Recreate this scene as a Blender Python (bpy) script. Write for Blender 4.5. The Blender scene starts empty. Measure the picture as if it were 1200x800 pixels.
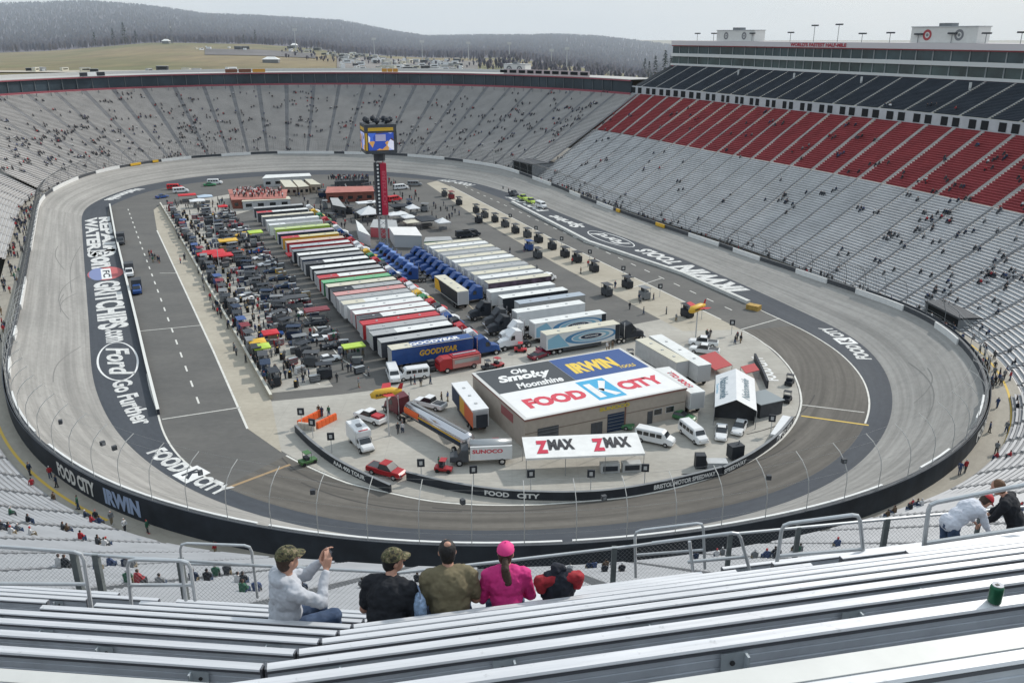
import bpy, bmesh, math, random
import numpy as np
from mathutils import Vector, Matrix
R = math.radians
rnd = random.Random(7)
scene = bpy.context.scene
COL = scene.collection
# ------------------------------------------------------------------ camera model (metres; the eye stands 56 m above the infield)
F, HOR, H = 1000., 42., 56.
P0 = math.atan((400 - HOR) / F); c0, s0 = math.cos(P0), math.sin(P0)
def G(px, py, z=0):
    u = (px - 600) / F; v = (400 - py) / F; t = (z - H) / (-s0 + v * c0)
    return np.array([u * t, (c0 + v * s0) * t])
def G3(px, py, z=0):
    p = G(px, py, z); return Vector((p[0], p[1], z))
def AT(px, py, Y):
    u = (px - 600) / F; v = (400 - py) / F; t = Y / (c0 + v * s0)
    return Vector((u * t, Y, H + (-s0 + v * c0) * t))
def PR(x, y, z):
    d = z - H; dep = y * c0 - d * s0
    return 600 + F * x / dep, 400 - F * (y * s0 + d * c0) / dep
# ------------------------------------------------------------------ object helpers
def link(o): COL.objects.link(o); return o
def tag(o, label=None, cat=None, group=None, kind=None):
    if label: o['label'] = label
    if cat: o['category'] = cat
    if group: o['group'] = group
    if kind: o['kind'] = kind
    return o
def empty(name, loc=(0, 0, 0), rz=0, label=None, cat=None, group=None):
    o = bpy.data.objects.new(name, None); link(o); o.location = loc; o.rotation_euler = (0, 0, rz)
    o.empty_display_size = .2
    return tag(o, label, cat, group)
class MB:
    def __init__(s): s.v = []; s.f = []; s.m = []
    def add(s, vs, fs, m=0):
        n = len(s.v); s.v += [tuple(p) for p in vs]; s.f += [tuple(i + n for i in f) for f in fs]; s.m += [m] * len(fs)
    def quad(s, a, b, c, d, m=0): s.add([a, b, c, d], [(0, 1, 2, 3)], m)
    def box(s, x0, x1, y0, y1, z0, z1, m=0):
        s.add([(x0, y0, z0), (x1, y0, z0), (x1, y1, z0), (x0, y1, z0), (x0, y0, z1), (x1, y0, z1), (x1, y1, z1), (x0, y1, z1)],
              [(0, 3, 2, 1), (4, 5, 6, 7), (0, 1, 5, 4), (1, 2, 6, 5), (2, 3, 7, 6), (3, 0, 4, 7)], m)
    def bar(s, a, b, w, h, m=0, up=(0, 0, 1)):
        a = Vector(a); b = Vector(b); d = (b - a)
        if d.length < 1e-6: return
        d.normalize(); up = Vector(up)
        if abs(d.dot(up)) > .98: up = Vector((0, 1, 0))
        x = d.cross(up).normalized() * w / 2; y = x.cross(d).normalized() * h / 2
        q = [a - x - y, a + x - y, a + x + y, a - x + y, b - x - y, b + x - y, b + x + y, b - x + y]
        s.add(q, [(0, 3, 2, 1), (4, 5, 6, 7), (0, 1, 5, 4), (1, 2, 6, 5), (2, 3, 7, 6), (3, 0, 4, 7)], m)
    def tube(s, pts, r, n=6, m=0, cap=True):
        pts = [Vector(p) for p in pts]; rings = []
        rr = r if isinstance(r, (list, tuple)) else [r] * len(pts)
        px = None
        for i, p in enumerate(pts):
            d = (pts[min(i + 1, len(pts) - 1)] - pts[max(i - 1, 0)]).normalized()
            if px is None: px = d.orthogonal().normalized()
            px = (px - d * px.dot(d)).normalized(); py = d.cross(px)
            rings.append([p + (px * math.cos(2 * math.pi * k / n) + py * math.sin(2 * math.pi * k / n)) * rr[i] for k in range(n)])
        vs = [q for g in rings for q in g]; fs = []
        for i in range(len(pts) - 1):
            for k in range(n): fs.append((i * n + k, i * n + (k + 1) % n, (i + 1) * n + (k + 1) % n, (i + 1) * n + k))
        if cap: fs.append(tuple(range(n - 1, -1, -1))); fs.append(tuple((len(pts) - 1) * n + k for k in range(n)))
        s.add(vs, fs, m)
    def cyl(s, c, r, h, n=12, m=0, axis='z', r2=None):
        r2 = r if r2 is None else r2; c = Vector(c)
        ax = {'x': Vector((1, 0, 0)), 'y': Vector((0, 1, 0)), 'z': Vector((0, 0, 1))}[axis]
        s.tube([c, c + ax * h], [r, r2], n, m)
    def loft(s, secs, m=0, cap=True):
        """secs: list of rings (equal length) of 3D points"""
        n = len(secs[0]); vs = [p for g in secs for p in g]; fs = []
        for i in range(len(secs) - 1):
            for k in range(n): fs.append((i * n + k, i * n + (k + 1) % n, (i + 1) * n + (k + 1) % n, (i + 1) * n + k))
        if cap: fs.append(tuple(range(n - 1, -1, -1))); fs.append(tuple((len(secs) - 1) * n + k for k in range(n)))
        s.add(vs, fs, m)
    def ball(s, c, r, m=0, n=8, k=5):
        rx, ry, rz = r if isinstance(r, (list, tuple)) else (r, r, r); vs = [(c[0], c[1], c[2] - rz)]
        for i in range(1, k):
            a = math.pi * i / k
            for j in range(n):
                b = 2 * math.pi * j / n; vs.append((c[0] + rx * math.sin(a) * math.cos(b), c[1] + ry * math.sin(a) * math.sin(b), c[2] - rz * math.cos(a)))
        vs.append((c[0], c[1], c[2] + rz)); fs = [(0, 1 + (j + 1) % n, 1 + j) for j in range(n)]
        for i in range(k - 2):
            for j in range(n): fs.append((1 + i * n + j, 1 + i * n + (j + 1) % n, 1 + (i + 1) * n + (j + 1) % n, 1 + (i + 1) * n + j))
        L = len(vs) - 1; b0 = 1 + (k - 2) * n
        fs += [(L, b0 + j, b0 + (j + 1) % n) for j in range(n)]
        s.add(vs, fs, m)
    def xf(s, M):
        s.v = [tuple(M @ Vector(p)) for p in s.v]; return s
    def build(s, name, mats, parent=None, smooth=False, uv=None):
        me = bpy.data.meshes.new(name); me.from_pydata(s.v, [], s.f)
        mats = mats if isinstance(mats, (list, tuple)) else [mats]
        for m in mats: me.materials.append(m)
        if len(mats) > 1: me.polygons.foreach_set('material_index', s.m)
        if smooth: me.polygons.foreach_set('use_smooth', [True] * len(me.polygons))
        if uv is not None:
            ul = me.uv_layers.new(name='UVMap'); vi = np.zeros(len(me.loops), int); me.loops.foreach_get('vertex_index', vi)
            ul.data.foreach_set('uv', np.array(uv, float)[vi].ravel())
        me.update(); o = bpy.data.objects.new(name, me); link(o); o.parent = parent
        return o
# ------------------------------------------------------------------ materials
MATS = {}
def M(name, col=(.5, .5, .5), rough=.7, metal=0, var=.0, scale=1., bump=0., spec=.5):
    if name in MATS: return MATS[name]
    m = bpy.data.materials.new(name); m.use_nodes = True; nt = m.node_tree; b = nt.nodes['Principled BSDF']
    b.inputs['Base Color'].default_value = (*col, 1); b.inputs['Roughness'].default_value = rough; b.inputs['Metallic'].default_value = metal
    b.inputs['Specular IOR Level'].default_value = spec
    if var > 0 or bump > 0:
        tc = nt.nodes.new('ShaderNodeTexCoord'); no = nt.nodes.new('ShaderNodeTexNoise'); no.inputs['Scale'].default_value = scale; no.inputs['Detail'].default_value = 5
        no.inputs['Roughness'].default_value = .6
        nt.links.new(tc.outputs['Object'], no.inputs['Vector'])
        rp = nt.nodes.new('ShaderNodeValToRGB'); rp.color_ramp.elements[0].position = .3; rp.color_ramp.elements[1].position = .7
        rp.color_ramp.elements[0].color = tuple(c * (1 - var) for c in col) + (1,); rp.color_ramp.elements[1].color = tuple(min(1, c * (1 + var)) for c in col) + (1,)
        nt.links.new(no.outputs['Fac'], rp.inputs['Fac']); nt.links.new(rp.outputs['Color'], b.inputs['Base Color'])
        if bump > 0:
            bp = nt.nodes.new('ShaderNodeBump'); bp.inputs['Strength'].default_value = bump; nt.links.new(no.outputs['Fac'], bp.inputs['Height']); nt.links.new(bp.outputs['Normal'], b.inputs['Normal'])
    MATS[name] = m; return m
def ramp2(nt, fac, c1, c2, p1=.3, p2=.7):
    rp = nt.nodes.new('ShaderNodeValToRGB'); e = rp.color_ramp.elements
    e[0].position = p1; e[1].position = p2; e[0].color = (*c1, 1); e[1].color = (*c2, 1); nt.links.new(fac, rp.inputs['Fac']); return rp.outputs['Color']
def mixc(nt, mode, fac, a, b):
    n = nt.nodes.new('ShaderNodeMix'); n.data_type = 'RGBA'; n.blend_type = mode
    if isinstance(fac, (int, float)): n.inputs[0].default_value = fac
    else: nt.links.new(fac, n.inputs[0])
    nt.links.new(a, n.inputs[6]); nt.links.new(b, n.inputs[7]); return n.outputs[2]
def noise(nt, vec, scale, mapscale=(1, 1, 1), detail=5, rough=.6, dist=0):
    mp = nt.nodes.new('ShaderNodeMapping'); mp.inputs['Scale'].default_value = mapscale; nt.links.new(vec, mp.inputs['Vector'])
    no = nt.nodes.new('ShaderNodeTexNoise'); no.inputs['Scale'].default_value = scale; no.inputs['Detail'].default_value = detail; no.inputs['Roughness'].default_value = rough
    no.inputs['Distortion'].default_value = dist
    nt.links.new(mp.outputs['Vector'], no.inputs['Vector']); return no.outputs['Fac']
def track_mat(name, ca, cb, streak=.25, uvmode=True, rough=.85, joints=0.):
    m = bpy.data.materials.new(name); m.use_nodes = True; nt = m.node_tree; b = nt.nodes['Principled BSDF']; b.inputs['Roughness'].default_value = rough
    tc = nt.nodes.new('ShaderNodeTexCoord'); v = tc.outputs['UV' if uvmode else 'Object']
    big = ramp2(nt, noise(nt, v, .06, (1, 2, 1)), ca, cb)
    st = ramp2(nt, noise(nt, v, 1.0, (.015, .9, 1), 4, .6), (1 - streak,) * 3, (1 + streak * .3,) * 3, .35, .65)
    fine = ramp2(nt, noise(nt, v, 1.4, (.5, 1.0, 1), 6, .7), (.86,) * 3, (1.08,) * 3)
    c = mixc(nt, 'MULTIPLY', 1., big, st); c = mixc(nt, 'MULTIPLY', 1., c, fine)
    if joints > 0:
        br = nt.nodes.new('ShaderNodeTexBrick'); br.inputs['Scale'].default_value = 1; br.inputs['Brick Width'].default_value = 9; br.inputs['Row Height'].default_value = 4.1
        br.inputs['Mortar Size'].default_value = .05; br.offset = 0
        br.inputs['Color1'].default_value = (1, 1, 1, 1); br.inputs['Color2'].default_value = (.96, .96, .96, 1); br.inputs['Mortar'].default_value = (1 - joints,) * 3 + (1,)
        nt.links.new(v, br.inputs['Vector']); c = mixc(nt, 'MULTIPLY', 1., c, br.outputs['Color'])
    nt.links.new(c, b.inputs['Base Color']); MATS[name] = m; return m
# ------------------------------------------------------------------ the oval, fitted to the track edge
C1px = [(95,252),(98,300),(104,380),(107,442),(120,480),(140,512),(160,532),(225,577),(300,603),(380,622),(460,633),(560,638),(667,635),(780,622),(902,597),(971,569),(1012,542),(1042,504),(1050,468),(1042,435),(1023,410),(995,388),(960,373),(880,336),(800,302),(700,266),(647,245),(620,232.5),(556,213),(500,205),(460,201),(400,198.5),(320,199.5),(240,205),(200,210.5),(150,220),(120,231),(100,242)]
def resample(P, N):
    P = np.array(P); Q = np.vstack([P, P[:1]]); L = np.r_[0, np.cumsum(np.hypot(*np.diff(Q, axis=0).T))]
    s = np.linspace(0, L[-1], N, endpoint=False); return np.c_[np.interp(s, L, Q[:, 0]), np.interp(s, L, Q[:, 1])]
def smooth(P, k):
    for _ in range(k): P = (np.roll(P, 1, 0) + 2 * P + np.roll(P, -1, 0)) / 4
    return P
N = 360
R1 = resample(smooth(resample([G(x, y, .3) for x, y in C1px], N), 22), N)
TG = np.roll(R1, -1, 0) - np.roll(R1, 1, 0); TG /= np.hypot(*TG.T)[:, None]
NM = np.c_[-TG[:, 1], TG[:, 0]]
if ((R1 - R1.mean(0)) * NM).sum() < 0: NM = -NM
NM = smooth(NM, 20); NM /= np.hypot(*NM.T)[:, None]
DS = 789.9 / N
def near(P):
    D = R1 - np.array(P[:2]); d = np.hypot(*D.T); i = int(np.argmin(d))
    off = float(-D[i] @ NM[i]); al = float(-D[i] @ TG[i]) / DS
    return i + al, off
def keyed(pts, smooth_n=20):
    """periodic interpolation over the ring index of (index, value)"""
    pts = sorted((i % N, v) for i, v in pts); idx = [p[0] for p in pts]; vv = [p[1] for p in pts]
    a = np.interp(np.arange(N), [idx[-1] - N] + idx + [idx[0] + N], [vv[-1]] + vv + [vv[0]])
    for _ in range(smooth_n): a = (np.roll(a, 1) + 2 * a + np.roll(a, -1)) / 4
    return a
C2z = [(92,209,5.7),(50,232,4.5),(37,255,3.8),(30,292,3.5),(16,367,3.5),(11,430,4.3),(15,462,5),(27,495,5.5),(50,522,6),(82,547,6.3),(150,579,6.6),(225,599,6.9),(560,647,6.9),(962,598,6.9),(1072,553,6.8),(1108,528,6.5),(1135,495,6.2),(1146,462,5.8),(1138,432,5.3),(1122,402,5),(1089,380,4.6),(1061,364,4.2),(992,339,3.4),(924,316,2.7),(880,303,2.2),(800,276,2.2),(732,252,2.5),(657,227,3),(615,210,4),(600,202,5),(537,190,5.5),(477,183,5.6),(400,180,5.6),(320,180,6.2),(253,183,6.2),(187,190,6.2),(132,197,6.2)]
ZB = keyed([(near(G(x, y, z))[0], z) for x, y, z in C2z], 30)
def aI(A, i):
    i = i % N; k = int(i); f = i - k; return float(A[k] * (1 - f) + A[(k + 1) % N] * f)
def RP(i, o, z=0):
    i = i % N; k = int(i); f = i - k; k2 = (k + 1) % N
    p = (R1[k] + o * NM[k]) * (1 - f) + (R1[k2] + o * NM[k2]) * f
    return Vector((p[0], p[1], z))
# straight-axis frame of the infield: n across (to the right), u along (away)
AX = R(-25); Uv = np.array([math.sin(AX), math.cos(AX)]); Nv = np.array([Uv[1], -Uv[0]])
def NU(n, u, z=0):
    p = Nv * n + Uv * u; return Vector((p[0], p[1], z))
def toNU(P): P = np.array(P[:2]); return float(P @ Nv), float(P @ Uv)
AN = R(25)      # world angle of +n ; +u is AN+90
# ------------------------------------------------------------------ text
_tc = {}
def text2d(s, bold=.012, shear=0., spacing=1.):
    k = (s, bold, shear, spacing)
    if k in _tc: return _tc[k]
    cu = bpy.data.curves.new('t', 'FONT'); cu.body = s; cu.offset = bold; cu.shear = shear; cu.resolution_u = 3; cu.space_character = spacing
    o = bpy.data.objects.new('t', cu); link(o); dg = bpy.context.evaluated_depsgraph_get(); dg.update()
    me = bpy.data.meshes.new_from_object(o.evaluated_get(dg)); bpy.data.objects.remove(o)
    v = np.array([(p.co.x, p.co.y) for p in me.vertices]); f = [tuple(p.vertices) for p in me.polygons]; bpy.data.meshes.remove(me)
    v -= v.min(0); sz = v.max(0).copy(); v /= sz; _tc[k] = (v, f, sz[0] / sz[1]); return _tc[k]
def put_text(s, fn, mat, name='lettering', parent=None, bold=.012, shear=0., spacing=1.):
    """fn maps (tx in 0..1 reading direction, ty in 0..1 up) to 3D"""
    v, f, asp = text2d(s, bold, shear, spacing); mb = MB(); mb.add([fn(a, b) for a, b in v], f); return mb.build(name, mat, parent)
def flatfn(o, x, y): o, x, y = Vector(o), Vector(x), Vector(y); return lambda a, b: o + x * a + y * b
def ringfn(i0, i1, o0, o1, z): return lambda a, b: RP(i0 + (i1 - i0) * a, o0 + (o1 - o0) * b, z)
# ------------------------------------------------------------------ world, sun, camera
w = bpy.data.worlds.new('World'); scene.world = w; w.use_nodes = True; nt = w.node_tree; bg = nt.nodes['Background']
SUN_EL, SUN_AZ = R(38), R(52)
sk = nt.nodes.new('ShaderNodeTexSky'); sk.sky_type = 'NISHITA'; sk.sun_disc = False; sk.sun_elevation = SUN_EL; sk.sun_rotation = SUN_AZ
sk.air_density = 1.0; sk.dust_density = 4.0; sk.ozone_density = 2.0; sk.altitude = 300
mx = nt.nodes.new('ShaderNodeMix'); mx.data_type = 'RGBA'; mx.inputs[0].default_value = .8
tcw = nt.nodes.new('ShaderNodeTexCoord')
nz = noise(nt, tcw.outputs['Generated'], 2.2, (1, 1, 3.5), 5, .55)
cl = ramp2(nt, nz, (7.4, 8.7, 9.8), (8.8, 9.8, 10.6), .35, .7)
nt.links.new(sk.outputs['Color'], mx.inputs[6]); nt.links.new(cl, mx.inputs[7])
nt.links.new(mx.outputs[2], bg.inputs['Color']); bg.inputs['Strength'].default_value = .1
sd = bpy.data.lights.new('sun', 'SUN'); sd.energy = 2.7; sd.angle = R(1.5); sd.color = (1, .95, .88); so = bpy.data.objects.new('sun', sd); link(so)
dv = Vector((math.sin(SUN_AZ) * math.cos(SUN_EL), math.cos(SUN_AZ) * math.cos(SUN_EL), math.sin(SUN_EL)))
so.rotation_euler = dv.to_track_quat('Z', 'Y').to_euler()
cd = bpy.data.cameras.new('camera'); cam = bpy.data.objects.new('camera', cd); link(cam); cam.location = (0, 0, H)
cd.sensor_width = 36; cd.sensor_fit = 'HORIZONTAL'; cd.lens = 30.0; cam.rotation_euler = (R(90) - P0, 0, 0); cd.clip_end = 30000; cd.clip_start = .05
scene.camera = cam
scene.view_settings.view_transform = 'Standard'; scene.view_settings.look = 'None'; scene.view_settings.exposure = 0
scene.cycles.max_bounces = 5; scene.cycles.diffuse_bounces = 3; scene.cycles.glossy_bounces = 2
# ------------------------------------------------------------------ shared materials
conc = track_mat('track_concrete', (.30, .29, .27), (.375, .36, .335), .26, joints=.10)
apron = track_mat('apron_asphalt', (.115, .105, .092), (.15, .138, .12), .30)
band = track_mat('dark_band', (.052, .06, .074), (.07, .078, .09), .12)
padm = track_mat('infield_concrete', (.36, .34, .30), (.47, .45, .40), .0, uvmode=False, joints=.12)
aspm = track_mat('infield_asphalt', (.105, .103, .098), (.145, .14, .13), .0, uvmode=False)
pitc = track_mat('pit_concrete', (.38, .34, .27), (.46, .42, .34), .0, uvmode=False, joints=.1)
white = M('white_paint', (.78, .78, .76), .6, var=.08, scale=.7)
linew = M('line_paint', (.66, .65, .60), .7, var=.15, scale=.8)
yel = M('yellow_paint', (.70, .48, .08), .6)
redp = M('red_paint', (.50, .035, .045), .5, var=.1, scale=.5)
blackp = M('black_panel', (.022, .027, .036), .6, var=.3, scale=.4)  # black lifted toward blue, haze put into the colour
navy = M('navy_banner', (.012, .03, .07), .6)
steel = M('galvanised_steel', (.42, .43, .44), .45, .7, var=.1, scale=3)
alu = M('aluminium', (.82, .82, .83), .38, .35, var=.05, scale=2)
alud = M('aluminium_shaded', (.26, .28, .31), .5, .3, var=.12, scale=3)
dkgrey = M('dark_grey', (.065, .07, .078), .7, var=.2, scale=1)  # dark tone lifted to imitate thin haze
midgrey = M('mid_grey', (.20, .21, .22), .7, var=.15, scale=1)
ltgrey = M('light_grey', (.48, .49, .49), .6, var=.1, scale=1)
rubber = M('rubber', (.018, .018, .019), .85)
glass = M('dark_glass', (.015, .02, .025), .12, spec=.8)
chrome = M('chrome', (.6, .6, .62), .2, .9)
blue = M('blue_paint', (.02, .07, .24), .4, var=.1)
red = M('red_vehicle', (.38, .02, .025), .35)
green = M('green_paint', (.04, .22, .09), .5)
lime = M('lime_paint', (.45, .62, .08), .5)
gold = M('gold_paint', (.70, .42, .04), .5)
orange = M('orange_paint', (.75, .13, .03), .6)
tan = M('tan_wall', (.36, .31, .25), .8, var=.12, scale=1.2)
cream = M('cream_roof', (.60, .57, .46), .6, var=.1, scale=.6)
whitev = M('white_vehicle', (.74, .75, .75), .35, var=.05, scale=1)
silver = M('silver_panel', (.42, .43, .43), .3, .6)
# ------------------------------------------------------------------ ground, terrain
STR = dict(kind='structure')
def poly(name, pts, z, mat, kind='structure', parent=None):
    mb = MB(); mb.add([(p[0], p[1], z) for p in pts], [tuple(range(len(pts)))]); o = mb.build(name, mat, parent)
    if parent is None: tag(o, kind=kind)
    return o
def ring_strip(name, offs, zf, mat, i0=0, i1=N, step=1, parent=None, kind='structure', closed=None):
    """strip along the ring; offs: list of callables/values offset; zf(i, k) height"""
    ii = [i0 + k * step for k in range(int((i1 - i0) / step) + 1)]
    vs = []; uv = []
    for i in ii:
        for k, o in enumerate(offs):
            ov = o(i) if callable(o) else o; p = RP(i, ov, zf(i, k)); vs.append(p); uv.append((i * DS, ov))
    n = len(offs); mb = MB()
    mb.add(vs, [(a * n + k, a * n + k + 1, (a + 1) * n + k + 1, (a + 1) * n + k) for a in range(len(ii) - 1) for k in range(n - 1)])
    o = mb.build(name, mat, parent, uv=uv)
    if parent is None: tag(o, kind=kind)
    return o
# hills and fields beyond the speedway: heights follow the land behind the far stand
XB = [-900, -300, 0, 60, 180, 300, 370, 400, 500, 600, 640, 700, 790, 900, 1200, 1700]
YB = [60, 62, 62, 60, 50, 52, 57, 63, 68, 68, 74, 82, 95, 100, 100, 100]
XC = [-900, -300, 0, 100, 160, 200, 240, 300, 400, 460, 500, 560, 620, 650, 700, 760, 800, 900, 1200, 1700]
YC = [0, 4, 6, 3, 7, 12, 18, 20, 26, 38, 44, 43, 43, 42, 44, 51, 56, 58, 60, 60]
def terr(px, Y):
    yb = np.interp(px, XB, YB); yc = np.interp(px, XC, YC)
    y0 = np.interp(px, [0, 400, 700, 900, 1200], [86, 88, 108, 112, 112])
    if Y <= 1000: y = y0 + (yb - y0) * ((Y - 560) / 440) ** .8
    else:
        t = min(1, (Y - 1000) / 1700); t = t * t * (3 - 2 * t) * .6 + t * .4; y = yb + (yc - yb) * t
    if Y > 2700: y = yc + (Y - 2700) * .012
    return AT(px, y, Y)
def ground_mat():
    m = bpy.data.materials.new('field_grass'); m.use_nodes = True; nt = m.node_tree; b = nt.nodes['Principled BSDF']; b.inputs['Roughness'].default_value = .95
    tc = nt.nodes.new('ShaderNodeTexCoord'); v = tc.outputs['Object']
    a = ramp2(nt, noise(nt, v, .006, (1, 1, 1), 6), (.25, .20, .115), (.17, .165, .085), .42, .6)
    c = ramp2(nt, noise(nt, v, .05, (1, .4, 1), 6), (.75, .75, .8), (1.1, 1.1, 1.1)); c = mixc(nt, 'MULTIPLY', 1., a, c)
    nt.links.new(c, b.inputs['Base Color']); return m
fieldm = ground_mat()
forestm = M('forest_floor', (.185, .178, .205), .95, var=.15, scale=.01, spec=0.0)  # bluish distance haze is mixed into this floor colour
xs = list(range(-900, 1701, 25)); Ys = [560, 600, 650, 700, 760, 830, 900, 960, 1000]
def hillgrid(name, Ys, mat, jig=0):
    mb = MB(); vs = [terr(x, Y) for Y in Ys for x in xs]
    if jig: vs = [Vector((p.x, p.y, p.z + rnd.uniform(-jig, jig))) for p in vs]
    n = len(xs); mb.add(vs, [(a * n + k, a * n + k + 1, (a + 1) * n + k + 1, (a + 1) * n + k) for a in range(len(Ys) - 1) for k in range(n - 1)])
    return tag(mb.build(name, mat, smooth=True), kind='structure')
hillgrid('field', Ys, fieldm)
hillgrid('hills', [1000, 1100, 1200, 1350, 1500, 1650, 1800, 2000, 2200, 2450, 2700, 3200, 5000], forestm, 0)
# a plain sheet under everything, out to the horizon
mb = MB(); mb.box(-9000, 9000, -2000, 12000, -60, -2, 0); tag(mb.build('ground', fieldm), kind='structure')
mb = MB()      # bank from the outside of the stadium up to the field
n = len(xs); va = [terr(x, 560) for x in xs]; vb = [Vector((p.x * .9, p.y * .9, 8)) for p in va]
mb.add(va + vb, [(k, k + 1, n + k + 1, n + k) for k in range(n - 1)]); tag(mb.build('terrain', fieldm), kind='structure')
poly('outer_ground', [(-700, -100), (700, -100), (700, 520), (-700, 520)], -1.2, M('outer_lot', (.2, .19, .17), .9, var=.2, scale=.05))
# thin haze lying over the land beyond the speedway
hz = bpy.data.materials.new('haze'); hz.use_nodes = True; nt = hz.node_tree; nt.nodes.remove(nt.nodes['Principled BSDF']); vs_ = nt.nodes.new('ShaderNodeVolumeScatter'); vs_.inputs['Color'].default_value = (.78, .9, 1, 1); vs_.inputs['Density'].default_value = .00028; vs_.inputs['Anisotropy'].default_value = .1
nt.links.new(vs_.outputs[0], nt.nodes['Material Output'].inputs['Volume'])
mb = MB(); mb.box(-3500, 3500, 640, 3400, -80, 300); tag(mb.build('haze', hz), 'thin pale haze hanging over the far hills', 'haze', kind='stuff')
scene.cycles.volume_bounces = 1; scene.cycles.volume_step_rate = 10
# bare winter wood on the hills: nobody could count the trunks
def wood(name, cnt, Y0, Y1, hts, mats, seed, x0=-80, x1=830, dens=None):
    r = random.Random(seed); mb = MB()
    for _ in range(cnt):
        Y = Y0 + (Y1 - Y0) * (r.random() ** .8); px = r.uniform(x0, x1); p = terr(px, Y); h = r.uniform(*hts); m = r.choice(range(len(mats)))
        wd = h * r.uniform(.28, .5)
        for k in range(3):
            a = r.uniform(0, math.pi); d = Vector((math.cos(a), math.sin(a) * .5, 0)) * wd * .5; b = p - Vector((0, 0, 1)); 
            lean = Vector((r.uniform(-.12, .12) * h, 0, 0))
            mb.add([b - d * .12, b + d * .12, p + d * r.uniform(.6, 1.1) + Vector((0, 0, h * r.uniform(.55, .8))), p + lean + Vector((0, 0, h)), p - d * r.uniform(.6, 1.1) + Vector((0, 0, h * r.uniform(.5, .8)))], [(0, 1, 2, 3, 4)], m)
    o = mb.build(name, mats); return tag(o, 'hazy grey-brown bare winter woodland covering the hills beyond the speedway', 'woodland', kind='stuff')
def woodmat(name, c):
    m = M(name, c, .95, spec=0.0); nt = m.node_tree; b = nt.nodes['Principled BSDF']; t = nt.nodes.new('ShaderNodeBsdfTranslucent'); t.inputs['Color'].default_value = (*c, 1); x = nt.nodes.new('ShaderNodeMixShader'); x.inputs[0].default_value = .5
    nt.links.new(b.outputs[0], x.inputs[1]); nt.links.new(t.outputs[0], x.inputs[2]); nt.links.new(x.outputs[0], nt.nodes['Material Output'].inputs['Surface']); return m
wm = [woodmat('bare_wood_%d' % i, c) for i, c in enumerate([(.195, .188, .225), (.22, .208, .235), (.172, .172, .212), (.21, .19, .20), (.235, .232, .27)])]  # wood tones carry a painted blue haze besides the volume
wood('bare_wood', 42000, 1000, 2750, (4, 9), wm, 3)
# ------------------------------------------------------------------ racing surface and infield sheets
Z0 = 0.0
mb = MB(); mb.add([RP(i, .5, 0) for i in range(0, N, 2)], [tuple(range(N // 2))]); tag(mb.build('infield_paving', aspm), kind='structure')
zbank = lambda i, o: .03 + aI(ZB, i) * (max(0, o) / 12) ** 1.12
offs = [0, 2, 4, 6, 8, 10, 12]
ring_strip('racing_surface', offs, lambda i, k: zbank(i, offs[k]), conc)
# inner edge of the dark band: the pit wall on the front straight, a painted line elsewhere
C0px = [(129,242),(145,310),(160,378),(172,430),(185,480),(197,517),(212,537),(237,557),(272,574),(380,606),(470,618),(560,621),(667,618),(780,606),(890,582),(960,552),(1003,515),(1019,473),(1012,446),(995,424),(962,399),(927,380),(892,364),(800,319),(690,285),(600,238),(562,223),(540,215),(470,208),(400,205),(320,206),(240,213),(200,219),(160,229)]
IO = keyed([near(G(x, y, 0)) for x, y in C0px], 3)
ring_strip('dark_band', [lambda i: aI(IO, i), lambda i: 0], lambda i, k: .004 + (k == 1) * .026, band)
# brownish apron between the band and the infield line
APx = [(330,530),(367,549),(405,565),(455,577),(505,587),(555,591),(630,591),(675,588),(740,582),(790,572),(840,557),(874,543),(912,518),(932,494),(939,472),(934,447),(918,422),(896,403),(868,386)]
AO = [near(G(x, y, 0)) for x, y in APx]
aoi = [a[0] for a in AO]; aov = [a[1] for a in AO]
ioff = lambda i: float(np.interp(i, aoi, aov))
ring_strip('apron', [ioff, lambda i: aI(IO, i)], lambda i, k: .004, apron, math.ceil(aoi[0]), int(aoi[-1]))
def line_px(name, pts, wd, mat, z=.012):
    P = [G3(x, y, z) for x, y in pts]; mb = MB()
    for a, b in zip(P[:-1], P[1:]):
        d = (b - a); d.z = 0; d.normalize(); s = Vector((-d.y, d.x, 0)) * wd / 2; mb.quad(a - s, a + s, b + s, b - s)
    o = mb.build(name, mat); return tag(o, kind='structure')
ring_strip('apron_line', [lambda i: ioff(i) - .15, lambda i: ioff(i) + .15], lambda i, k: .02, linew, math.ceil(aoi[0]), int(aoi[-1]))
iR0 = near(G(1012, 495))[0]; iR1 = near(G(892, 364))[0]
ring_strip('turn_line', [lambda i: aI(IO, i) - .12, lambda i: aI(IO, i) + .16], lambda i, k: .024, linew, int(iR0), int(iR1) + 1)
iL0 = near(G(172, 440))[0]; iL1 = near(G(272, 574))[0]
ring_strip('turn_line', [lambda i: aI(IO, i) - .12, lambda i: aI(IO, i) + .16], lambda i, k: .024, linew, int(iL0), int(iL1))
# infield concrete lots and pit road lanes
lot = [(290,502),(318,470),(400,462),(440,457),(560,420),(620,404),(700,388),(790,371),(840,372),(868,386),(896,403)] 
lot = [G(x, y) for x, y in lot] + [RP(i, ioff(i) - .3)[:2] for i in np.linspace(aoi[-3], aoi[0], 40)]
poly('concrete_lot', lot, .006, padm)
poly('concrete_lane', [G(x, y) for x, y in [(184,270),(212,330),(250,411),(290,502),(330,530),(318,470),(240,330),(188,240),(180,246)]], .010, pitc)
poly('concrete_lane', [G(x, y) for x, y in [(512,212),(540,224),(600,255),(648,280),(745,326),(840,372),(868,386),(800,388),(700,335),(648,307),(560,256),(500,215)]], .010, pitc)
poly('pit_boxes_pavement', [NU(n, u)[:2] for n, u in [(17, 136), (29, 134), (27, 320), (15, 322)]], .008, padm)
poly('pit_boxes_pavement', [G(x, y) for x, y in [(228,235),(300,222),(330,236),(268,254),(240,250)]], .014, padm)
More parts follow.
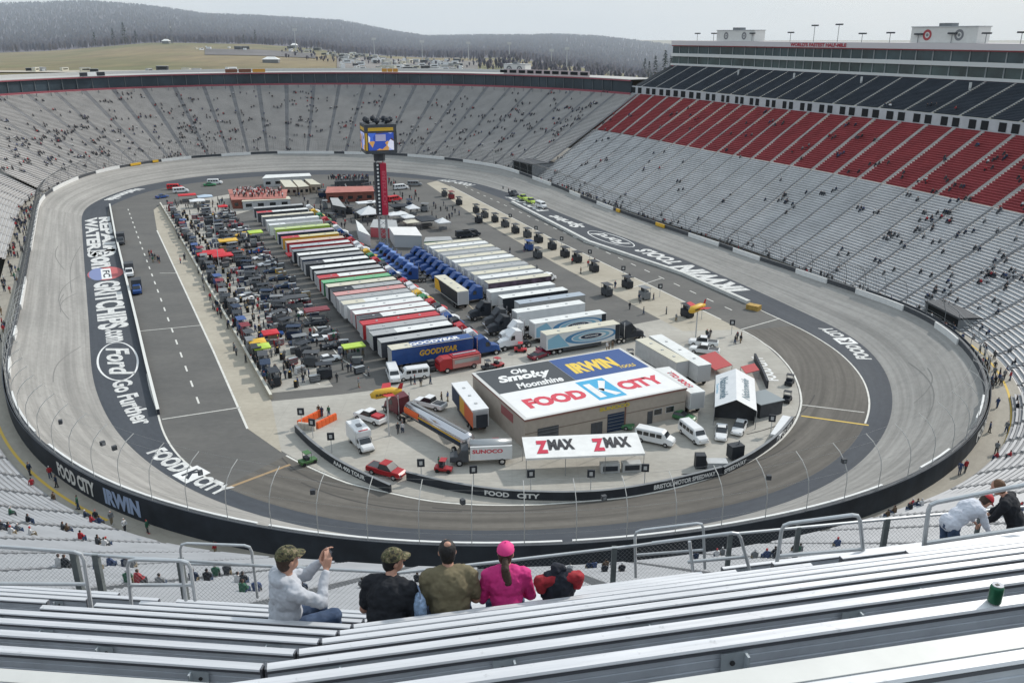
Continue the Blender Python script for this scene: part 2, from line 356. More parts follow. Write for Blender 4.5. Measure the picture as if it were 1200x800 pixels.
line_px('pit_line', [(290,502),(250,411),(212,330),(184,270)], .35, linew, .02)
line_px('pit_line', [(845,374),(745,326),(648,280),(528,218)], .3, linew, .02)
line_px('pit_line', [(162,388),(235,381)], .25, linew, .02)
line_px('pit_line', [(190,491),(282,477)], .25, linew, .02)
line_px('pit_line', [(187,320),(207,320)], .25, linew, .02)
line_px('pit_line', [(738,338),(775,326)], .25, linew, .02)
line_px('pit_line', [(868,386),(914,373)], .25, linew, .02)
line_px('pit_line', [(939,474),(1013,483)], .22, linew, .02)
line_px('yellow_line', [(939,487),(1018,498)], .38, yel, .03)
line_px('skid_line', [(262,573),(340,544)], .5, M('tan_line', (.36, .25, .14), .8), .02)
for (a, b, wdt, n_) in (((150,245),(238,486),.3,24), ((545,219),(872,370),.28,26)):
    A = G3(*a); B = G3(*b); mbd = MB(); L = (B - A).length; dd = (B - A).normalized(); s = Vector((-dd.y, dd.x, 0)) * wdt / 2; st = L / n_
    for k in range(n_):
        p = A + dd * (k * st); q = p + dd * st * .38; p.z = q.z = .016; mbd.quad(p - s, p + s, q + s, q - s)
    tag(mbd.build('lane_dashes', linew), kind='structure')
line_px('garage_line', [(520,330),(560,367),(600,405)], .25, M('old_line', (.42, .36, .26), .8), .016)
line_px('garage_line', [(300,335),(345,390),(376,440)], .2, linew, .016)
line_px('garage_line', [(335,345),(400,420),(430,440)], .2, linew, .016)
for a, b in (((340,430),(375,450)), ((345,427),(363,425))): line_px('garage_line', [a, b], .2, linew, .016)
# white boundary wall of the front straight
def wall_px(name, pts, h, th, mats, label, cat='wall', z=0, cap=None, group=None):
    P = [G3(x, y, z) for x, y in pts]; e = empty(name, P[0], 0, label, cat, group); mb = MB(); mc = MB()
    for a, b in zip(P[:-1], P[1:]):
        a = a - P[0]; b = b - P[0]
        mb.bar(a + Vector((0, 0, h / 2)), b + Vector((0, 0, h / 2)), th, h)
        mc.bar(a + Vector((0, 0, h + .03)), b + Vector((0, 0, h + .03)), th + .08, .06)
    mb.build('panel', mats, e); mc.build('coping', cap or mats, e); return e
wall_px('pit_wall', [(129,242),(135,275),(146,320),(160,378),(172,430),(186,486)], .95, .4, blackp, 'long white-topped boundary wall between pit road and the lettered dark band', cap=M('coping_white', (.7, .7, .66), .6))
wall_px('pit_wall', [(188,240),(206,270),(240,330),(280,400),(318,468)], .85, .35, M('pit_wall_concrete', (.42, .38, .30), .8, var=.15, scale=.5), 'pale concrete wall between front pit lane and crew stalls', cap=M('coping_cream', (.62, .6, .52), .6))
wall_px('pit_wall', [(600,238),(690,285),(800,322),(877,356)], .7, .9, M('pit_wall_white', (.6, .6, .57), .7, var=.15, scale=.4), 'thick white wall along the backstretch beside the sponsor lettering')
# painted lettering on the dark band
wornw = M('worn_white', (.62, .62, .60), .8, var=.3, scale=1.1)
def band_text(s, A, B, o0, o1, mat=wornw, bold=.02, shear=0, name='painted_lettering', zz=.034):
    i0 = near(G(*A, 0))[0]; i1 = near(G(*B, 0))[0]
    o = put_text(s, ringfn(i0, i1, o0, o1, zz), mat, name, None, bold, shear); return tag(o, kind='structure')
band_text('GRITCHIPS', (110,331), (118,387), -1.6, -7.4, bold=.045)
band_text('.com', (122,387), (124,402), -2.8, -6.0, bold=.04)
band_text('WATER.S', (96,256), (104,302), -.9, -4.6, bold=.05)
band_text('REPAIR', (100,256), (110,300), -5.0, -8.4, bold=.05)
band_text('Don', (108,294), (112,315), -1.5, -8.0, bold=.05)
band_text('Go Further', (133,447), (156,500), -2.6, -5.8, bold=.035)
def band_ellipse(A, B, oc, ro, mat, t=None, name='painted_emblem', z=.034):
    i0 = near(G(*A, 0))[0]; i1 = near(G(*B, 0))[0]; ic, ri = (i0 + i1) / 2, (i1 - i0) / 2; mb = MB(); n = 40
    P = [RP(ic + ri * math.cos(2 * math.pi * k / n), oc + ro * math.sin(2 * math.pi * k / n), z) for k in range(n)]
    if t is None: mb.add(P, [tuple(range(n))])
    else:
        Q = [RP(ic + (ri - t / DS) * math.cos(2 * math.pi * k / n), oc + (ro - t) * math.sin(2 * math.pi * k / n), z) for k in range(n)]
        mb.add(P + Q, [(k, (k + 1) % n, n + (k + 1) % n, n + k) for k in range(n)])
    return tag(mb.build(name, mat), kind='structure')
band_ellipse((120,403), (137,447), -4.4, 3.5, white, .35)
band_text('Ford', (125,408), (134,442), -2.6, -6.6, bold=.03, shear=.35)
band_ellipse((103,315), (106,330), -4.6, 4.1, M('badge_red', (.5, .12, .12), .7))
band_ellipse((103,315.5), (106,329.5), -2.9, 2.1, M('badge_blue', (.2, .24, .42), .7), z=.038)
mb = MB(); i0 = near(G(104, 317))[0]; i1 = near(G(106, 329))[0]; mb.quad(RP(i0, -3.6, .042), RP(i1, -3.6, .042), RP(i1, -5.9, .042), RP(i0, -5.9, .042)); tag(mb.build('painted_emblem', white), kind='structure')
band_text('FC', (105,319), (107,327), -4.0, -5.6, mat=blackp, bold=.03, zz=.046)
band_text('FOOD', (163,533), (199,557), -.9, -3.6, bold=.05)
band_text('CITY', (222,566), (258,580), -.9, -3.6, bold=.05)
def kbox(A, B, o0, o1):
    i0 = near(G(*A, 0))[0]; i1 = near(G(*B, 0))[0]; mb = MB(); mb.quad(RP(i0, o0, .034), RP(i1, o0, .034), RP(i1, o1, .034), RP(i0, o1, .034)); tag(mb.build('painted_emblem', white), kind='structure')
    tag(put_text('K', ringfn(i0 + .25 * (i1 - i0), i0 + .8 * (i1 - i0), o0 + .2 * (o1 - o0), o0 + .85 * (o1 - o0), .038), blackp, 'painted_lettering', None, .05), kind='structure')
kbox((201,557), (219,566), -.5, -4.2)
band_text('FOOD', (1018,421), (997,404), -.8, -3.6, bold=.05)
kbox((995,403), (985,396), -.4, -4.0)
band_text('CITY', (983,395), (965,384), -.8, -3.6, bold=.05)
band_text('IRWIN', (871,341), (795,311), -1.0, -8.2, bold=.055, shear=.12)
band_text('TOOLS', (790,309), (753,292), -1.6, -6.4, bold=.05, shear=.12)
band_ellipse((745,289), (698,270), -4.4, 3.6, white, .35)
band_text('Ford', (738,286), (706,272), -2.6, -6.4, bold=.03, shear=.35)
band_text('Sprint', (688,266), (652,252), -1.6, -6.6, bold=.04, shear=.2)
band_text('FOOD CITY', (640,247), (592,231), -1.5, -5.6, bold=.05)
band_text('FOOD CITY', (556,217), (520,210), -2.0, -6.2, bold=.05)
band_text('Nationwide', (158,221), (112,235), -1.6, -6.2, bold=.05)
# far-left skid marks burnt on the banking
skm = M('tyre_mark', (.20, .195, .185), .9)
def skid(i0, i1, oa, ob, wd=.22, bend=1.2, n=24):
    P = []; 
    for k in range(n + 1):
        t = k / n; o = oa + (ob - oa) * t + bend * math.sin(math.pi * t); i = i0 + (i1 - i0) * t
        P.append((i, o))
    vs = []; 
    for i, o in P: vs += [RP(i, o - wd / 2, zbank(i, o - wd / 2) + .03), RP(i, o + wd / 2, zbank(i, o + wd / 2) + .03)]
    mb = MB(); mb.add(vs, [(2 * k, 2 * k + 1, 2 * k + 3, 2 * k + 2) for k in range(n)]); tag(mb.build('skid_mark', skm), kind='structure')
for a in ((22, 46, .6, 3.0), (38, 50, 1.0, 5.5), (24, 36, 6, 4.5), (46, 54, 2, 5), (47, 56, 4.5, 3.5), (64, 74, 1.5, 6), (150, 156, 3, 6), (146, 158, 5, 4)): skid(*a, wd=.16)
for a in ((100, 112, -9, -7.5), (110, 124, -8, -9.5), (122, 134, -10, -7), (96, 104, -13, -10), (128, 140, -12, -10), (138, 150, -16, -12)):
    i0, i1, oa, ob = a; n = 20; vs = []
    for k in range(n + 1):
        t = k / n; o = oa + (ob - oa) * t + math.sin(t * 3.1); i = i0 + (i1 - i0) * t; vs += [RP(i, o, .014), RP(i, o + .25, .014)]
    mb = MB(); mb.add(vs, [(2 * k, 2 * k + 1, 2 * k + 3, 2 * k + 2) for k in range(n)]); tag(mb.build('skid_mark', M('tyre_mark_apron', (.075, .07, .065), .9)), kind='structure')
# ------------------------------------------------------------------ outer wall, catch fence, banners
ow = empty('outer_wall', RP(110, 12, 5), 0, 'concrete outer retaining wall with white foam barrier stretches around the oval', 'wall')
def loc(parent, p): return p - parent.location
def ringwall(name, mat, parent, o0, o1, zl, zh, i0, i1, step=1):
    mb = MB(); ii = np.arange(i0, i1 + .001, step); vs = []
    for i in ii:
        a, b = RP(i, o0), RP(i, o1); z0, z1 = zl(i), zh(i)
        vs += [Vector((a.x, a.y, z0)), Vector((a.x, a.y, z1)), Vector((b.x, b.y, z1)), Vector((b.x, b.y, z0))]
    fs = []
    for k in range(len(ii) - 1):
        for j in range(3): fs.append((4 * k + j, 4 * k + j + 1, 4 * k + 4 + j + 1, 4 * k + 4 + j))
    fs += [(0, 1, 2, 3), (4 * len(ii) - 4, 4 * len(ii) - 1, 4 * len(ii) - 2, 4 * len(ii) - 3)]
    mb.add([v - (parent.location if parent else Vector()) for v in vs], fs); return mb.build(name, mat, parent)
wz = lambda i: aI(ZB, i)
ringwall('wall_panel', dkgrey, ow, 12.0, 12.5, lambda i: -.5, lambda i: wz(i) + 1.0, 0, N)
safer = M('barrier_white', (.74, .74, .72), .5, var=.06, scale=1)
def seg_at(x0, y0, x1, y1, z=5.5):
    a = near(G(x0, y0, z))[0]; b = near(G(x1, y1, z))[0]
    if b < a and a - b > 180: b += N
    return min(a, b), max(a, b)
segs = [((132,197),(103,203),6), ((90,209),(68,221),6), ((50,232),(30,292),4.5), ((22,330),(16,367),3.5), ((14,387),(15,400),4), ((11,423),(11,447),4.5), ((15,462),(50,522),5.5), ((50,522),(319,621),7),
        ((319,621),(670,644),7), ((670,644),(1040,570),7), ((1070,553),(1108,528),6.8), ((1133,497),(1146,462),6), ((1120,403),(1091,379),5), ((1061,364),(992,339),4), ((965,331),(924,316),3.5), ((887,305),(850,292),2.6),
        ((835,288),(800,276),2.6), ((712,246),(690,238),2.9), ((672,232),(657,227),3), ((632,217),(615,210),4), ((600,202),(537,190),5.5), ((520,187),(477,183),5.6), ((435,181),(400,180),5.8), ((390,180),(320,180),6), ((293,181),(253,183),6), ((222,186),(187,190),6)]
for (a, b, z) in segs:
    i0, i1 = seg_at(*a, *b, z)
    if i1 - i0 > .5: ringwall('foam_barrier', safer, ow, 11.7, 11.98, lambda i: wz(i) - .1, lambda i: wz(i) + 1.08, i0, i1)
for (a, b, z) in (((160,193),(148,195),6), ((180,190),(170,191),6), ((774,267),(762,263),2.6), ((715,247),(722,249),2.8)):
    i0, i1 = seg_at(*a, *b, z)
    ringwall('yellow_panel', gold, ow, 11.6, 11.97, lambda i: wz(i) + .1, lambda i: wz(i) + 1.04, i0, i1)
# black banner hung on the outside of the near wall
bn = empty('fence_banner', RP(110, 12.7, 5), 0, 'long black banner along outside of the near wall carrying sponsor names', 'banner')
WK = keyed([(0, 3.6), (60, 2.6), (90, 4.4), (110, 5.3), (140, 5.2), (158, 4.0), (165, 2.8), (200, 1.2), (250, 2.8), (300, 4), (340, 4)])      # walkway height
ringwall('banner_cloth', M('banner_black', (.030, .038, .050), .8, var=.35, scale=.25), bn, 12.7, 12.8, lambda i: aI(WK, i) - .3, lambda i: wz(i) + 1.25, 62, 172)
def wtext(s, i0, i1, off, za, zb_, mat, bold=.03, name='banner_lettering', parent=bn):
    def fn(a, b):
        i = i0 + (i1 - i0) * a; lo = za(i); hi = zb_(i); return RP(i, off, lo + (hi - lo) * b) - parent.location
    return put_text(s, fn, mat, name, parent, bold)
lo = lambda i: aI(WK, i) + .5; hi = lambda i: wz(i) + .7
def bi(x, y, z=5.5): return near(G(x, y, z))[0]
wtext('FOOD CITY', bi(68,552), bi(116,578), 12.86, lo, hi, white, .05)
wtext('IRWIN', bi(130,583), bi(170,601), 12.86, lo, hi, M('irwin_blue_white', (.38, .48, .68), .6), .06)
wtext('FOOD CITY', bi(1150,520), bi(1168,470), 12.86, lo, hi, white, .05)
# catch fence: inward-curving posts tied by cables
cf = empty('catch_fence', RP(110, 12.3, 6), 0, 'tall wire catch fence with inward curved steel posts above the outer wall', 'fence')
def fpath(i, n=7):
    P = []
    for k in range(n):
        t = k / (n - 1); h = 5.9 * math.sin(t * 1.25) / math.sin(1.25); o = 12.3 - 2.6 * max(0, t - .35) ** 1.8 / .65 ** 1.8
        P.append(RP(i, o, wz(i) + 1 + h))
    return P
postm = M('fence_post', (.50, .50, .48), .6)
near_posts = [58 + 2.05 * k for k in range(48)]
for i in near_posts:
    mb = MB(); mb.tube([p - cf.location for p in fpath(i)], .045, 5); mb.build('post', postm, cf)
mb = MB(); i = 58 + 2.05 * 48
while i < 58 + N - 2:
    mb.tube([p - cf.location for p in fpath(i, 4)], .06, 3); i += 2.6
tag(mb.build('post_row', M('fence_post_far', (.16, .17, .18), .6), cf), 'row of distant fence posts', kind='stuff')
mb = MB()
for k in range(7):
    pts = [fpath(i)[k] - cf.location for i in np.arange(0, N + .1, 1.5)]
    if k in (0, 1, 3, 5, 6): mb.tube(pts, .012 if k else .03, 3, cap=False)
mb.build('cable', postm, cf)
mb = MB()          # dark mesh skirt on far fence reads as a grey veil
for i in np.arange(0, N, .33):
    if 58 < i < 170: continue
    p = fpath(i, 4); mb.tube([q - cf.location for q in p], .022, 3, cap=False)
tag(mb.build('wire_mesh', M('wire_dark', (.10, .105, .11), .7), cf), 'fine wire mesh', kind='stuff')
# speakers / camera boxes hung on the near fence
for (x, y) in ((61,522),(109,555),(131,556),(237,589),(379,600),(543,625),(709,620),(905,600),(987,574)):
    i, o = near(G(x, y, 9)); p = fpath(i)[4]; e = empty('fence_speaker', p, rnd.random() * 6, 'small dark loudspeaker box clamped high on the near catch fence', 'speaker', 'loudspeakers on the near catch fence')
    mb = MB(); mb.box(-.25, .25, -.2, .2, -.25, .25); mb.build('cabinet', dkgrey, e); mb = MB(); mb.box(-.16, .16, -.24, -.21, -.16, .16); mb.build('grille', midgrey, e)
# ------------------------------------------------------------------ walkway and grandstands
walk = track_mat('walkway_concrete', (.34, .31, .26), (.40, .37, .31), .05, joints=.12)
ring_strip('walkway', [lambda i: 12.8, lambda i: 17.5], lambda i, k: aI(WK, i), walk)
ylr = M('walk_yellow', (.62, .42, .07), .7)
for (a, b, o) in ((128, 160, 15.6), (80, 97, 14.4)): ring_strip('walkway_line', [lambda i: o, lambda i: o + .35], lambda i, k: aI(WK, i) + .02, ylr, a, b)
bench_l = M('bench_grey', (.50, .50, .50), .5, .1, var=.10, scale=.15)
bench_s = M('bench_silver', (.52, .51, .50), .5, .1, var=.10, scale=.15)
bench_f = M('bench_far', (.62, .60, .58), .5, .1, var=.10, scale=.15); step_f = M('step_far', (.46, .445, .43), .85, var=.12, scale=.2); stair_f = M('stair_far', (.24, .24, .245), .85, var=.2, scale=.3); step_g = M('step_grey', (.56, .565, .57), .85, var=.15, scale=.2)
step_m = M('stand_concrete', (.30, .30, .305), .85, var=.15, scale=.2)
stair_m = M('stair_grey', (.10, .105, .11), .85, var=.2, scale=.3)
stair_l = M('stair_light', (.42, .41, .39), .8, var=.15, scale=.3)
seat_red = M('seat_red', (.31, .040, .048), .6, var=.15, scale=.3)
step_red = M('step_red', (.36, .075, .08), .8, var=.15, scale=.3)
seat_blk = M('seat_dark', (.055, .068, .088), .6, var=.2, scale=.3)  # dark seat colour raised to stand in for haze
step_blk = M('step_dark', (.075, .088, .108), .8, var=.2, scale=.3)
def steps(root, i0, i1, o0, z0, run, rise, rows, benchm, stepm, sub=2, name='seating_section', bench_h=.42, stag=0, rail=None):
    """one block of stepped rows between two stairways, seats included"""
    mb = MB(); L = root.location; ii = np.linspace(i0, i1, sub + 1)
    def ln(o, z): return [RP(i, o, z + zoff(i)) - L for i in ii]
    zoff = ZOFF
    prev = None
    for r in range(rows):
        o = o0 + r * run; z = z0 + r * rise
        a = ln(o, z); b = ln(o + run, z); c = ln(o + run, z + rise)
        d = ln(o + run * .50, z + bench_h); e = ln(o + run * .50 + .30, z + bench_h); f = ln(o + run * .5, z + bench_h - .06); g = ln(o + run * .5 + .30, z + bench_h - .06)
        for k in range(sub):
            mb.quad(a[k], b[k], b[k + 1], a[k + 1], 1); mb.quad(b[k], c[k], c[k + 1], b[k + 1], 1)
            mb.quad(d[k], e[k], e[k + 1], d[k + 1], 0); mb.quad(f[k], d[k], d[k + 1], f[k + 1], 0); mb.quad(e[k], g[k], g[k + 1], e[k + 1], 0)
    return mb.build(name, [benchm, stepm], root)
ZOFF = lambda i: 0
def stair(root, i0, i1, o0, z0, run, rise, rows, mat, name='stairway', rails=False):
    mb = MB(); L = root.location
    for r in range(rows):
        for h in (0, 1):
            o = o0 + (r + h * .5) * run; z = z0 + (r + h * .5) * rise
            a, b, c, d = [RP(i, oo, z + ZOFF(i)) - L for i, oo in ((i0, o), (i1, o), (i1, o + run / 2), (i0, o + run / 2))]
            e, f = [RP(i, o + run / 2, z + rise / 2 + ZOFF(i)) - L for i in (i1, i0)]
            mb.quad(a, b, c, d); mb.quad(d, c, e, f)
    return mb.build(name, mat, root)
def block(root, bounds, o0, z0, run, rise, rows, benchm, stepm, stairm, sub=2, aisle=1.3):
    for a, b in zip(bounds[:-1], bounds[1:]):
        mid = (a + b) / 2; k = aisle / DS / (1 + max(0, (o0 + rows * run / 2)) / 130)
        steps(root, a + k / 2, b - k / 2, o0, z0, run, rise, rows, benchm, stepm, sub); stair(root, a - k / 2, a + k / 2, o0, z0, run, rise, rows, stairm)
def endwall(root, i, pts, mat, name='end_wall', th=.15):
    """vertical side wall of a stand at ring index i, pts = [(offset, z_low, z_high)]"""
    mb = MB(); L = root.location
    for s_ in (0, th):
        P = []
        for o, zl, zh in pts: P.append(RP(i + s_ / DS, o, zh) - L)
        for o, zl, zh in reversed(pts): P.append(RP(i + s_ / DS, o, zl) - L)
        mb.add(P, [tuple(range(len(P)))])
    return mb.build(name, mat, root)
# far and left stand
def bnds(i0, i1, w_in_m):
    """section boundaries about w metres wide measured 40 m behind the track edge"""
    out = [i0]; 
    while out[-1] < i1 - .5:
        i = out[-1]; k = int(i) % N; sc = ((RP(i + 1, 40) - RP(i, 40)).length); out.append(i + w_in_m / sc)
    out[-1] = i1; return out
RISE, RUN = .44, .762
ft = empty('grandstand', RP(300, 17, 4), 0, 'huge pale aluminium grandstand curving round the far turn below glazed suites', 'grandstand')
block(ft, bnds(252.0, 348, 10.6), 17, 4.2, RUN, RISE, 66, bench_f, step_f, stair_f, 3, aisle=1.3)
ls = empty('grandstand', RP(20, 17, 4), 0, 'bright silver grandstand at the left along the front straight', 'grandstand')
block(ls, bnds(349, 394, 10.6), 17, 4.2, RUN, RISE, 66, bench_s, step_f, stair_f, 3, aisle=1.3)
# transition to the near stand at the left edge
ln_ = empty('grandstand', RP(60, 17, 4), 0, 'silver benches beside the crowded walkway at the left edge', 'grandstand')
ZOFF = lambda i: aI(WK, i) - 4.0
block(ln_, bnds(35, 74, 10), 19, 4.2, RUN, RISE, 50, bench_s, step_m, stair_m, 2)
# near stand, lower tier: starts higher above the walkway in the middle
nl = empty('grandstand', RP(110, 17, 7), 0, 'lower near grandstand of silver benches just beyond the chain-link fence', 'grandstand')
NOFF = keyed([(74, 4.3), (92, 4.9), (101, 5.6), (108, 7.6), (130, 7.6), (140, 6.0), (150, 5), (164, 3.2), (200, 3), (0, 4)], 6)
ZOFF = lambda i: aI(NOFF, i) - 5
near_b = M('bench_near', (.41, .41, .415), .45, .15, var=.10, scale=.3)
block(nl, bnds(75, 150, 9.0), 15.8, 5.0, .762, .472, 74, near_b, step_m, stair_m, 2, aisle=1.4)
mb = MB()
for i in range(75, 150): 
    a, b, c, d = RP(i, 15.8, aI(WK, i) - .5), RP(i + 1, 15.8, aI(WK, i + 1) - .5), RP(i + 1, 15.8, aI(NOFF, i + 1)), RP(i, 15.8, aI(NOFF, i)); mb.quad(*[q - nl.location for q in (a, b, c, d)])
mb.build('front_wall', M('front_wall', (.3, .3, .29), .8), nl)
# right-hand stand along the backstretch
bs = empty('grandstand', RP(210, 17, 3), 0, 'backstretch grandstand with grey benches below and red seats above', 'grandstand')
ZOFF = lambda i: 0
BB = bnds(151, 252, 8.6)
iy = 0
block(bs, BB, 17, 2.3, RUN, .47, 38, bench_f, step_g, stair_f, 2, aisle=.8)
o_r = 17 + 38 * RUN; z_r = 2.3 + 38 * .47
block(bs, BB, o_r + .2, z_r + .1, RUN, .47, 28, seat_red, step_red, stair_l, 2, aisle=1.5)
o_t = o_r + .2 + 28 * RUN; z_t = z_r + .1 + 28 * .47
print('red top', o_t, z_t)
ringwall('white_parapet', M('parapet', (.46, .48, .49), .6, var=.1, scale=.4), bs, o_t + .3, o_t + .5, lambda i: z_t - .5, lambda i: z_t + 3.0, 151, 254)
for a in BB[:-1]:
    for t in (.0, .38):
        i = a + t * 4.0; mb = MB(); vs = [RP(i - .45, o_t + .2, z_t + .25), RP(i + .45, o_t + .2, z_t + .25), RP(i + .45, o_t + .2, z_t + 2.5), RP(i - .45, o_t + .2, z_t + 2.5)]
        mb.quad(*[v - bs.location for v in vs]); mb.build('vomitory', M('doorway_dark', (.015, .018, .02), .9), bs)  # flat dark panel, the shade inside the doorway painted as colour
# upper deck and glazed suites
ud = empty('upper_deck', RP(210, 72, 34), 0, 'steep upper deck of dark seats beneath two storeys of glazed suites', 'grandstand')
UO, UZ = o_t + .9, z_t + 3.0
UR = int((87 - UO) / .72); URISE = (44.2 - UZ) / UR
block(ud, BB, UO, UZ, .72, URISE, UR, seat_blk, step_blk, stair_l, 2, aisle=1.0)
endwall(ud, 252.4, [(UO, 20, UZ + .5), (87, 20, 44.4)], M('side_wall', (.12, .13, .14), .8))
su = empty('suite_building', RP(210, 88, 44), 0, 'long two-storey glazed suite building with white fascias above the dark seats', 'building')
glz = M('suite_glass', (.035, .06, .07), .15, var=.5, scale=.08, spec=.7)
glz2 = M('suite_glass_lower', (.05, .075, .075), .2, var=.5, scale=.1, spec=.7)
wf = M('white_fascia', (.62, .62, .60), .6); rf = M('red_fascia', (.30, .05, .06), .6)
def band_of(name, mat, o0, z0, z1, i0=150, i1=252.8, depth=.6): ringwall(name, mat, su, o0, o0 + depth, lambda i: z0, lambda i: z1, i0, i1, .9)
band_of('red_trim', rf, 86.6, 43.8, 44.3); band_of('floor_fascia', wf, 86.5, 44.3, 45.1)
band_of('glazing', glz2, 87.3, 45.1, 47.9); band_of('floor_fascia', wf, 86.5, 47.9, 49.1); band_of('glazing', glz, 87.3, 49.1, 51.9)
band_of('red_trim', rf, 86.6, 51.9, 52.25); band_of('roof_fascia', M('roof_fascia', (.60, .56, .56), .6), 86.3, 52.25, 54.0, depth=14)
ringwall('end_wall', M('suite_end', (.2, .2, .2), .8), su, 87.4, 101, lambda i: 30, lambda i: 52.2, 252.3, 252.7)
mull = M('mullion', (.34, .36, .36), .6)
k = 0; i = 152
while i < 252 and k < 95:
    mb = MB(); 
    for z0, z1 in ((45.1, 47.9), (49.1, 51.9)):
        p = RP(i, 87.15) - su.location; mb.box(p.x - .13, p.x + .13, p.y - .13, p.y + .13, z0 - su.location.z, z1 - su.location.z)
    mb.build('mullion', mull, su); i += 2.2; k += 1
for i in (236.5, 221.5, 206.5, 191.5):
    mb = MB(); p = RP(i, 82) - su.location; mb.bar(p + Vector((0, 0, 40.0 - su.location.z + 44 - 44)), Vector((p.x, p.y, 44 - su.location.z)), .5, .5); mb.build('column', wf, su)
def sufn(i0, i1, z0, z1, o=86.2): return lambda a, b: RP(i0 + (i1 - i0) * a, o, z0 + (z1 - z0) * b) - su.location
# read from the track: left to right runs with falling index seen from inside
ia = None
def idx_at(px, o, z, lo_=150, hi_=254):
    return min(np.arange(lo_, hi_, .2), key=lambda i: abs(PR(*RP(i, o, z))[0] - px))
put_text("WORLD'S FASTEST HALF-MILE", sufn(idx_at(926, 86.2, 53), idx_at(992, 86.2, 53), 52.5, 53.7), M('sign_red', (.4, .03, .05), .6), 'fascia_lettering', su, .05)
# roof-top scoring boxes with round emblems
def emblem(parent, c, xdir, r, ring, core):
    x = Vector(xdir).normalized(); z = Vector((0, 0, 1)); nrm = z.cross(x)
    def disc(r0, r1, off, m, nm):
        mb = MB(); n = 24; A = [c + nrm * off + (x * math.cos(2 * math.pi * k / n) + z * math.sin(2 * math.pi * k / n)) * r1 for k in range(n)]
        if r0 == 0: mb.add(A, [tuple(range(n))])
        else:
            B = [c + nrm * off + (x * math.cos(2 * math.pi * k / n) + z * math.sin(2 * math.pi * k / n)) * r0 for k in range(n)]; mb.add(A + B, [(k, (k + 1) % n, n + (k + 1) % n, n + k) for k in range(n)])
        mb.build(nm, m, parent)
    for s_ in (1, -1): disc(r * .55, r, .06 * s_, ring, 'emblem_ring'); disc(0, r * .3, .05 * s_, core, 'emblem_core')
def roofbox(pxl, pxr, ztop, zbase, o, cols, label, lo_=150, hi_=254):
    il, ir = idx_at(pxl, o, ztop, lo_, hi_), idx_at(pxr, o, ztop, lo_, hi_); A = RP(il, o, zbase); B = RP(ir, o, zbase); e = empty('roof_hut', (A + B) / 2, math.atan2((B - A).y, (B - A).x), label, 'hut')
    L = (B - A).length; h = ztop - zbase; mb = MB(); mb.box(-L / 2, L / 2, 0, 5, 0, h); mb.build('wall', M('hut_white', (.66, .65, .62), .7, var=.06), e)
    mb = MB(); mb.box(-L / 2 - .2, L / 2 + .2, -.2, 5.2, h, h + .25); mb.build('roof', ltgrey, e)
    for t, c in zip((-.24, .24), cols): emblem(e, Vector((L * t, 0, h * .5)), (1, 0, 0), h * .36, c, midgrey)
    mb = MB(); mb.box(-L * .1, L * .1, .5, 3, h + .25, h + 1.1); mb.build('air_unit', midgrey, e); return e
roofbox(840, 884, 57.8, 54.05, 88, [M('emblem_grey', (.2, .2, .21), .7)] * 2, 'smaller white hut with two grey round emblems on the suite roof')
roofbox(1069, 1148, 58.3, 54.05, 88, [M('emblem_red', (.4, .07, .08), .7), MATS['emblem_grey']], 'larger white hut with one red and one grey round emblem on the suite roof')
# flood-light masts on the roof edge
for px, hh in ((816,2.6),(835,2.6),(880,2.6),(925,2.8),(952,5.0),(980,5.2),(1009,2.4),(1042,2.6),(1075,2.2),(1113,2.4),(1154,2.4),(1194,2.6)):
    i = idx_at(px, 87, 55); p = RP(i, 87.5, 54.0); nn = RP(i + 1, 87.5) - RP(i - 1, 87.5); e = empty('floodlight_mast', p, math.atan2(nn.y, nn.x), 'T-shaped floodlight mast on the suite roof edge', 'floodlight', 'floodlight masts along the suite roof')
    mb = MB(); mb.cyl((0, 0, 0), .09, hh, 6); mb.build('mast', midgrey, e); mb = MB(); mb.box(-1.5, 1.5, -.2, .2, hh, hh + .14); 
    for q in range(6): mb.box(-1.45 + q * .5, -1.1 + q * .5, -.3, .25, hh + .1, hh + .45)
    mb.build('lamp_bank', dkgrey, e)
# far-turn suites
fs = empty('suite_building', RP(300, 69, 33), 0, 'low glazed suite building along the top of the far grandstand', 'building')
def fb(name, mat, o0, z0, z1, i0=253.2, i1=394, depth=.6): ringwall(name, mat, fs, o0, o0 + depth, lambda i: z0 + .0, lambda i: z1, i0, i1, .9)
fb('red_trim', M('far_red', (.28, .07, .09), .6), 66.8, 32.6, 33.6); fb('glazing', M('far_glass', (.045, .062, .075), .25, var=.4, scale=.05), 67.5, 33.6, 38.2)
fb('roof_trim', MATS['far_red'], 66.6, 38.2, 38.7); fb('roof_deck', M('far_roof', (.44, .43, .41), .8, var=.1, scale=.05), 66.7, 38.7, 38.9, depth=16)
fb('rear_wall', ltgrey, 82, 5, 38.6, depth=.5)
ringwall('parapet', M('far_parapet', (.55, .54, .52), .7), fs, 82.2, 82.6, lambda i: 38.9, lambda i: 40.2, 275, 394)
k = 0; i = 257
while i < 392 and k < 95:
    p = RP(i, 67.3) - fs.location; mb = MB(); mb.box(p.x - .12, p.x + .12, p.y - .12, p.y + .12, 33.6 - fs.location.z, 38.2 - fs.location.z); mb.build('mullion', M('mullion_dark', (.13, .15, .16), .6), fs); i += 1.45; k += 1
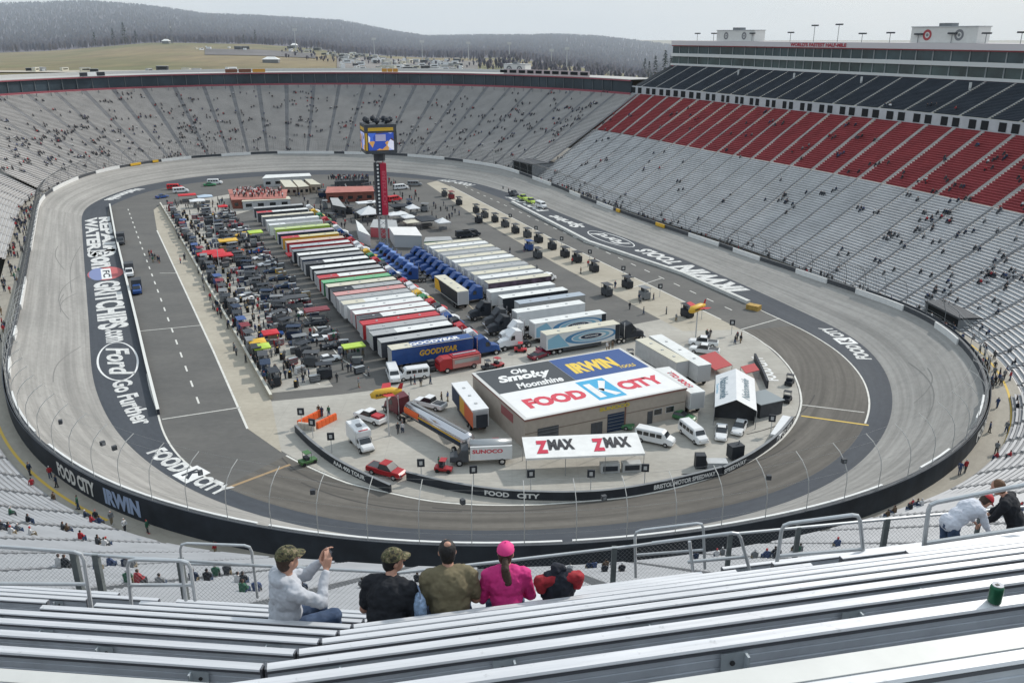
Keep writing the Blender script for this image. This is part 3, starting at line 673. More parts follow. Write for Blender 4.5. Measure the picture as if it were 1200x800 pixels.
# short props under the suite overhang of the far stand, seen as dark ticks
k = 0; i = 258
while i < 392 and k < 90:
    p = RP(i, 65.0) - fs.location; mb = MB(); mb.box(p.x - .16, p.x + .16, p.y - .16, p.y + .16, 29 - fs.location.z, 33 - fs.location.z); mb.build('column', midgrey, fs); i += 1.6; k += 1
roofbox(590, 616, 43.2, 38.9, 70, [MATS['emblem_grey']] * 2, 'white hut with rounded emblem on the far suite roof', 255, 330)
for (x0, x1, c, lb) in ((94, 124, [blackp, white, blackp], 'black and white board on the far suite parapet'), (264, 313, [M('brown_board', (.18, .07, .04), .6), MATS['brown_board'], M('amber_board', (.55, .27, .05), .6)], 'brown and amber board on the far suite parapet'), (447, 466, [MATS['amber_board']] * 3, 'small amber board on the far suite parapet')):
    il, ir = idx_at(x0, 66.5, 40, 255, 394), idx_at(x1, 66.5, 40, 255, 394); e = empty('parapet_sign', RP(il, 66.5, 38.9), 0, lb, 'sign')
    for q in range(3):
        a = il + (ir - il) * q / 3; b = il + (ir - il) * (q + .9) / 3; A = RP(a, 66.5, 39.8) - e.location; B = RP(b, 66.5, 39.8) - e.location; mb = MB(); mb.bar(A, B, .2, 1.6); mb.build('panel', c[q], e)
# windowed terrace strip at the right of the far suites
te = empty('terrace', RP(262, 68, 39), 0, 'red-edged roof terrace with a row of dark openings right of the white hut', 'terrace')
ia, ib = idx_at(585, 67, 40, 255, 330), idx_at(690, 67, 40, 255, 330)
ringwall('parapet', M('terrace_wall', (.48, .40, .40), .7), te, 67, 67.3, lambda i: 38.95, lambda i: 41.2, min(ia, ib), max(ia, ib))
for q in range(10):
    i = min(ia, ib) + (q + .5) * abs(ib - ia) / 10; mb = MB(); vs = [RP(i - .55, 66.9, 39.5), RP(i + .55, 66.9, 39.5), RP(i + .55, 66.9, 40.8), RP(i - .55, 66.9, 40.8)]; mb.quad(*[v - te.location for v in vs]); mb.build('opening', MATS['doorway_dark'], te)  # openings are flat panels with their inner shade painted dark
# tunnel mouths at the stands: solid dark boxes, the inner shade given as colour
def portal(i0, i1, o0, o1, z0, z1, label):
    mid = RP((i0 + i1) / 2, o0, z0); e = empty('tunnel_portal', mid, 0, label, 'tunnel'); L = e.location
    def wbox(mat, name, a0, a1, q0, q1, y0, y1):
        P = [RP(i, o, z) - L for z in (y0, y1) for (i, o) in ((a0, q0), (a1, q0), (a1, q1), (a0, q1))]
        m_ = MB(); m_.add(P, [(0, 3, 2, 1), (4, 5, 6, 7), (0, 1, 5, 4), (1, 2, 6, 5), (2, 3, 7, 6), (3, 0, 4, 7)]); m_.build(name, mat, e)
    k = .4 / DS
    wbox(MATS['doorway_dark'], 'opening', i0 + k, i1 - k, o0 + .4, o1, z0, z1 - .4); wbox(midgrey, 'side_wall', i0, i0 + k * .9, o0, o1, z0, z1); wbox(midgrey, 'side_wall', i1 - k * .9, i1, o0, o1, z0, z1); wbox(dkgrey, 'roof', i0, i1, o0 - .2, o1 + .4, z1 - .35, z1 + .05)
    return e
portal(251.5, 257.5, 16.5, 27, 3, 8.3, 'dark wide tunnel mouth in the corner between far turn and backstretch stands')
portal(163.5, 167.5, 18, 22.5, 2.5, 5.4, 'dark tunnel mouth low in the right-hand grey benches')
# white stair tower and ramp block at the right of the near turn
st = empty('stair_tower', RP(150.6, 20, 3), 0, 'pale steel stair tower between the right-hand stands', 'stairs')
for k in range(3):
    mb = MB(); a = RP(150.2 + .5 * k, 18 + 1.5 * k, 2.5 + 2.4 * k) - st.location; b = RP(150.2 + .5 * k, 26 + 1.5 * k, 6.5 + 2.4 * k) - st.location; mb.bar(a, b, 1.6, .25); mb.build('flight', ltgrey, st)
    mb = MB(); mb.bar(a + Vector((0, 0, 1)), b + Vector((0, 0, 1)), .08, .08); mb.bar(a, a + Vector((0, 0, 1)), .08, .08); mb.bar(b, b + Vector((0, 0, 1)), .08, .08); mb.build('railing', white, st)
# ------------------------------------------------------------------ vehicles (local axes: x forward, y left, z up; origin on the ground under the middle)
def wheels(e, xs, hw, r, w=.28, rim=True, dual=False):
    for x in xs:
        for s in (-1, 1):
            mb = MB(); y = s * (hw - w * (1 if s > 0 else 0) ) if s > 0 else -hw
            mb.cyl((x, hw - w if s > 0 else -hw, r), r, w, 12, 0, 'y'); o = mb.build('wheel', rubber, e)
            if rim:
                mb = MB(); mb.cyl((x, hw - .02 if s > 0 else -hw - .02, r), r * .55, .04, 10, 0, 'y'); mb.build('rim', chrome, o)
def chamf(x, z0, z1, wb, wt, c=.06):
    return [(x, -wb, z0 + c), (x, -wb + c, z0), (x, wb - c, z0), (x, wb, z0 + c), (x, wt, z1 - c), (x, wt - c, z1), (x, -wt + c, z1), (x, -wt, z1 - c)]
def body(e, secs, mat, name='body', c=.06, smooth=False):
    mb = MB(); mb.loft([chamf(*s, c) for s in secs]); return mb.build(name, mat, e)
def at(n, u): p = NU(n, u); return p
def veh(name, pos, ang, label, cat, group=None):
    return empty(name, (pos[0], pos[1], pos[2] if len(pos) > 2 else .02), ang, label, cat, group)
def trailer(pos, ang, roofm, sidem, label, L=15.5, group=None, name='hauler_trailer', h=4.1, roof2=None, sign=None, wheels_on=True, skirt=None):
    e = veh(name, pos, ang, label, 'trailer', group); hl = L / 2
    mb = MB(); mb.box(-hl, hl, -1.28, 1.28, 1.15, h); mb.build('side_panel', sidem, e)
    mb = MB(); mb.box(-hl - .03, hl + .03, -1.31, 1.31, h, h + .07); o = mb.build('roof', roofm, e)
    if roof2:
        mb = MB(); mb.box(-hl + .0, -hl + L * roof2[0], -1.28, 1.28, h + .07, h + .10); mb.build('roof_panel', roof2[1], o)
    for q in range(3):
        mb = MB(); x = -hl + L * (.2 + .28 * q); mb.box(x - .2, x + .2, -.2, .2, h + .07, h + .18); mb.build('roof_vent', ltgrey, o)
    mb = MB(); mb.box(-hl - .06, -hl, -1.15, 1.15, 1.25, h - .15); mb.build('rear_door', M('door_pale', (.5, .5, .5), .5), e)
    mb = MB(); mb.box(-hl * .55, hl * .5, -1.2, 1.2, .45, 1.15); mb.build('belly_box', skirt or dkgrey, e)
    if wheels_on: wheels(e, (-hl + 1.6, -hl + 2.9), 1.25, .5)
    return e
def tractor(pos, ang, mat, label, group=None, roofm=None, sleeper=True):
    e = veh('truck_tractor', pos, ang, label, 'truck', group)
    body(e, [(-3.4, .75, 1.05, .5, .5), (-.6, .75, 1.05, .5, .5)], dkgrey, 'chassis')
    body(e, [(-1.6, .8, 3.5, 1.2, 1.1), (-.2, .8, 3.85, 1.2, 1.1), (.3, .8, 3.3, 1.2, 1.05), (1.0, .8, 2.6, 1.2, 1.0)], mat, 'cab', .12)
    body(e, [(.95, .7, 2.2, 1.05, .85), (2.3, .7, 1.95, .98, .75), (2.9, .6, 1.6, .85, .6)], mat, 'hood', .15)
    mb = MB(); mb.quad((1.03, -.95, 2.05), (1.03, .95, 2.05), (.42, .95, 3.1), (.42, -.95, 3.1)); mb.build('windscreen', glass, e)
    for s in (-1, 1): mb = MB(); mb.quad((-.1, s * 1.215, 2.0), (.8, s * 1.215, 2.0), (.55, s * 1.12, 2.8), (-.1, s * 1.16, 2.8)); mb.build('side_window', glass, e)
    mb = MB(); mb.box(2.88, 3.0, -.6, .6, .75, 1.5); mb.build('grille', chrome, e); mb = MB(); mb.box(2.95, 3.15, -1.15, 1.15, .45, .75); mb.build('bumper', chrome, e)
    for s in (-1, 1): mb = MB(); mb.cyl((-1.75, s * 1.0, 1), .09, 3.1, 8); mb.build('exhaust_stack', chrome, e)
    wheels(e, (2.0, -1.9, -3.0), 1.22, .5); return e
def car(pos, ang, mat, label, group=None, kind='sedan', name='parked_car', cat='car', glassm=None):
    e = veh(name, pos, ang, label, cat, group); g = glassm or glass
    if kind in ('sedan', 'race'):
        lo = 1 if kind == 'sedan' else .85
        body(e, [(-2.4, .35, .85 * lo, .82, .75), (-2.2, .22, .98 * lo, .9, .82), (-.8, .2, .98 * lo, .92, .84), (1.2, .2, .92 * lo, .92, .84), (2.2, .22, .75 * lo, .88, .78), (2.45, .3, .6 * lo, .78, .7)], mat, 'body', .1)
        body(e, [(-1.75, .9 * lo, .98 * lo, .8, .72), (-.9, .9 * lo, 1.40 * lo, .82, .6), (.15, .9 * lo, 1.42 * lo, .82, .6), (1.05, .88 * lo, .98 * lo, .8, .72)], g, 'window_band', .05)
        mb = MB(); mb.loft([[(-.95, -.6, 1.40 * lo), (-.95, .6, 1.40 * lo), (-.95, .58, 1.45 * lo), (-.95, -.58, 1.45 * lo)], [(.25, -.6, 1.42 * lo), (.25, .6, 1.42 * lo), (.25, .58, 1.47 * lo), (.25, -.58, 1.47 * lo)]]); mb.build('roof', mat, e)
        if kind == 'race': mb = MB(); mb.box(-2.5, -2.35, -.75, .75, .95, 1.12); mb.build('rear_spoiler', blackp, e)
        wheels(e, (-1.45, 1.45), .93, .33, .22)
        for s in (-1, 1):
            mb = MB(); mb.box(2.3, 2.42, s * .6 - .15, s * .6 + .15, .55, .68); mb.build('headlight', chrome, e)
            mb = MB(); mb.box(-2.42, -2.32, s * .62 - .15, s * .62 + .15, .6, .75); mb.build('tail_light', redp, e)
    elif kind == 'pickup':
        body(e, [(-2.8, .45, 1.0, .95, .93), (-2.7, .4, 1.15, .98, .95), (.9, .4, 1.15, 1.0, .95), (1.0, .4, 1.2, 1.0, .93), (2.5, .4, 1.1, .96, .85), (2.8, .5, .85, .88, .8)], mat, 'body', .08)
        body(e, [(-.75, 1.12, 1.3, .92, .86), (-.6, 1.12, 1.85, .92, .74), (.6, 1.12, 1.88, .92, .74), (1.35, 1.12, 1.2, .92, .86)], g, 'window_band', .05)
        mb = MB(); mb.box(-.62, .62, -.74, .74, 1.84, 1.92); mb.build('roof', mat, e)
        mb = MB(); mb.box(-2.6, -.85, -.78, .78, 1.15, 1.17); mb.build('truck_bed', dkgrey, e)
        for s in (-1, 1): mb = MB(); mb.box(2.72, 2.84, s * .65 - .16, s * .65 + .16, .7, .95); mb.build('headlight', chrome, e)
        wheels(e, (-1.75, 1.8), 1.0, .4, .26)
    elif kind == 'van':
        body(e, [(-2.8, .4, 2.0, .98, .85), (-2.7, .35, 2.12, 1.0, .86), (1.2, .35, 2.12, 1.0, .86), (1.7, .35, 1.75, 1.0, .88), (2.0, .35, 1.35, 1.0, .9), (2.8, .35, 1.1, .95, .82), (2.95, .45, .85, .85, .75)], mat, 'body', .1)
        for s in (-1, 1):
            for k in range(4):
                mb = MB(); x = -2.45 + k * .98; mb.quad((x, s * .965, 1.25), (x + .8, s * .965, 1.25), (x + .8, s * .915, 1.8), (x, s * .915, 1.8)); mb.build('side_window', g, e)
        mb = MB(); mb.quad((2.03, -.78, 1.4), (2.03, .78, 1.4), (1.62, .72, 1.95), (1.62, -.72, 1.95)); mb.build('windscreen', g, e)
        mb = MB(); mb.box(-2.83, -2.78, -.7, .7, 1.25, 1.8); mb.build('rear_window', g, e)
        for s in (-1, 1): mb = MB(); mb.box(2.9, 2.97, s * .65 - .15, s * .65 + .15, .75, .95); mb.build('headlight', chrome, e)
        wheels(e, (-1.8, 1.9), 1.0, .36, .24)
    elif kind == 'box':
        body(e, [(.7, .5, 2.0, 1.0, .9), (1.3, .5, 1.9, 1.0, .9), (1.9, .5, 1.25, 1.0, .9), (2.8, .5, 1.15, .95, .85), (2.95, .6, .9, .85, .8)], mat, 'cab', .08)
        mb = MB(); mb.box(-3.2, .75, -1.15, 1.15, .7, 2.9); mb.build('box_body', mat, e); mb = MB(); mb.box(-3.2, 1.2, -1.05, 1.05, 2.9, 3.0); mb.box(.7, 1.3, -1.1, 1.1, 2.1, 2.9); mb.build('roof', mat, e)
        mb = MB(); mb.quad((1.93, -.85, 1.3), (1.93, .85, 1.3), (1.36, .8, 1.9), (1.36, -.8, 1.9)); mb.build('windscreen', g, e)
        for s in (-1, 1): mb = MB(); mb.box(.9, 1.5, s * 1.0 - .015, s * 1.0 + .015, 1.3, 1.8); mb.build('side_window', g, e)
        mb = MB(); mb.box(-1.2, -.4, -.35, .35, 3.0, 3.2); mb.build('roof_vent', midgrey, e)
        mb = MB(); mb.box(.9, 1.15, -.7, .7, 2.9, 3.05); mb.build('light_bar', redp, e)
        wheels(e, (-2.0, 2.0), 1.08, .42, .28)
    return e
# ---- rows of haulers in the garage
RG = 'race haulers parked side by side in the garage rows'
W, LG, RD, MG = white, M('roof_grey', (.38, .39, .39), .6, var=.1, scale=.4), redp, midgrey
RWH = M('roof_white', (.72, .73, .71), .6, var=.1, scale=.5)
side_rnd = [dkgrey, blackp, whitev, midgrey, dkgrey, whitev, navy, blackp]
rowA = [(141.8, LG, dkgrey, 'white-topped grey-nosed'), (146.1, RWH, blackp, 'long white-roofed black-sided'), (149.6, LG, whitev, 'pale grey-roofed'), (152.9, redp, redp, 'bright red-roofed'), (156.5, RWH, dkgrey, 'plain white-roofed dark-sided'),
        (159.9, RWH, redp, 'white-roofed red-sided'), (163.6, RWH, whitev, 'all-white'), (167.3, RWH, whitev, 'clean white-bodied'), (170.9, LG, whitev, 'light grey-topped'), (174.3, M('roof_pink', (.58, .30, .28), .5), dkgrey, 'pinkish red-topped'), (177.8, LG, blackp, 'grey-topped black'),
        (181.4, cream, dkgrey, 'cream-topped'), (185.1, M('roof_green', (.16, .42, .22), .6), green, 'green-topped'), (189.3, RWH, redp, 'white-topped red-tailed'), (193.6, LG, dkgrey, 'dull grey-topped'), (198.4, RWH, blackp, 'white-and-black'), (203.5, RWH, dkgrey, 'long white'),
        (208.2, LG, navy, 'grey-topped navy'), (212.9, RWH, dkgrey, 'white-topped charcoal'), (217.5, LG, blackp, 'grey-and-black'), (222.6, RWH, redp, 'white-roofed maroon-sided'), (228.0, M('roof_orange', (.58, .45, .36), .6), redp, 'orange-tinted'), (233.8, M('roof_yellow', (.60, .55, .32), .6), gold, 'yellow-striped'),
        (239.8, M('roof_lilac', (.45, .38, .45), .6), navy, 'lilac-tinted'), (246.0, M('roof_lime', (.50, .60, .26), .5), lime, 'lime green-roofed'), (252.5, LG, whitev, 'faded grey'), (259.0, RWH, whitev, 'broad white'), (266.0, cream, midgrey, 'pale cream'), (273.0, RWH, dkgrey, 'distant white'), (281.0, LG, dkgrey, 'farthest grey')]
tm = [whitev, redp, blackp, blue, whitev, dkgrey, redp, green, gold, whitev]
for k, (u, rm, sm, adj) in enumerate(rowA):
    n0 = 39.7 + rnd.uniform(-.4, .4); L = 15.6
    nb = (['white awning', 'blue tyre hauler'][k > 0]) 
    trailer(at(n0 + L / 2, u), AN, rm, sm, '%s hauler trailer, number %s back from the blue tyre trailer' % (adj, ['one','two','three','four','five','six','seven','eight','nine','ten','eleven','twelve','thirteen','fourteen','fifteen','sixteen','seventeen','eighteen','nineteen','twenty','twenty-one','twenty-two','twenty-three','twenty-four','twenty-five','twenty-six','twenty-seven','twenty-eight','twenty-nine','thirty'][k]), L, RG, roof2=((.3, rnd.choice([LG, sm, redp, cream])) if k % 3 == 1 else None))
    tractor(at(n0 + L + 2.6, u), AN, tm[k % 10], '%s truck tractor coupled to the %s trailer' % (['white', 'red', 'black', 'blue', 'white', 'charcoal', 'red', 'green', 'yellow', 'white'][k % 10], adj), 'truck tractors coupled to the garage row haulers')
# the blue tyre hauler at the near end
e = trailer(at(40.2 + 7.7, 137.4), AN, cream, blue, 'blue tyre-maker hauler with yellow winged-foot lettering at the near end of the row', 15.4)
put_text('GOODYEAR', flatfn((-2.6, -1.30, 2.2), (7.2, 0, 0), (0, 0, 1.1)), gold, 'side_lettering', e, .04, .15)
put_text('GOODYEAR', flatfn((-4.0, -.8, 4.22), (9.4, 0, 0), (0, 1.5, 0)), white, 'roof_lettering', e, .05, .15)
mb = MB(); mb.box(-3.8, 7.7, -1.2, 1.2, 4.17, 4.2); mb.build('roof_panel', blue, e)
tractor(at(58.3, 137.4), AN, blue, 'blue truck tractor at the front of the blue tyre hauler')
# white trailer block on the right with blue tractors
muralm = M('mural_dark', (.10, .07, .10), .5, var=.9, scale=.5)
for k in range(11):
    u = 169.3 + k * 4.05
    trailer(at(80.5, u), AN, [cream, RWH, cream, LG][k % 4], muralm if k == 0 else whitev, 'cream-roofed box trailer, %s in the block of eleven beside the blue tractors' % ['nearest', 'second', 'third', 'fourth', 'fifth', 'sixth', 'seventh', 'eighth', 'ninth', 'tenth', 'farthest'][k], 15.8, 'cream box trailers in the central block')
    tractor(at(69.6, u), AN + math.pi, blue, 'blue truck tractor nosing left from the %s cream trailer of the block' % ['nearest', 'second', 'third', 'fourth', 'fifth', 'sixth', 'seventh', 'eighth', 'ninth', 'tenth', 'farthest'][k], 'blue tractors in front of the cream trailers')
for k in range(9):
    tractor(at(62.3, 191 + k * 3.4), AN + R(160), M('blue_white', (.12, .22, .5), .4) if k % 2 else blue, 'blue and white tractor, %s of the second line left of the cream trailers' % ['nearest', 'second', 'third', 'fourth', 'fifth', 'sixth', 'seventh', 'eighth', 'farthest'][k], 'blue tractors in the second line')
# black-and-yellow display trailer lying along the track axis
e = trailer(at(65.2, 172), AN + R(90), cream, whitev, 'display trailer with a black and yellow side standing left of the blue tractors', 14.5)
mb = MB(); mb.box(-7.1, 7.1, 1.29, 1.31, 1.3, 4.0); mb.build('side_graphic', blackp, e)
mb = MB(); mb.quad((3.0, 1.33, 1.4), (7.0, 1.33, 1.4), (7.0, 1.33, 3.9), (4.6, 1.33, 3.9)); mb.build('side_graphic', gold, e)
# parked haulers between the garage row and food building
for k, (u, rm, sm, lb) in enumerate([(162.5, RWH, whitev, 'white-roofed trailer just nearer than the cream block'), (157.5, RWH, blackp, 'white-roofed black trailer with its black tractor nosing left'), (152.5, M('roof_steel', (.45, .5, .55), .4, .4), silver, 'silver-roofed trailer behind the two blue swoosh trailers'), (147.3, RWH, whitev, 'plain white trailer left of the silver one')]):
    trailer(at([78, 78.5, 80, 77][k], u), AN, rm, sm, lb, 15.5)
for k, (n, u, m_, lb) in enumerate([(66.4, 157.5, blackp, 'black truck tractor nosing left beside the centre lane'), (66.2, 147.3, blackp, 'black long-nosed tractor in front of the plain white trailer'), (67.5, 152.0, dkgrey, 'charcoal tractor between two black tractors'), (64.6, 138.5, whitev, 'white bare tractor with sleeper beside a red show car'), (67.0, 142.8, whitev, 'white tractor nosing left from the farther blue swoosh trailer')]):
    tractor(at(n, u), AN + math.pi, m_, lb)
sw1 = M('swoosh_white', (.70, .73, .74), .4); sw2 = M('swoosh_blue', (.08, .25, .45), .4); sw3 = M('swoosh_sky', (.25, .48, .62), .4)
for k, (n, u, lb) in enumerate([(76.3, 132.9, 'nearer trailer painted with blue and white swooshes, black tractor on the right'), (77.3, 139.7, 'farther trailer painted with blue and white swooshes')]):
    e = trailer(at(n, u), AN, cream if k == 0 else RWH, sw1, lb, 15.8, 'two race-series haulers with swooshes')
    for j, (rx, rz, m_, cx) in enumerate([(5.6, 1.28, sw2, 1.6), (4.6, 1.02, sw1, 1.9), (4.0, .86, sw3, 1.6), (3.0, .62, sw1, 1.8), (2.3, .46, navy, 1.6)]):
        mb = MB(); mb.add([(cx + rx * math.cos(2 * math.pi * q / 32), -1.30 - .01 * j, 2.65 + rz * math.sin(2 * math.pi * q / 32)) for q in range(32)], [tuple(range(32))]); mb.build('side_graphic', m_, e)
    mb = MB(); mb.add([(-7.6, -1.30, 1.3), (-3.0, -1.30, 1.3), (-5.4, -1.30, 4.0), (-7.6, -1.30, 3.2)], [(0, 1, 2, 3)]); mb.build('side_graphic', sw3, e)
    mb = MB(); mb.box(6.9, 7.85, -1.33, -1.29, 1.2, 4.05); mb.build('side_graphic', blackp, e)
    put_text('NATIONWIDE', flatfn((.2, -1.37, 2.5), (2.9, 0, 0), (0, 0, .35)), white, 'side_lettering', e, .03)
tractor(at(87.2, 132.9), AN, blackp, 'black truck tractor on the right of the nearer swoosh trailer')
car(at(70.2, 134.3), AN + R(8), M('car_pink', (.42, .04, .09), .3), 'crimson show car parked left of the nearer swoosh trailer', kind='race')
car(at(67.0, 131.8), AN + R(20), M('car_maroon', (.2, .02, .04), .3), 'maroon low car in front of the white bare tractor', kind='race')
# the big garage building
bz = 4.9; A = G3(553, 437, bz); Bn = G3(617, 492, bz); C_ = G3(803, 453, bz); D_ = G3(727, 408, bz)
n0, u0 = toNU(Bn); n1, u1 = toNU(C_); n2, u2 = toNU(D_); n3, u3 = toNU(A)
nl_, nr_, un, uf = (n0 + n3) / 2, (n1 + n2) / 2, (u0 + u1) / 2, (u2 + u3) / 2
bd = empty('garage_building', at((nl_ + nr_) / 2, un), AN, 'large flat garage building whose roof carries huge sponsor lettering', 'building')
hw = (nr_ - nl_) / 2; dp = uf - un; print('building', nl_, nr_, un, uf)
tanw = M('building_wall', (.40, .35, .30), .8, var=.08, scale=1)
mb = MB(); mb.box(-hw, hw, 0, dp, 0, bz - .35); mb.build('wall', tanw, bd)
mb = MB(); mb.box(-hw - .1, hw + .1, -.1, dp + .1, bz - .35, bz - .05); mb.build('fascia', M('fascia_brown', (.25, .12, .10), .7), bd)
rf_ = MB(); rf_.box(-hw - .15, hw + .15, -.15, dp + .15, bz - .05, bz); roof = rf_.build('roof', M('roof_edge_white', (.6, .6, .58), .6), bd)
def rq(x0, x1, y0, y1, m_, z=.012, nm='roof_sign'): 
    mb = MB(); mb.quad((x0, y0, bz + z), (x1, y0, bz + z), (x1, y1, bz + z), (x0, y1, bz + z)); return mb.build(nm, m_, roof)
sh = dp * .50; lx = -hw + .4; rx_ = hw - .4; mid = -hw + 2 * hw * .49
rq(lx, rx_, .3, sh, M('sign_white', (.78, .78, .77), .6, var=.04, scale=.5)); rq(lx, mid, sh + .05, dp - .2, M('sign_charcoal', (.055, .062, .068), .6)); rq(mid + .05, rx_, sh + .05, dp - .2, M('sign_blue', (.035, .085, .25), .6))
fr = M('food_red', (.62, .06, .09), .6)
def rt(s, x0, x1, y0, y1, m_, bold=.03, shear=0, z=.03): put_text(s, flatfn((x0, y0, bz + z), (x1 - x0, 0, 0), (0, y1 - y0, 0)), m_, 'roof_lettering', roof, bold, shear)
W2 = 2 * hw
rt('FOOD', lx + W2 * .07, lx + W2 * .43, sh * .30, sh * .66, fr, .06); rt('CITY', lx + W2 * .65, lx + W2 * .93, sh * .30, sh * .66, fr, .06)
bx0, bx1 = lx + W2 * .455, lx + W2 * .63
rq(bx0, bx1, sh * .14, sh * .92, M('city_blue', (.06, .38, .62), .6), .02)
mb = MB()
for q in ([(.12, .1), (.36, .1), (.36, .82), (.12, .82)], [(.36, .42), (.75, .9), (.95, .82), (.5, .36)], [(.36, .55), (.55, .5), (.92, .14), (.68, .1)]):
    mb.add([(bx0 + (bx1 - bx0) * a, sh * (.14 + .78 * b), bz + .03) for a, b in q], [(0, 1, 2, 3)])
mb.build('roof_emblem', white, roof)
rt('IRWIN', mid + W2 * .05, mid + W2 * .36, dp * .62, dp * .85, M('irwin_yellow', (.78, .55, .08), .6), .06, .1)
rt('TOOLS', mid + W2 * .33, mid + W2 * .44, dp * .57, dp * .63, MATS['irwin_yellow'], .03, .1)
rt('Smoky', lx + W2 * .07, lx + W2 * .41, dp * .66, dp * .84, white, .05, .3); rt('Ole', lx + W2 * .19, lx + W2 * .29, dp * .83, dp * .93, white, .04, .3); rt('Moonshine', lx + W2 * .13, lx + W2 * .42, dp * .53, dp * .64, white, .035, .3)
put_text('SUNOCO', flatfn((-hw * .12, -.13, 3.75), (5.2, 0, 0), (0, 0, .62)), M('sign_gold', (.62, .48, .06), .6), 'wall_sign', bd, .05)
for x, wdt in ((-hw + 2.0, 3.4), (-.2, 2.9)):
    mb = MB(); mb.box(x, x + wdt, -.06, 0, .05, 3.0); d = mb.build('roller_door', navy if x > -5 else dkgrey, bd)
    mb = MB(); 
    for q in range(5): mb.box(x + .05, x + wdt - .05, -.09, -.06, .5 + q * .55, .56 + q * .55)
    mb.build('door_rib', midgrey, d)
for x in (-3.0, -2.0, 6.9): mb = MB(); mb.box(x, x + .95, -.05, 0, .02, 2.1); mb.build('door', dkgrey, bd)
for x in (8.1, 10.3): mb = MB(); mb.box(x, x + 1.4, -.05, 0, 1.3, 2.2); o = mb.build('window', glass, bd); mb = MB(); mb.box(x - .08, x + 1.48, -.03, 0, 1.22, 2.28); mb.build('window_frame', ltgrey, o)
mb = MB(); mb.box(-hw, hw, -.03, 0, 2.5, 2.62); mb.build('trim', M('trim_brown', (.2, .16, .13), .7), bd)
for x in (0.1, ): mb = MB(); mb.box(2.8, 2.95, -.12, 0, 0, bz - .35); mb.build('downpipe', M('pipe_brown', (.2, .1, .08), .7), bd)
mb = MB(); mb.box(-hw - .05, -hw, 4.0, 8.2, 2.6, 4.0); mb.build('wall_sign', M('sign_dullred', (.3, .1, .1), .7), bd)
# white canopy with black and red lettering in front of the building
A = G3(609, 512, 3.6); B = G3(749, 507, 3.6); C_ = G3(756, 531, 2.9); D_ = G3(616, 537, 2.9)
cx = (A + B + C_ + D_) / 4; zt = empty('canopy_stand', (cx.x, cx.y, .02), math.atan2((C_ - D_).y, (C_ - D_).x), 'long white canopy stand lettered twice in black and red before the garage building', 'canopy')
L = (C_ - D_).length; dpt = ((A + B) / 2 - (C_ + D_) / 2).length
mb = MB(); mb.quad((-L / 2, -dpt / 2, 2.9), (L / 2, -dpt / 2, 2.9), (L / 2, dpt / 2, 3.6), (-L / 2, dpt / 2, 3.6)); mb.quad((-L / 2, -dpt / 2, 2.6), (L / 2, -dpt / 2, 2.6), (L / 2, -dpt / 2, 2.9), (-L / 2, -dpt / 2, 2.9)); ro = mb.build('canopy_roof', white, zt)
sl = .7 / dpt
zred, zblk = M('z_red', (.55, .03, .07), .6), M('z_black', (.03, .03, .035), .6)
for s0_ in (-.40, .08):
    x0 = L * s0_
    f = lambda a, b, x0=x0, w_=1.3, y0=-.20, h_=.5: Vector((x0 + w_ * a, dpt * (y0 + h_ * b), 2.93 + (dpt * (y0 + h_ * b) + dpt / 2) * sl + .03))
    put_text('Z', lambda a, b, x0=x0: f(a, b, x0, 1.7, -.32, .60), zred, 'canopy_lettering', ro, .07)
    put_text('MAX', lambda a, b, x0=x0: f(a, b, x0 + 1.75, 3.6, -.18, .50), zblk, 'canopy_lettering', ro, .06)
for x in (-L / 2 + .1, -L / 6, L / 6, L / 2 - .1):
    for y in (-dpt / 2 + .1, dpt / 2 - .1): mb = MB(); mb.cyl((x, y, 0), .05, 2.9, 6); mb.build('pole', steel, zt)
for x in (2.2, 5.2):
    mb = MB(); mb.box(x, x + 2.6, -dpt / 2 + .2, -dpt / 2 + 1.4, 0, 1.25); o = mb.build('counter', ltgrey, zt); mb = MB(); mb.box(x + .3, x + 2.3, -dpt / 2 + .12, -dpt / 2 + .19, .35, 1.05); mb.build('display_panel', blackp, o)
# white marquee on the right
tz = 3.0; A, B, C_, D_ = G3(840, 435, tz), G3(838, 479, tz), G3(886, 487, tz), G3(884, 435, tz); cc = (A + B + C_ + D_) / 4
ang = math.atan2((C_ - B).y, (C_ - B).x) ; tw = ((C_ - B).length + (D_ - A).length) / 2; tl = ((A - B).length + (D_ - C_).length) / 2
tn = empty("marquee", at(84.5, 97.7), AN - R(38.4), "white gabled marquee with sponsor lettering on both roof slopes", "tent")
tw, tl = 6.2, 13.2
mb = MB(); mb.quad((-tw / 2, -tl / 2, tz), (0, -tl / 2, tz + 1.5), (0, tl / 2, tz + 1.5), (-tw / 2, tl / 2, tz)); mb.quad((tw / 2, -tl / 2, tz), (0, -tl / 2, tz + 1.5), (0, tl / 2, tz + 1.5), (tw / 2, tl / 2, tz)); ro = mb.build('tent_roof', whitev, tn)
mb = MB(); mb.box(-tw / 2 + .1, tw / 2 - .1, -tl / 2 + 3.0, -tl / 2 + 3.1, 0, tz); mb.box(tw / 2 - .15, tw / 2 - .1, -tl / 2 + 1.5, tl / 2, 0, tz); mb.box(-tw / 2 + .1, -tw / 2 + .15, -tl / 2 + 1.5, tl / 2, 0, tz); mb.add([(-tw / 2 + .1, -tl / 2 + 3.05, tz), (tw / 2 - .1, -tl / 2 + 3.05, tz), (0, -tl / 2 + 3.05, tz + 1.4)], [(0, 1, 2)]); mb.build('tent_wall', dkgrey, tn)
for x in (-tw / 2, tw / 2):
    for y in (-tl / 2, 0, tl / 2): mb = MB(); mb.cyl((x, y, 0), .06, tz, 6); mb.build('pole', steel, tn)
rs = math.hypot(tw / 2, 1.5)
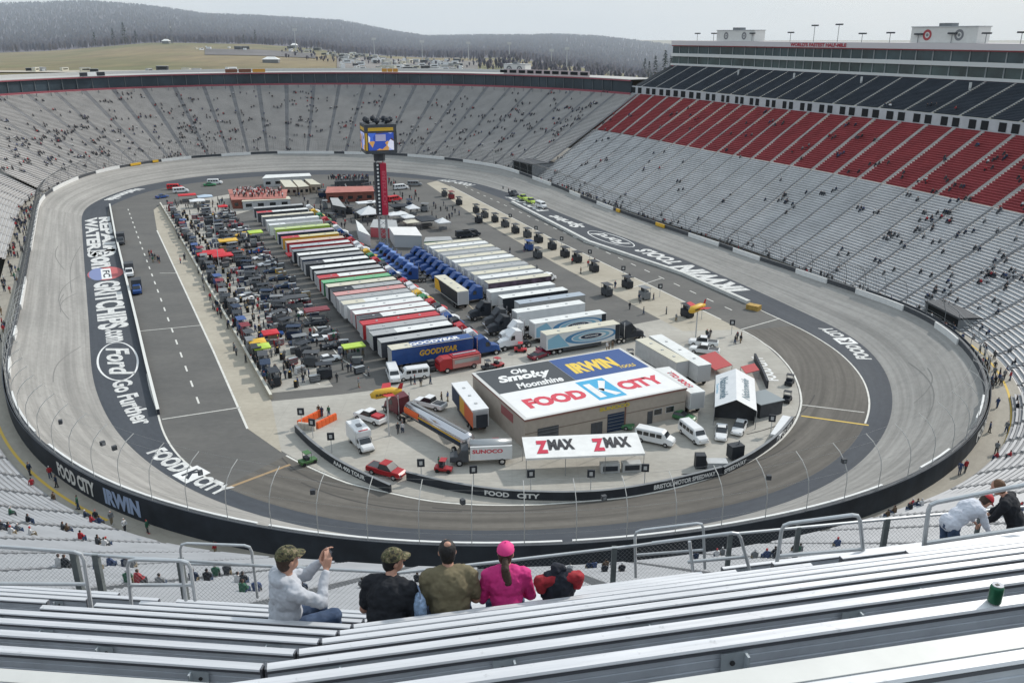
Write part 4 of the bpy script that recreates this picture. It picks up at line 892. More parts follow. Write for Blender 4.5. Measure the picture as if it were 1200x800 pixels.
def slope(s, x0, x1, y0, y1):      # lettering runs along the ridge
    return lambda a, b: Vector((s * (tw / 2 - (tw / 2) * (x0 + (x1 - x0) * b)), y0 + (y1 - y0) * a, tz + 1.5 * (x0 + (x1 - x0) * b) + .04))
put_text('Nationwide', slope(-1, .22, .62, 4.2, -4.2), M('tent_grey', (.13, .2, .24), .6), 'roof_lettering', ro, .02)
put_text('Series', slope(-1, .05, .18, 2.5, -1.5), M('tent_blue', (.3, .5, .62), .6), 'roof_lettering', ro, .02)
put_text('Nationwide', slope(1, .32, .72, -4.2, 4.2), MATS['tent_grey'], 'roof_lettering', ro, .02)
# long trailers to the right of the building
def px_trailer(pa, pb, z, L, rm, sm, lb, **k):
    """roof centre line from pixel pa (near) to pb (far)"""
    a, b = G3(*pa, z), G3(*pb, z); c = (a + b) / 2; return trailer((c.x, c.y, .02), math.atan2((b - a).y, (b - a).x), rm, sm, lb, (b - a).length if L is None else L, h=z, **k)
px_trailer((800, 424), (752, 397), 4.1, None, cream, ltgrey, 'left one of two long cream-roofed trailers right of the garage building')
px_trailer((826, 428), (768, 393), 4.1, None, RWH, ltgrey, 'right one of two long white-roofed trailers right of the garage building')
e = px_trailer((818, 460), (776, 431), 3.9, None, RWH, whitev, 'shorter white trailer with red roof lettering tucked against the garage building')
put_text('FOOD CITY', flatfn((-3.5, .5, 4.02), (7, 0, 0), (0, -1.0, 0)), fr, 'roof_lettering', e, .04)
e = px_trailer((563, 480), (538, 448), 3.9, None, whitev, whitev, 'team coach with orange and dark painted side left of the garage building', wheels_on=True)
mb = MB(); mb.box(-6, -1.5, 1.29, 1.31, 1.2, 3.7); mb.build('side_graphic', M('coach_red', (.6, .12, .04), .5), e); mb = MB(); mb.box(-1.5, 1.0, 1.29, 1.315, 1.2, 3.7); mb.build('side_graphic', M('coach_amber', (.65, .38, .05), .5), e); mb = MB(); mb.box(1.0, 5.2, 1.29, 1.32, 1.2, 3.7); mb.build('side_graphic', navy, e)
mb = MB(); mb.box(-6.35, -6.3, -.9, .9, 1.3, 3.4); mb.build('awning', blackp, e)
# single vehicles in the near lot, each set down at its place on the concrete
def lotcar(px, py, ang, mat, lb, kind, **k): p = G3(px, py, .02); return car((p.x, p.y, .02), ang, mat, lb, kind=kind, **k)
lotcar(767, 518, R(-28), whitev, 'long white passenger van parked beside the lettered canopy', 'van', name='passenger_van', cat='van')
lotcar(812, 513, R(-70), whitev, 'white high-roof van nosing toward the near wall', 'van', name='parked_van', cat='van')
lotcar(845, 510, R(-105), whitev, 'left one of two white saloon cars before the white marquee', 'sedan')
lotcar(866, 504, R(-115), whitev, 'right one of two white saloon cars before the white marquee', 'sedan')
lotcar(724, 500, R(-20), M('car_green', (.05, .17, .07), .35), 'green and white pace car beside the roller door', 'race')
lotcar(797, 490, R(-35), MATS['car_green'], 'green pace car at the right corner of the garage building', 'race')
lotcar(824, 405, R(165), whitev, 'white pickup beyond the two long trailers', 'pickup', name='pickup_truck', cat='pickup')
lotcar(825, 414, R(160), whitev, 'white utility pickup beside a red awning', 'pickup', name='pickup_truck', cat='pickup')
lotcar(504, 477, R(150), whitev, 'white pickup with open bed in the middle of the lot', 'pickup', name='pickup_truck', cat='pickup')
e = lotcar(434, 493, R(145), whitev, 'white rescue pickup with red gear in its bed', 'pickup', name='pickup_truck', cat='pickup')
mb = MB(); mb.box(-2.5, -.9, -.7, .7, 1.15, 1.5); mb.build('gear', redp, e)
lotcar(424, 523, R(-60), whitev, 'white box-bodied ambulance parked in the left of the lot', 'box', name='ambulance', cat='ambulance')
lotcar(453, 556, R(-28), red, 'red pickup behind the gap in the black curved wall', 'pickup', name='pickup_truck', cat='pickup')
lotcar(461, 443, R(-75), whitev, 'small white van left of the fire engine', 'van', name='parked_van', cat='van')
lotcar(484, 443, R(200), whitev, 'white and black service van between small van and fire engine', 'van', name='parked_van', cat='van')
lotcar(372, 399, R(25), whitev, 'white stock car parked left of the haulers', 'race')
lotcar(318, 394, R(25), blue, 'dark blue covered stock car beside crew in the garage lane', 'race')
lotcar(384, 423, R(30), whitev, 'white-topped low tow vehicle at the edge of the lot', 'race')
# fire engine
p = G3(537, 432, .02); e = veh('fire_engine', p, AN + R(183), 'long red and white fire engine beside the blue tyre hauler', 'fire engine')
body(e, [(1.6, .6, 2.7, 1.2, 1.1), (3.2, .6, 2.75, 1.2, 1.1), (4.0, .6, 2.3, 1.2, 1.05)], red, 'cab', .1); mb = MB(); mb.box(-4, 1.55, -1.2, 1.2, .7, 2.5); mb.build('body', M('engine_pink', (.5, .22, .2), .5), e)
mb = MB(); mb.box(-3.9, 1.4, -1.0, 1.0, 2.5, 2.75); mb.build('hose_bed', red, e); mb = MB(); mb.quad((4.02, -1, 1.6), (4.02, 1, 1.6), (3.92, .95, 2.4), (3.92, -.95, 2.4)); mb.build('windscreen', glass, e)
mb = MB(); mb.box(-3.6, 1.2, -1.24, -1.2, 1.5, 2.2); mb.build('locker', silver, e); mb = MB(); mb.box(-3.6, 1.2, 1.2, 1.24, 1.5, 2.2); mb.build('locker', silver, e); mb = MB(); mb.box(-3.5, 1.0, -.25, .25, 2.78, 2.9); mb.build('ladder', chrome, e)
wheels(e, (-2.6, 2.6), 1.2, .52)
# fuel tanker and fuel truck
a, b = G3(552, 522, 1.8), G3(478, 480, 1.8); c = (a + b) / 2; e = veh('tanker_trailer', (c.x, c.y, .02), math.atan2((b - a).y, (b - a).x), 'polished fuel tanker trailer with orange and dark flame stripe', 'tanker')
L = (b - a).length; mb = MB(); mb.tube([(-L / 2 + .2, 0, 2.3), (-L / 2 + .6, 0, 2.3), (L / 2 - .6, 0, 2.3), (L / 2 - .2, 0, 2.3)], [.7, 1.15, 1.15, .7], 16); mb.build('tank', chrome, e, True)
mb = MB(); 
for q in range(8):
    for s_ in (1, -1):
        a0 = s_ * (math.pi / 2 + .35 - .09 * q) ; 
        pass
for s_, in ((1,), (-1,)):
    for j, (m_, x0, x1, z0, z1) in enumerate([(orange, L / 2 - 4.5, L / 2 - .7, 1.9, 2.9), (navy, -L / 2 + 1, L / 2 - 4.5, 1.6, 2.3), (gold, -L / 2 + 1, L / 2 - 4.5, 2.3, 2.5)]):
        mb = MB(); k = 6; P = []
        for q in range(k + 1):
            z = z0 + (z1 - z0) * q / k; y = s_ * math.sqrt(max(.01, 1.18 ** 2 - (z - 2.3) ** 2)); P += [(x0, y, z), (x1, y, z)]
        mb.add(P, [(2 * q, 2 * q + 1, 2 * q + 3, 2 * q + 2) for q in range(k)]); mb.build('stripe', m_, e)
mb = MB(); mb.box(-L / 2 + .5, L / 2 - .5, -.4, .4, .9, 1.15); mb.build('chassis', dkgrey, e); mb = MB(); mb.box(-L / 2 + 1, L / 2 - 1, -.25, .25, 3.45, 3.52); mb.build('catwalk', midgrey, e)
wheels(e, (-L / 2 + 1.3, -L / 2 + 2.6), 1.2, .5)
d = (b - a).normalized(); pt = b + d * 2.8; tractor((pt.x, pt.y, .02), math.atan2(d.y, d.x), M('tractor_maroon', (.12, .02, .03), .4), 'dark maroon tractor coupled to the polished fuel tanker')
p = G3(566, 541, .02); e = veh('fuel_truck', p, AN + R(160), 'white fuel truck with red lettering and dark cab beside the canopy stand', 'truck')
body(e, [(2.0, .6, 2.5, 1.15, 1.0), (3.0, .6, 2.4, 1.15, 1.0), (3.5, .6, 1.5, 1.1, 1.0), (4.6, .6, 1.35, 1.0, .9)], dkgrey, 'cab', .1); mb = MB(); mb.box(-4, 1.8, -1.15, 1.15, .9, 2.9); mb.build('tank_body', whitev, e)
mb = MB(); mb.tube([(-4, 0, 2.6), (1.8, 0, 2.6)], .9, 14); mb.build('tank', silver, e, True); mb = MB(); mb.quad((3.55, -.9, 1.6), (3.55, .9, 1.6), (3.05, .9, 2.3), (3.05, -.9, 2.3)); mb.build('windscreen', glass, e)
put_text('SUNOCO', flatfn((1.5, 1.17, 1.9), (-4.2, 0, 0), (0, 0, .6)), fr, 'side_lettering', e, .04)
wheels(e, (-2.6, 3.3), 1.15, .5)
# small carts and service vehicles
def cart(px, py, ang, m_, lb, group=None):
    p = G3(px, py, .02); e = veh('utility_cart', p, ang, lb, 'cart', group); body(e, [(-1.2, .3, .8, .6, .6), (.2, .3, .7, .6, .6), (1.2, .3, .65, .55, .5)], m_, 'body'); mb = MB(); mb.box(-.5, .4, -.6, .6, 1.75, 1.82); mb.build('canopy', m_, e)
    for x in (-.45, .35):
        for s in (-1, 1): mb = MB(); mb.cyl((x, s * .55, .7), .03, 1.05, 5); mb.build('post', dkgrey, e)
    mb = MB(); mb.box(-.5, .1, -.5, .5, .75, 1.15); mb.build('seat', blackp, e); wheels(e, (-.8, .8), .62, .28, .18, False); return e
for x, y, a, m_, lb in [(572,433,20,dkgrey,'dark tow cart right of the fire engine'), (583,430,40,red,'red tow cart right of the fire engine'), (520,552,-10,red,'red rescue cart behind the near black wall'), (582,528,10,redp,'red cart parked between the coach and the canopy stand'), (610,412,0,redp,'red cart beside the white bare tractor'),
                        (505,433,120,dkgrey,'dark cart right of the service van'), (738,420,100,dkgrey,'dark cart behind the garage building'), (905,478,10,dkgrey,'dark tractor-like cart beside the grey shed'), (922,470,60,blackp,'black machine by the inner line at the far right of the lot'), (925,450,60,blackp,'black loader near the grey shed'), (361,543,40,M('kart_green', (.06,.16,.05), .5),'small green cart alone on the apron')]:
    cart(x, y, R(a), m_, lb)
# orange barriers
for k, (a, b, m_) in enumerate([((350,500),(378,486),orange), ((372,502),(394,491),orange), ((350,502),(370,504),M('barrier_pale', (.6,.55,.48), .7))]):
    A = G3(*a, .02); B = G3(*b, .02); e = empty('plastic_barrier', A, 0, ['long orange plastic barrier at the left tip of the black wall', 'shorter orange plastic barrier right of the long one', 'pale plastic barrier between the orange ones'][k], 'barrier')
    mb = MB(); L = (B - A); n = 5
    for q in range(n): mb.bar(L * (q / n) + Vector((0, 0, .5)), L * ((q + .92) / n) + Vector((0, 0, .5)), .5, 1.0)
    mb.build('segment', m_, e); mb = MB()
    for q in range(n): mb.bar(L * (q / n) + Vector((0, 0, 1.04)), L * ((q + .92) / n) + Vector((0, 0, 1.04)), .25, .08)
    mb.build('top_rail', m_, e)
# curved black wall with white lettering round the near lot
def black_wall(pts, h, lb, texts=()):
    P = [G3(x, y, 0) for x, y in pts]; Q = []
    for a, b in zip(P[:-1], P[1:]):
        for t in np.linspace(0, 1, 6)[:-1]: Q.append(a.lerp(b, t))
    Q.append(P[-1]); 
    for _ in range(6): Q = [Q[0]] + [(Q[i - 1] + Q[i] * 2 + Q[i + 1]) / 4 for i in range(1, len(Q) - 1)] + [Q[-1]]
    e = empty('lettered_wall', Q[0], 0, lb, 'wall'); mb = MB(); mc = MB()
    for a, b in zip(Q[:-1], Q[1:]):
        mb.bar(a - Q[0] + Vector((0, 0, h / 2)), b - Q[0] + Vector((0, 0, h / 2)), .35, h); mc.bar(a - Q[0] + Vector((0, 0, h + .03)), b - Q[0] + Vector((0, 0, h + .03)), .4, .05)
    mb.build('panel', blackp, e); mc.build('coping', midgrey, e)
    L = [0]; 
    for a, b in zip(Q[:-1], Q[1:]): L.append(L[-1] + (b - a).length)
    def pos(s):
        s = max(0, min(L[-1] - 1e-4, s)); i = max(k for k in range(len(L) - 1) if L[k] <= s); t = (s - L[i]) / (L[i + 1] - L[i]); p = Q[i].lerp(Q[i + 1], t); d = (Q[i + 1] - Q[i]).normalized(); return p + Vector((d.y, -d.x, 0)) * .2
    for s, xa, xb in texts:
        # find arc positions whose picture x fits
        sa = min(np.linspace(0, L[-1], 400), key=lambda q: abs(PR(*pos(q))[0] - xa)); sb = min(np.linspace(0, L[-1], 400), key=lambda q: abs(PR(*pos(q))[0] - xb))
        put_text(s, lambda a, b, sa=sa, sb=sb: pos(sa + (sb - sa) * a) - Q[0] + Vector((0, 0, h * .2 + h * .58 * b)), M('letter_white', (.72, .73, .72), .6), 'wall_lettering', e, .04)
    return e
black_wall([(347,506),(362,522),(390,544),(420,560),(458,577)], 1.15, 'black wall with small white lettering left of the gap', [('AAA 400 TOUR', 391, 428)])
black_wall([(477,562),(530,575),(590,584),(650,586),(700,585),(740,580),(790,570),(845,556)], 1.2, 'long curved black wall lettered in white along the near edge of the lot', [('FOOD', 568, 597), ('CITY', 606, 632), ('BRISTOL MOTOR SPEEDWAY', 766, 838)])
black_wall([(847,556),(880,540),(912,517),(928,496)], 1.15, 'black wall with white lettering curving up the right of the lot', [('SPEEDWAY', 848, 874), ('FOOD CITY', 910, 928)])
wl = wall_px('banner_wall', [(884,422),(893,441),(899,455)], 1.3, .3, blackp, 'black wall left of painted lettering at the inner line of the right turn')
# lettering painted on the apron there
A, B = G3(913, 446, .03), G3(893, 418, .03); d = (B - A); up = Vector((-d.y, d.x, 0)).normalized() * 2.0
mb = MB(); A2 = A - d * .1 - up * .3; mb.quad(A2, A2 + d * 1.25, A2 + d * 1.25 + up * 1.8, A2 + up * 1.8); 
tag(put_text('FOOD CITY', lambda a, b: A + d * a + up * b + Vector((0, 0, .01)), white, 'painted_lettering', None, .05), kind='structure')
# red awning, shed, loading ramps
for (pts, z, m_, nm, lb, cat) in [([(818,418),(838,412),(858,428),(838,434)], 1.6, M('awning_red', (.42, .06, .06), .6), 'awning', 'flat red awning between the trailers and the marquee', 'awning'), ([(868,430),(884,426),(890,434),(874,438)], 1.6, MATS['awning_red'], 'awning', 'small red awning behind the marquee', 'awning')]:
    P = [G3(x, y, z) for x, y in pts]; e = empty(nm, (P[0].x, P[0].y, .02), 0, lb, cat); mb = MB(); mb.add([p - e.location for p in P] + [p - e.location + Vector((0, 0, .1)) for p in P], [(0, 1, 2, 3), (7, 6, 5, 4), (0, 4, 5, 1), (1, 5, 6, 2), (2, 6, 7, 3), (3, 7, 4, 0)]); mb.build('canvas', m_, e)
    for p in P: mb = MB(); q = p - e.location; mb.cyl((q.x, q.y, 0), .05, z, 5); mb.build('pole', steel, e)
p = G3(897, 484, .02); e = veh('storage_shed', p, AN, 'grey flat-roofed shed right of the white marquee', 'shed'); mb = MB(); mb.box(-2.2, 2.2, -1.2, 3, 0, 2.3); mb.build('wall', dkgrey, e); mb = MB(); mb.box(-2.4, 2.4, -1.4, 3.2, 2.3, 2.42); mb.build('roof', M('shed_roof', (.25, .28, .29), .5), e)
p = G3(915, 505, .02); e = veh('flatbed_trailer', p, AN + R(35), 'long white flat trailer beside the right-hand black wall', 'trailer'); mb = MB(); mb.box(-3.8, 3.8, -.7, .7, .7, 1.0); mb.build('deck', whitev, e); wheels(e, (-2.2, -1.3), .75, .35, .2)
p = G3(836, 547, .02); e = veh('pallet_stack', p, 0, 'stack of white crates and dark machinery behind the black lettered wall', 'pallet'); mb = MB(); mb.box(-1, 1.8, -.8, .8, 0, 1.0); mb.build('crate', ltgrey, e); mb = MB(); mb.box(-2.6, -1.2, -.6, .6, 0, 2.0); mb.build('machine', blackp, e)
p = G3(861, 537, .02); e = veh('generator', p, R(20), 'black generator box behind the lettered wall left of the white trailer', 'generator'); mb = MB(); mb.box(-1, 1, -.7, .7, .3, 2.2); mb.build('housing', blackp, e); mb = MB(); mb.cyl((.5, 0, 2.2), .1, .6, 6); mb.build('exhaust', steel, e); wheels(e, (0,), .8, .3, .2, False)
# trucks and tow cars out on the circuit
def jet(px, py, ang, m_, lb): 
    p = G3(px, py, .02); e = veh('track_dryer_truck', p, ang, lb, 'truck'); body(e, [(-.5, .4, 1.1, 1, .95), (.2, .4, 1.9, 1, .8), (1.2, .4, 1.85, 1, .8), (1.9, .4, 1.15, 1, .9), (3.0, .4, 1.0, .95, .85)], m_, 'cab'); mb = MB(); mb.box(-3.4, -.5, -1.1, 1.1, .8, 2.7); mb.build('equipment_box', dkgrey, e); mb = MB(); mb.quad((1.95, -.8, 1.2), (1.95, .8, 1.2), (1.3, .75, 1.8), (1.3, -.75, 1.8)); mb.build('windscreen', glass, e); wheels(e, (-2.2, 2), 1.05, .42); return e
jet(142, 285, AN - R(92), dkgrey, 'dark box truck parked on the front straight beyond the white one'); jet(152, 322, AN - R(92), whitev, 'white-cabbed dark box truck halfway down front pit road')
jet(161, 342, AN - R(92), blue, 'blue truck with dark load nearest on front pit road')
def rp_veh(px, py, z, ang, m_, lb, kind): P = G3(px, py, z); return car((P.x, P.y, z), ang, m_, lb, kind=kind, name='service_vehicle', cat='car')
rp_veh(634, 243, .2, AN + R(-90), whitev, 'white van leading a file of service vehicles on the backstretch', 'van')
rp_veh(622, 238, .2, AN + R(-90), lime, 'first lime yellow tow truck behind the white van on the backstretch', 'pickup'); rp_veh(613, 234, .2, AN + R(-90), lime, 'second lime yellow tow truck on the backstretch', 'pickup'); rp_veh(602, 229, .2, AN + R(-90), dkgrey, 'dark rescue truck last in the backstretch file', 'pickup')
tag(wall_px('gold_block', [(876,361),(890,364)], 1.0, 1.8, M('attenuator', (.42, .27, .07), .7, var=.3, scale=1), 'golden brown foam block at the end of the white backstretch wall', 'barrier'))
# inflatable race-plane signs on poles
def plane_sign(px, py, Zp, lb, ang):
    p = G3(px, py, 0); e = empty('plane_sign', p, ang, lb, 'sign'); mb = MB(); mb.cyl((0, 0, 0), .12, Zp, 8); mb.build('pole', ltgrey, e)
    mb = MB(); mb.tube([(-2.4, 0, Zp + .1), (-1.6, 0, Zp + .3), (.8, 0, Zp + .5), (2.2, 0, Zp + .6)], [.35, .75, .7, .2], 10); mb.build('fuselage', gold, e, True)
    for s in (-1, 1): mb = MB(); mb.add([(-.9, s * .4, Zp + .4), (.7, s * .4, Zp + .5), (.9, s * 2.6, Zp + .9), (-.3, s * 2.6, Zp + .85)], [(0, 1, 2, 3)]); mb.build('wing', redp, e)
    mb = MB(); mb.add([(1.4, 0, Zp + .6), (2.2, 0, Zp + .6), (2.5, 0, Zp + 1.7), (2.0, 0, Zp + 1.7)], [(0, 1, 2, 3)]); mb.build('tail_fin', redp, e)
    put_text('SUNOCO', flatfn((-1.7, -.76, Zp + .2), (2.4, 0, .1), (0, 0, .4)), blackp, 'side_lettering', e, .04)
plane_sign(456, 510, 6.5, 'yellow and red plane-shaped sign on a pole above the near lot', R(15)); plane_sign(815, 397, 6.0, 'yellow and red plane-shaped sign on a pole at the end of the back pits', R(40))
# leader-board pylon and video screens
pb = G3(450, 290, 0); Dp = pb.y
def zz(y): return AT(450, y, Dp).z
py_ = empty('scoring_pylon', pb, R(18), 'tall red and black scoring pylon topped by a four-sided video screen', 'scoreboard')
mb = MB()
for sx in (-1, 1):
    for sy in (-1, 1): mb.bar((sx * 1.0, sy * 1.0, 0), (sx * 1.0, sy * 1.0, zz(181)), .25, .25)
k = 0; z = 0
while z < zz(250): mb.bar((-1, -1, z), (1, -1, z + 1.6), .1, .1); mb.bar((1, -1, z), (-1, -1, z + 1.6), .1, .1); mb.bar((1, -1, z), (1, 1, z + 1.6), .1, .1); z += 1.6
mb.build('lattice', steel, py_)
z0_, z1_ = zz(251), zz(191)
mb = MB(); mb.box(-.2, 1.5, -1.45, 1.3, z0_, z1_); mb.build('red_panel', M('pylon_red', (.48, .015, .05), .5), py_)
mb = MB(); mb.box(-1.5, -.25, -1.4, 1.3, z0_, z1_); bp_ = mb.build('number_panel', blackp, py_)
for q in range(14):
    mb = MB(); zq = z0_ + (q + .35) * (z1_ - z0_) / 14; mb.box(-1.1, -.6, -1.44, -1.41, zq, zq + .5); mb.build('number', white, bp_)
put_text('BRISTOL', lambda a, b: Vector((1.2 - 1.0 * b, -1.48, z0_ + 2 + (z1_ - z0_ - 4) * (1 - a))), M('pylon_lettering', (.6, .1, .14), .5), 'lettering', py_, .03)
s0z, s1z = zz(178), zz(147); S = 4.2; e = py_
mb = MB(); mb.box(-S, S, -S, S, s0z, s1z + .6); mb.build('screen_housing', dkgrey, e); mb = MB(); mb.cyl((0, 0, zz(188)), 1.6, s0z - zz(188), 10); mb.build('neck', dkgrey, e)
def screen_mat():
    m = bpy.data.materials.new('video_picture'); m.use_nodes = True; nt = m.node_tree; b = nt.nodes['Principled BSDF']; tc = nt.nodes.new('ShaderNodeTexCoord')
    vo = nt.nodes.new('ShaderNodeTexVoronoi'); vo.inputs['Scale'].default_value = .55; nt.links.new(tc.outputs['Object'], vo.inputs['Vector'])
    rp = nt.nodes.new('ShaderNodeValToRGB'); rp.color_ramp.interpolation = 'CONSTANT'; E_ = rp.color_ramp.elements; E_[0].color = (.03, .07, .35, 1); E_[1].position = .25; E_[1].color = (.35, .4, .7, 1)
    for p_, c_ in ((.45, (.05, .12, .5, 1)), (.6, (.55, .28, .08, 1)), (.75, (.65, .65, .75, 1)), (.9, (.1, .05, .05, 1))): x = E_.new(p_); x.color = c_
    sp = nt.nodes.new('ShaderNodeSeparateColor'); nt.links.new(vo.outputs['Color'], sp.inputs[0]); nt.links.new(sp.outputs[0], rp.inputs['Fac']); nt.links.new(rp.outputs['Color'], b.inputs['Base Color']); nt.links.new(rp.outputs['Color'], b.inputs['Emission Color']); b.inputs['Emission Strength'].default_value = .45; return m
vm = screen_mat(); sy0, sy1 = zz(174), zz(154)
for (ax, sg) in (('y', -1), ('x', -1), ('x', 1), ('y', 1)):
    def q(x0, x1, za, zb_, off):
        if ax == 'y': return [(x0, sg * (S + off), za), (x1, sg * (S + off), za), (x1, sg * (S + off), zb_), (x0, sg * (S + off), zb_)]
        return [(sg * (S + off), x0, za), (sg * (S + off), x1, za), (sg * (S + off), x1, zb_), (sg * (S + off), x0, zb_)]
    mb = MB(); mb.quad(*q(-S * .8, S * .8, sy0, sy1, .05)); sc = mb.build('screen', vm, e)
    mb = MB(); mb.quad(*q(-S * .35, S * .3, sy0 + 2.4, sy1 - .4, .08)); mb.build('caption', M('caption_lilac', (.6, .55, .75), .5), sc)
    mb = MB(); mb.quad(*q(-S * .8, S * .8, sy1 + .5, s1z - .2, .05)); o = mb.build('header_panel', gold, e)
    mb = MB(); mb.quad(*q(-S * .98, -S * .86, sy0, sy1, .05)); mb.build('side_strip', gold, e)
for k in range(7):
    a = k / 7 * 2 * math.pi; mb = MB(); c = (3.4 * math.cos(a), 3.4 * math.sin(a), s1z + 1.3); mb.tube([(c[0] * .8, c[1] * .8, s1z + .6), c], .35, 6); mb.ball((c[0], c[1], c[2] + .2), .8, 0, 8, 4); mb.build('loudspeaker', blackp, e)
# ------------------------------------------------------------------ foreground bleachers
def plankmat(name, col):
    m = bpy.data.materials.new(name); m.use_nodes = True; nt = m.node_tree; b = nt.nodes['Principled BSDF']; b.inputs['Metallic'].default_value = .25
    tc = nt.nodes.new('ShaderNodeTexCoord'); v = tc.outputs['Object']
    a = ramp2(nt, noise(nt, v, 3, (.25, 9, 9), 6, .65), tuple(c * .80 for c in col), tuple(min(1, c * 1.10) for c in col), .3, .65)
    d = ramp2(nt, noise(nt, v, 14, (1, 1, 1), 6, .7), (.62,) * 3, (1, 1, 1), .28, .40); c = mixc(nt, 'MULTIPLY', .75, a, d); nt.links.new(c, b.inputs['Base Color'])
    r = ramp2(nt, noise(nt, v, 8, (.3, 4, 1), 4, .6), (.32,) * 3, (.6,) * 3); nt.links.new(r, b.inputs['Roughness']); MATS[name] = m; return m
JX, JY, DJX, DJY, SL, SR, H1, DZ = -1.3787, 3.8811, -.0453, .76, .0954, .2027, 3.2962, .5283
DL = Vector((-1, SL, 0)).normalized(); DR = Vector((1, SR, 0)).normalized()
def row(n): return Vector((JX + DJX * (n - 1), JY + DJY * (n - 1), H - (H1 + DZ * (n - 1))))
def rowpt(n, px, side):
    J = row(n); d = DL if side == 'L' else DR; lo_, hi_ = 0., 60.
    for _ in range(50):
        m = (lo_ + hi_) / 2; q = J + d * m
        if (PR(*q)[0] - px) * (1 if d.x > 0 else -1) > 0: hi_ = m
        else: lo_ = m
    return lo_
plank = plankmat('seat_plank', (.68, .685, .70))
lipm = M('plank_lip', (.13, .135, .15), .45, .4)  # dark tone stands for the shade beneath the curled edge
backm = M('back_board', (.52, .55, .59), .5, .2, var=.12, scale=5)
brk = M('bracket', (.40, .44, .46), .55, .1, var=.15, scale=8)
bolt = M('bolt_dark', (.03, .03, .03), .5)
def bench(n, side, s0_, s1_, label, wide=False):
    J = row(n); d = DL if side == 'L' else DR; up = Vector((0, 0, 1)); q = Vector((-d.y, d.x, 0)) if d.x > 0 else Vector((d.y, -d.x, 0))   # q points toward the track
    A = J + d * s0_; B = J + d * s1_; L = (B - A).length; e = empty('bleacher_bench', A, math.atan2(d.y, d.x) , label, 'bench', 'foreground bleacher benches')
    sg = 1 if d.x > 0 else -1      # local +y toward the track is sg
    def prof(name, pts, m_, parent=e, x0=0, x1=None):
        x1 = L if x1 is None else x1; mb = MB(); P = [(x0, sg * y, z) for y, z in pts]; Q = [(x1, sg * y, z) for y, z in pts]; k = len(pts)
        mb.add(P + Q, [(i, (i + 1) % k, k + (i + 1) % k, k + i) for i in range(k)] + [tuple(range(k)), tuple(range(2 * k - 1, k - 1, -1))]); return mb.build(name, m_, parent)
    tp = .050 if not wide else .118
    # rounded bright top rail of the back board, its rolled lip darkened as shade under the curl, the ribbed grey board beneath
    prof('top_rail', [(0, 0), (-tp, -.003), (-tp - .006, -.012), (-tp, -.020), (0, -.016), (.008, -.008)], plank)
    prof('rolled_lip', [(-tp + .004, -.02), (-tp - .002, -.021), (-tp - .002, -.034), (-tp + .012, -.036), (.0, -.030), (.0, -.02)], lipm)
    bo = prof('back_board', [(-tp + .012, -.036), (-tp + .004, -.040), (-tp + .004, -.062), (-tp + .010, -.066), (-tp + .004, -.070), (-tp + .004, -.105), (-tp + .010, -.110), (-tp + .004, -.115), (-tp + .004, -.160), (-tp + .010, -.165), (-tp + .004, -.17), (-tp + .004, -.25), (-tp + .03, -.25), (-tp + .03, -.036)], backm)
    prof('seat_plank', [(-.02, -.45), (-.02, -.49), (.20, -.49), (.205, -.46), (.20, -.45)], plank)
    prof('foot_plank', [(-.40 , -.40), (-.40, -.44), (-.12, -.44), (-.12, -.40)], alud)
    if wide:
        prof('cream_strip', [(.002, .003), (.002, -.0), (-.078, -.0), (-.078, .003)], M('plank_cream', (.62, .62, .59), .5, .15, var=.06, scale=5))
    x = .35 if n % 2 else 1.3
    while x < L - .2:
        mb = MB(); y = -tp - .016; mb.add([(x - .06, sg * y, -.030), (x + .06, sg * y, -.030), (x + .05, sg * y, -.26), (x - .045, sg * y, -.26), (x - .05, sg * (y + .01), -.036), (x + .05, sg * (y + .01), -.036), (x + .045, sg * (y + .01), -.26), (x - .045, sg * (y + .01), -.26)], [(0, 1, 2, 3), (7, 6, 5, 4), (0, 4, 5, 1), (1, 5, 6, 2), (2, 6, 7, 3), (3, 7, 4, 0)])
        mb.box(x + .04, x + .05, min(sg * y, sg * (y - .03)), max(sg * y, sg * (y - .03)), -.26, -.036)
        o = mb.build('bracket', brk, e); mb = MB(); mb.tube([(x - .01, sg * (y - .001), -.075), (x - .01, sg * (y - .008), -.075)], .011, 8); mb.build('bolt', bolt, o); x += 1.83
    mb = MB(); mb.box(-.012, .0, min(-sg * tp, .01), max(-sg * tp, .01), -.25, .0); mb.build('end_cap', lipm, e)
    return e
ordw = ['nearest', 'second', 'third', 'fourth', 'fifth', 'sixth', 'seventh', 'eighth', 'ninth', 'tenth', 'eleventh', 'twelfth']
for n in range(-2, 9):
    if n <= 5: s1_ = 22
    else: s1_ = rowpt(n, {6: 950, 7: 862, 8: 822}[n], 'R')
    bench(n, 'R', .012, s1_, 'silver bleacher bench, %s row from the camera right of the kink' % ordw[n + 2], wide=(n == -2))
for n, a in ((6, 1062), (7, 985), (8, 905), (9, 846)):
    bench(n, 'R', rowpt(n, a, 'R'), 22, 'silver bleacher bench, %s row back, right of the stair gap' % ordw[n + 2])
for n in range(-2, 9):
    if n == 9: break
    s1_ = 16
    if n in (5, 6, 7, 8): s1_ = rowpt(n, {5: 50, 6: 113, 7: 165, 8: 208}[n], 'L')
    bench(n, 'L', .012, s1_, 'silver bleacher bench, %s row from the camera left of the kink' % ordw[n + 2], wide=(n == 0))
for n, a in ((6, 57), (7, 103), (8, 187), (9, 140)):
    bench(n, 'L', rowpt(n, a, 'L'), 18, 'short silver bench piece, %s row back, left of the stair gap' % ordw[n + 2])
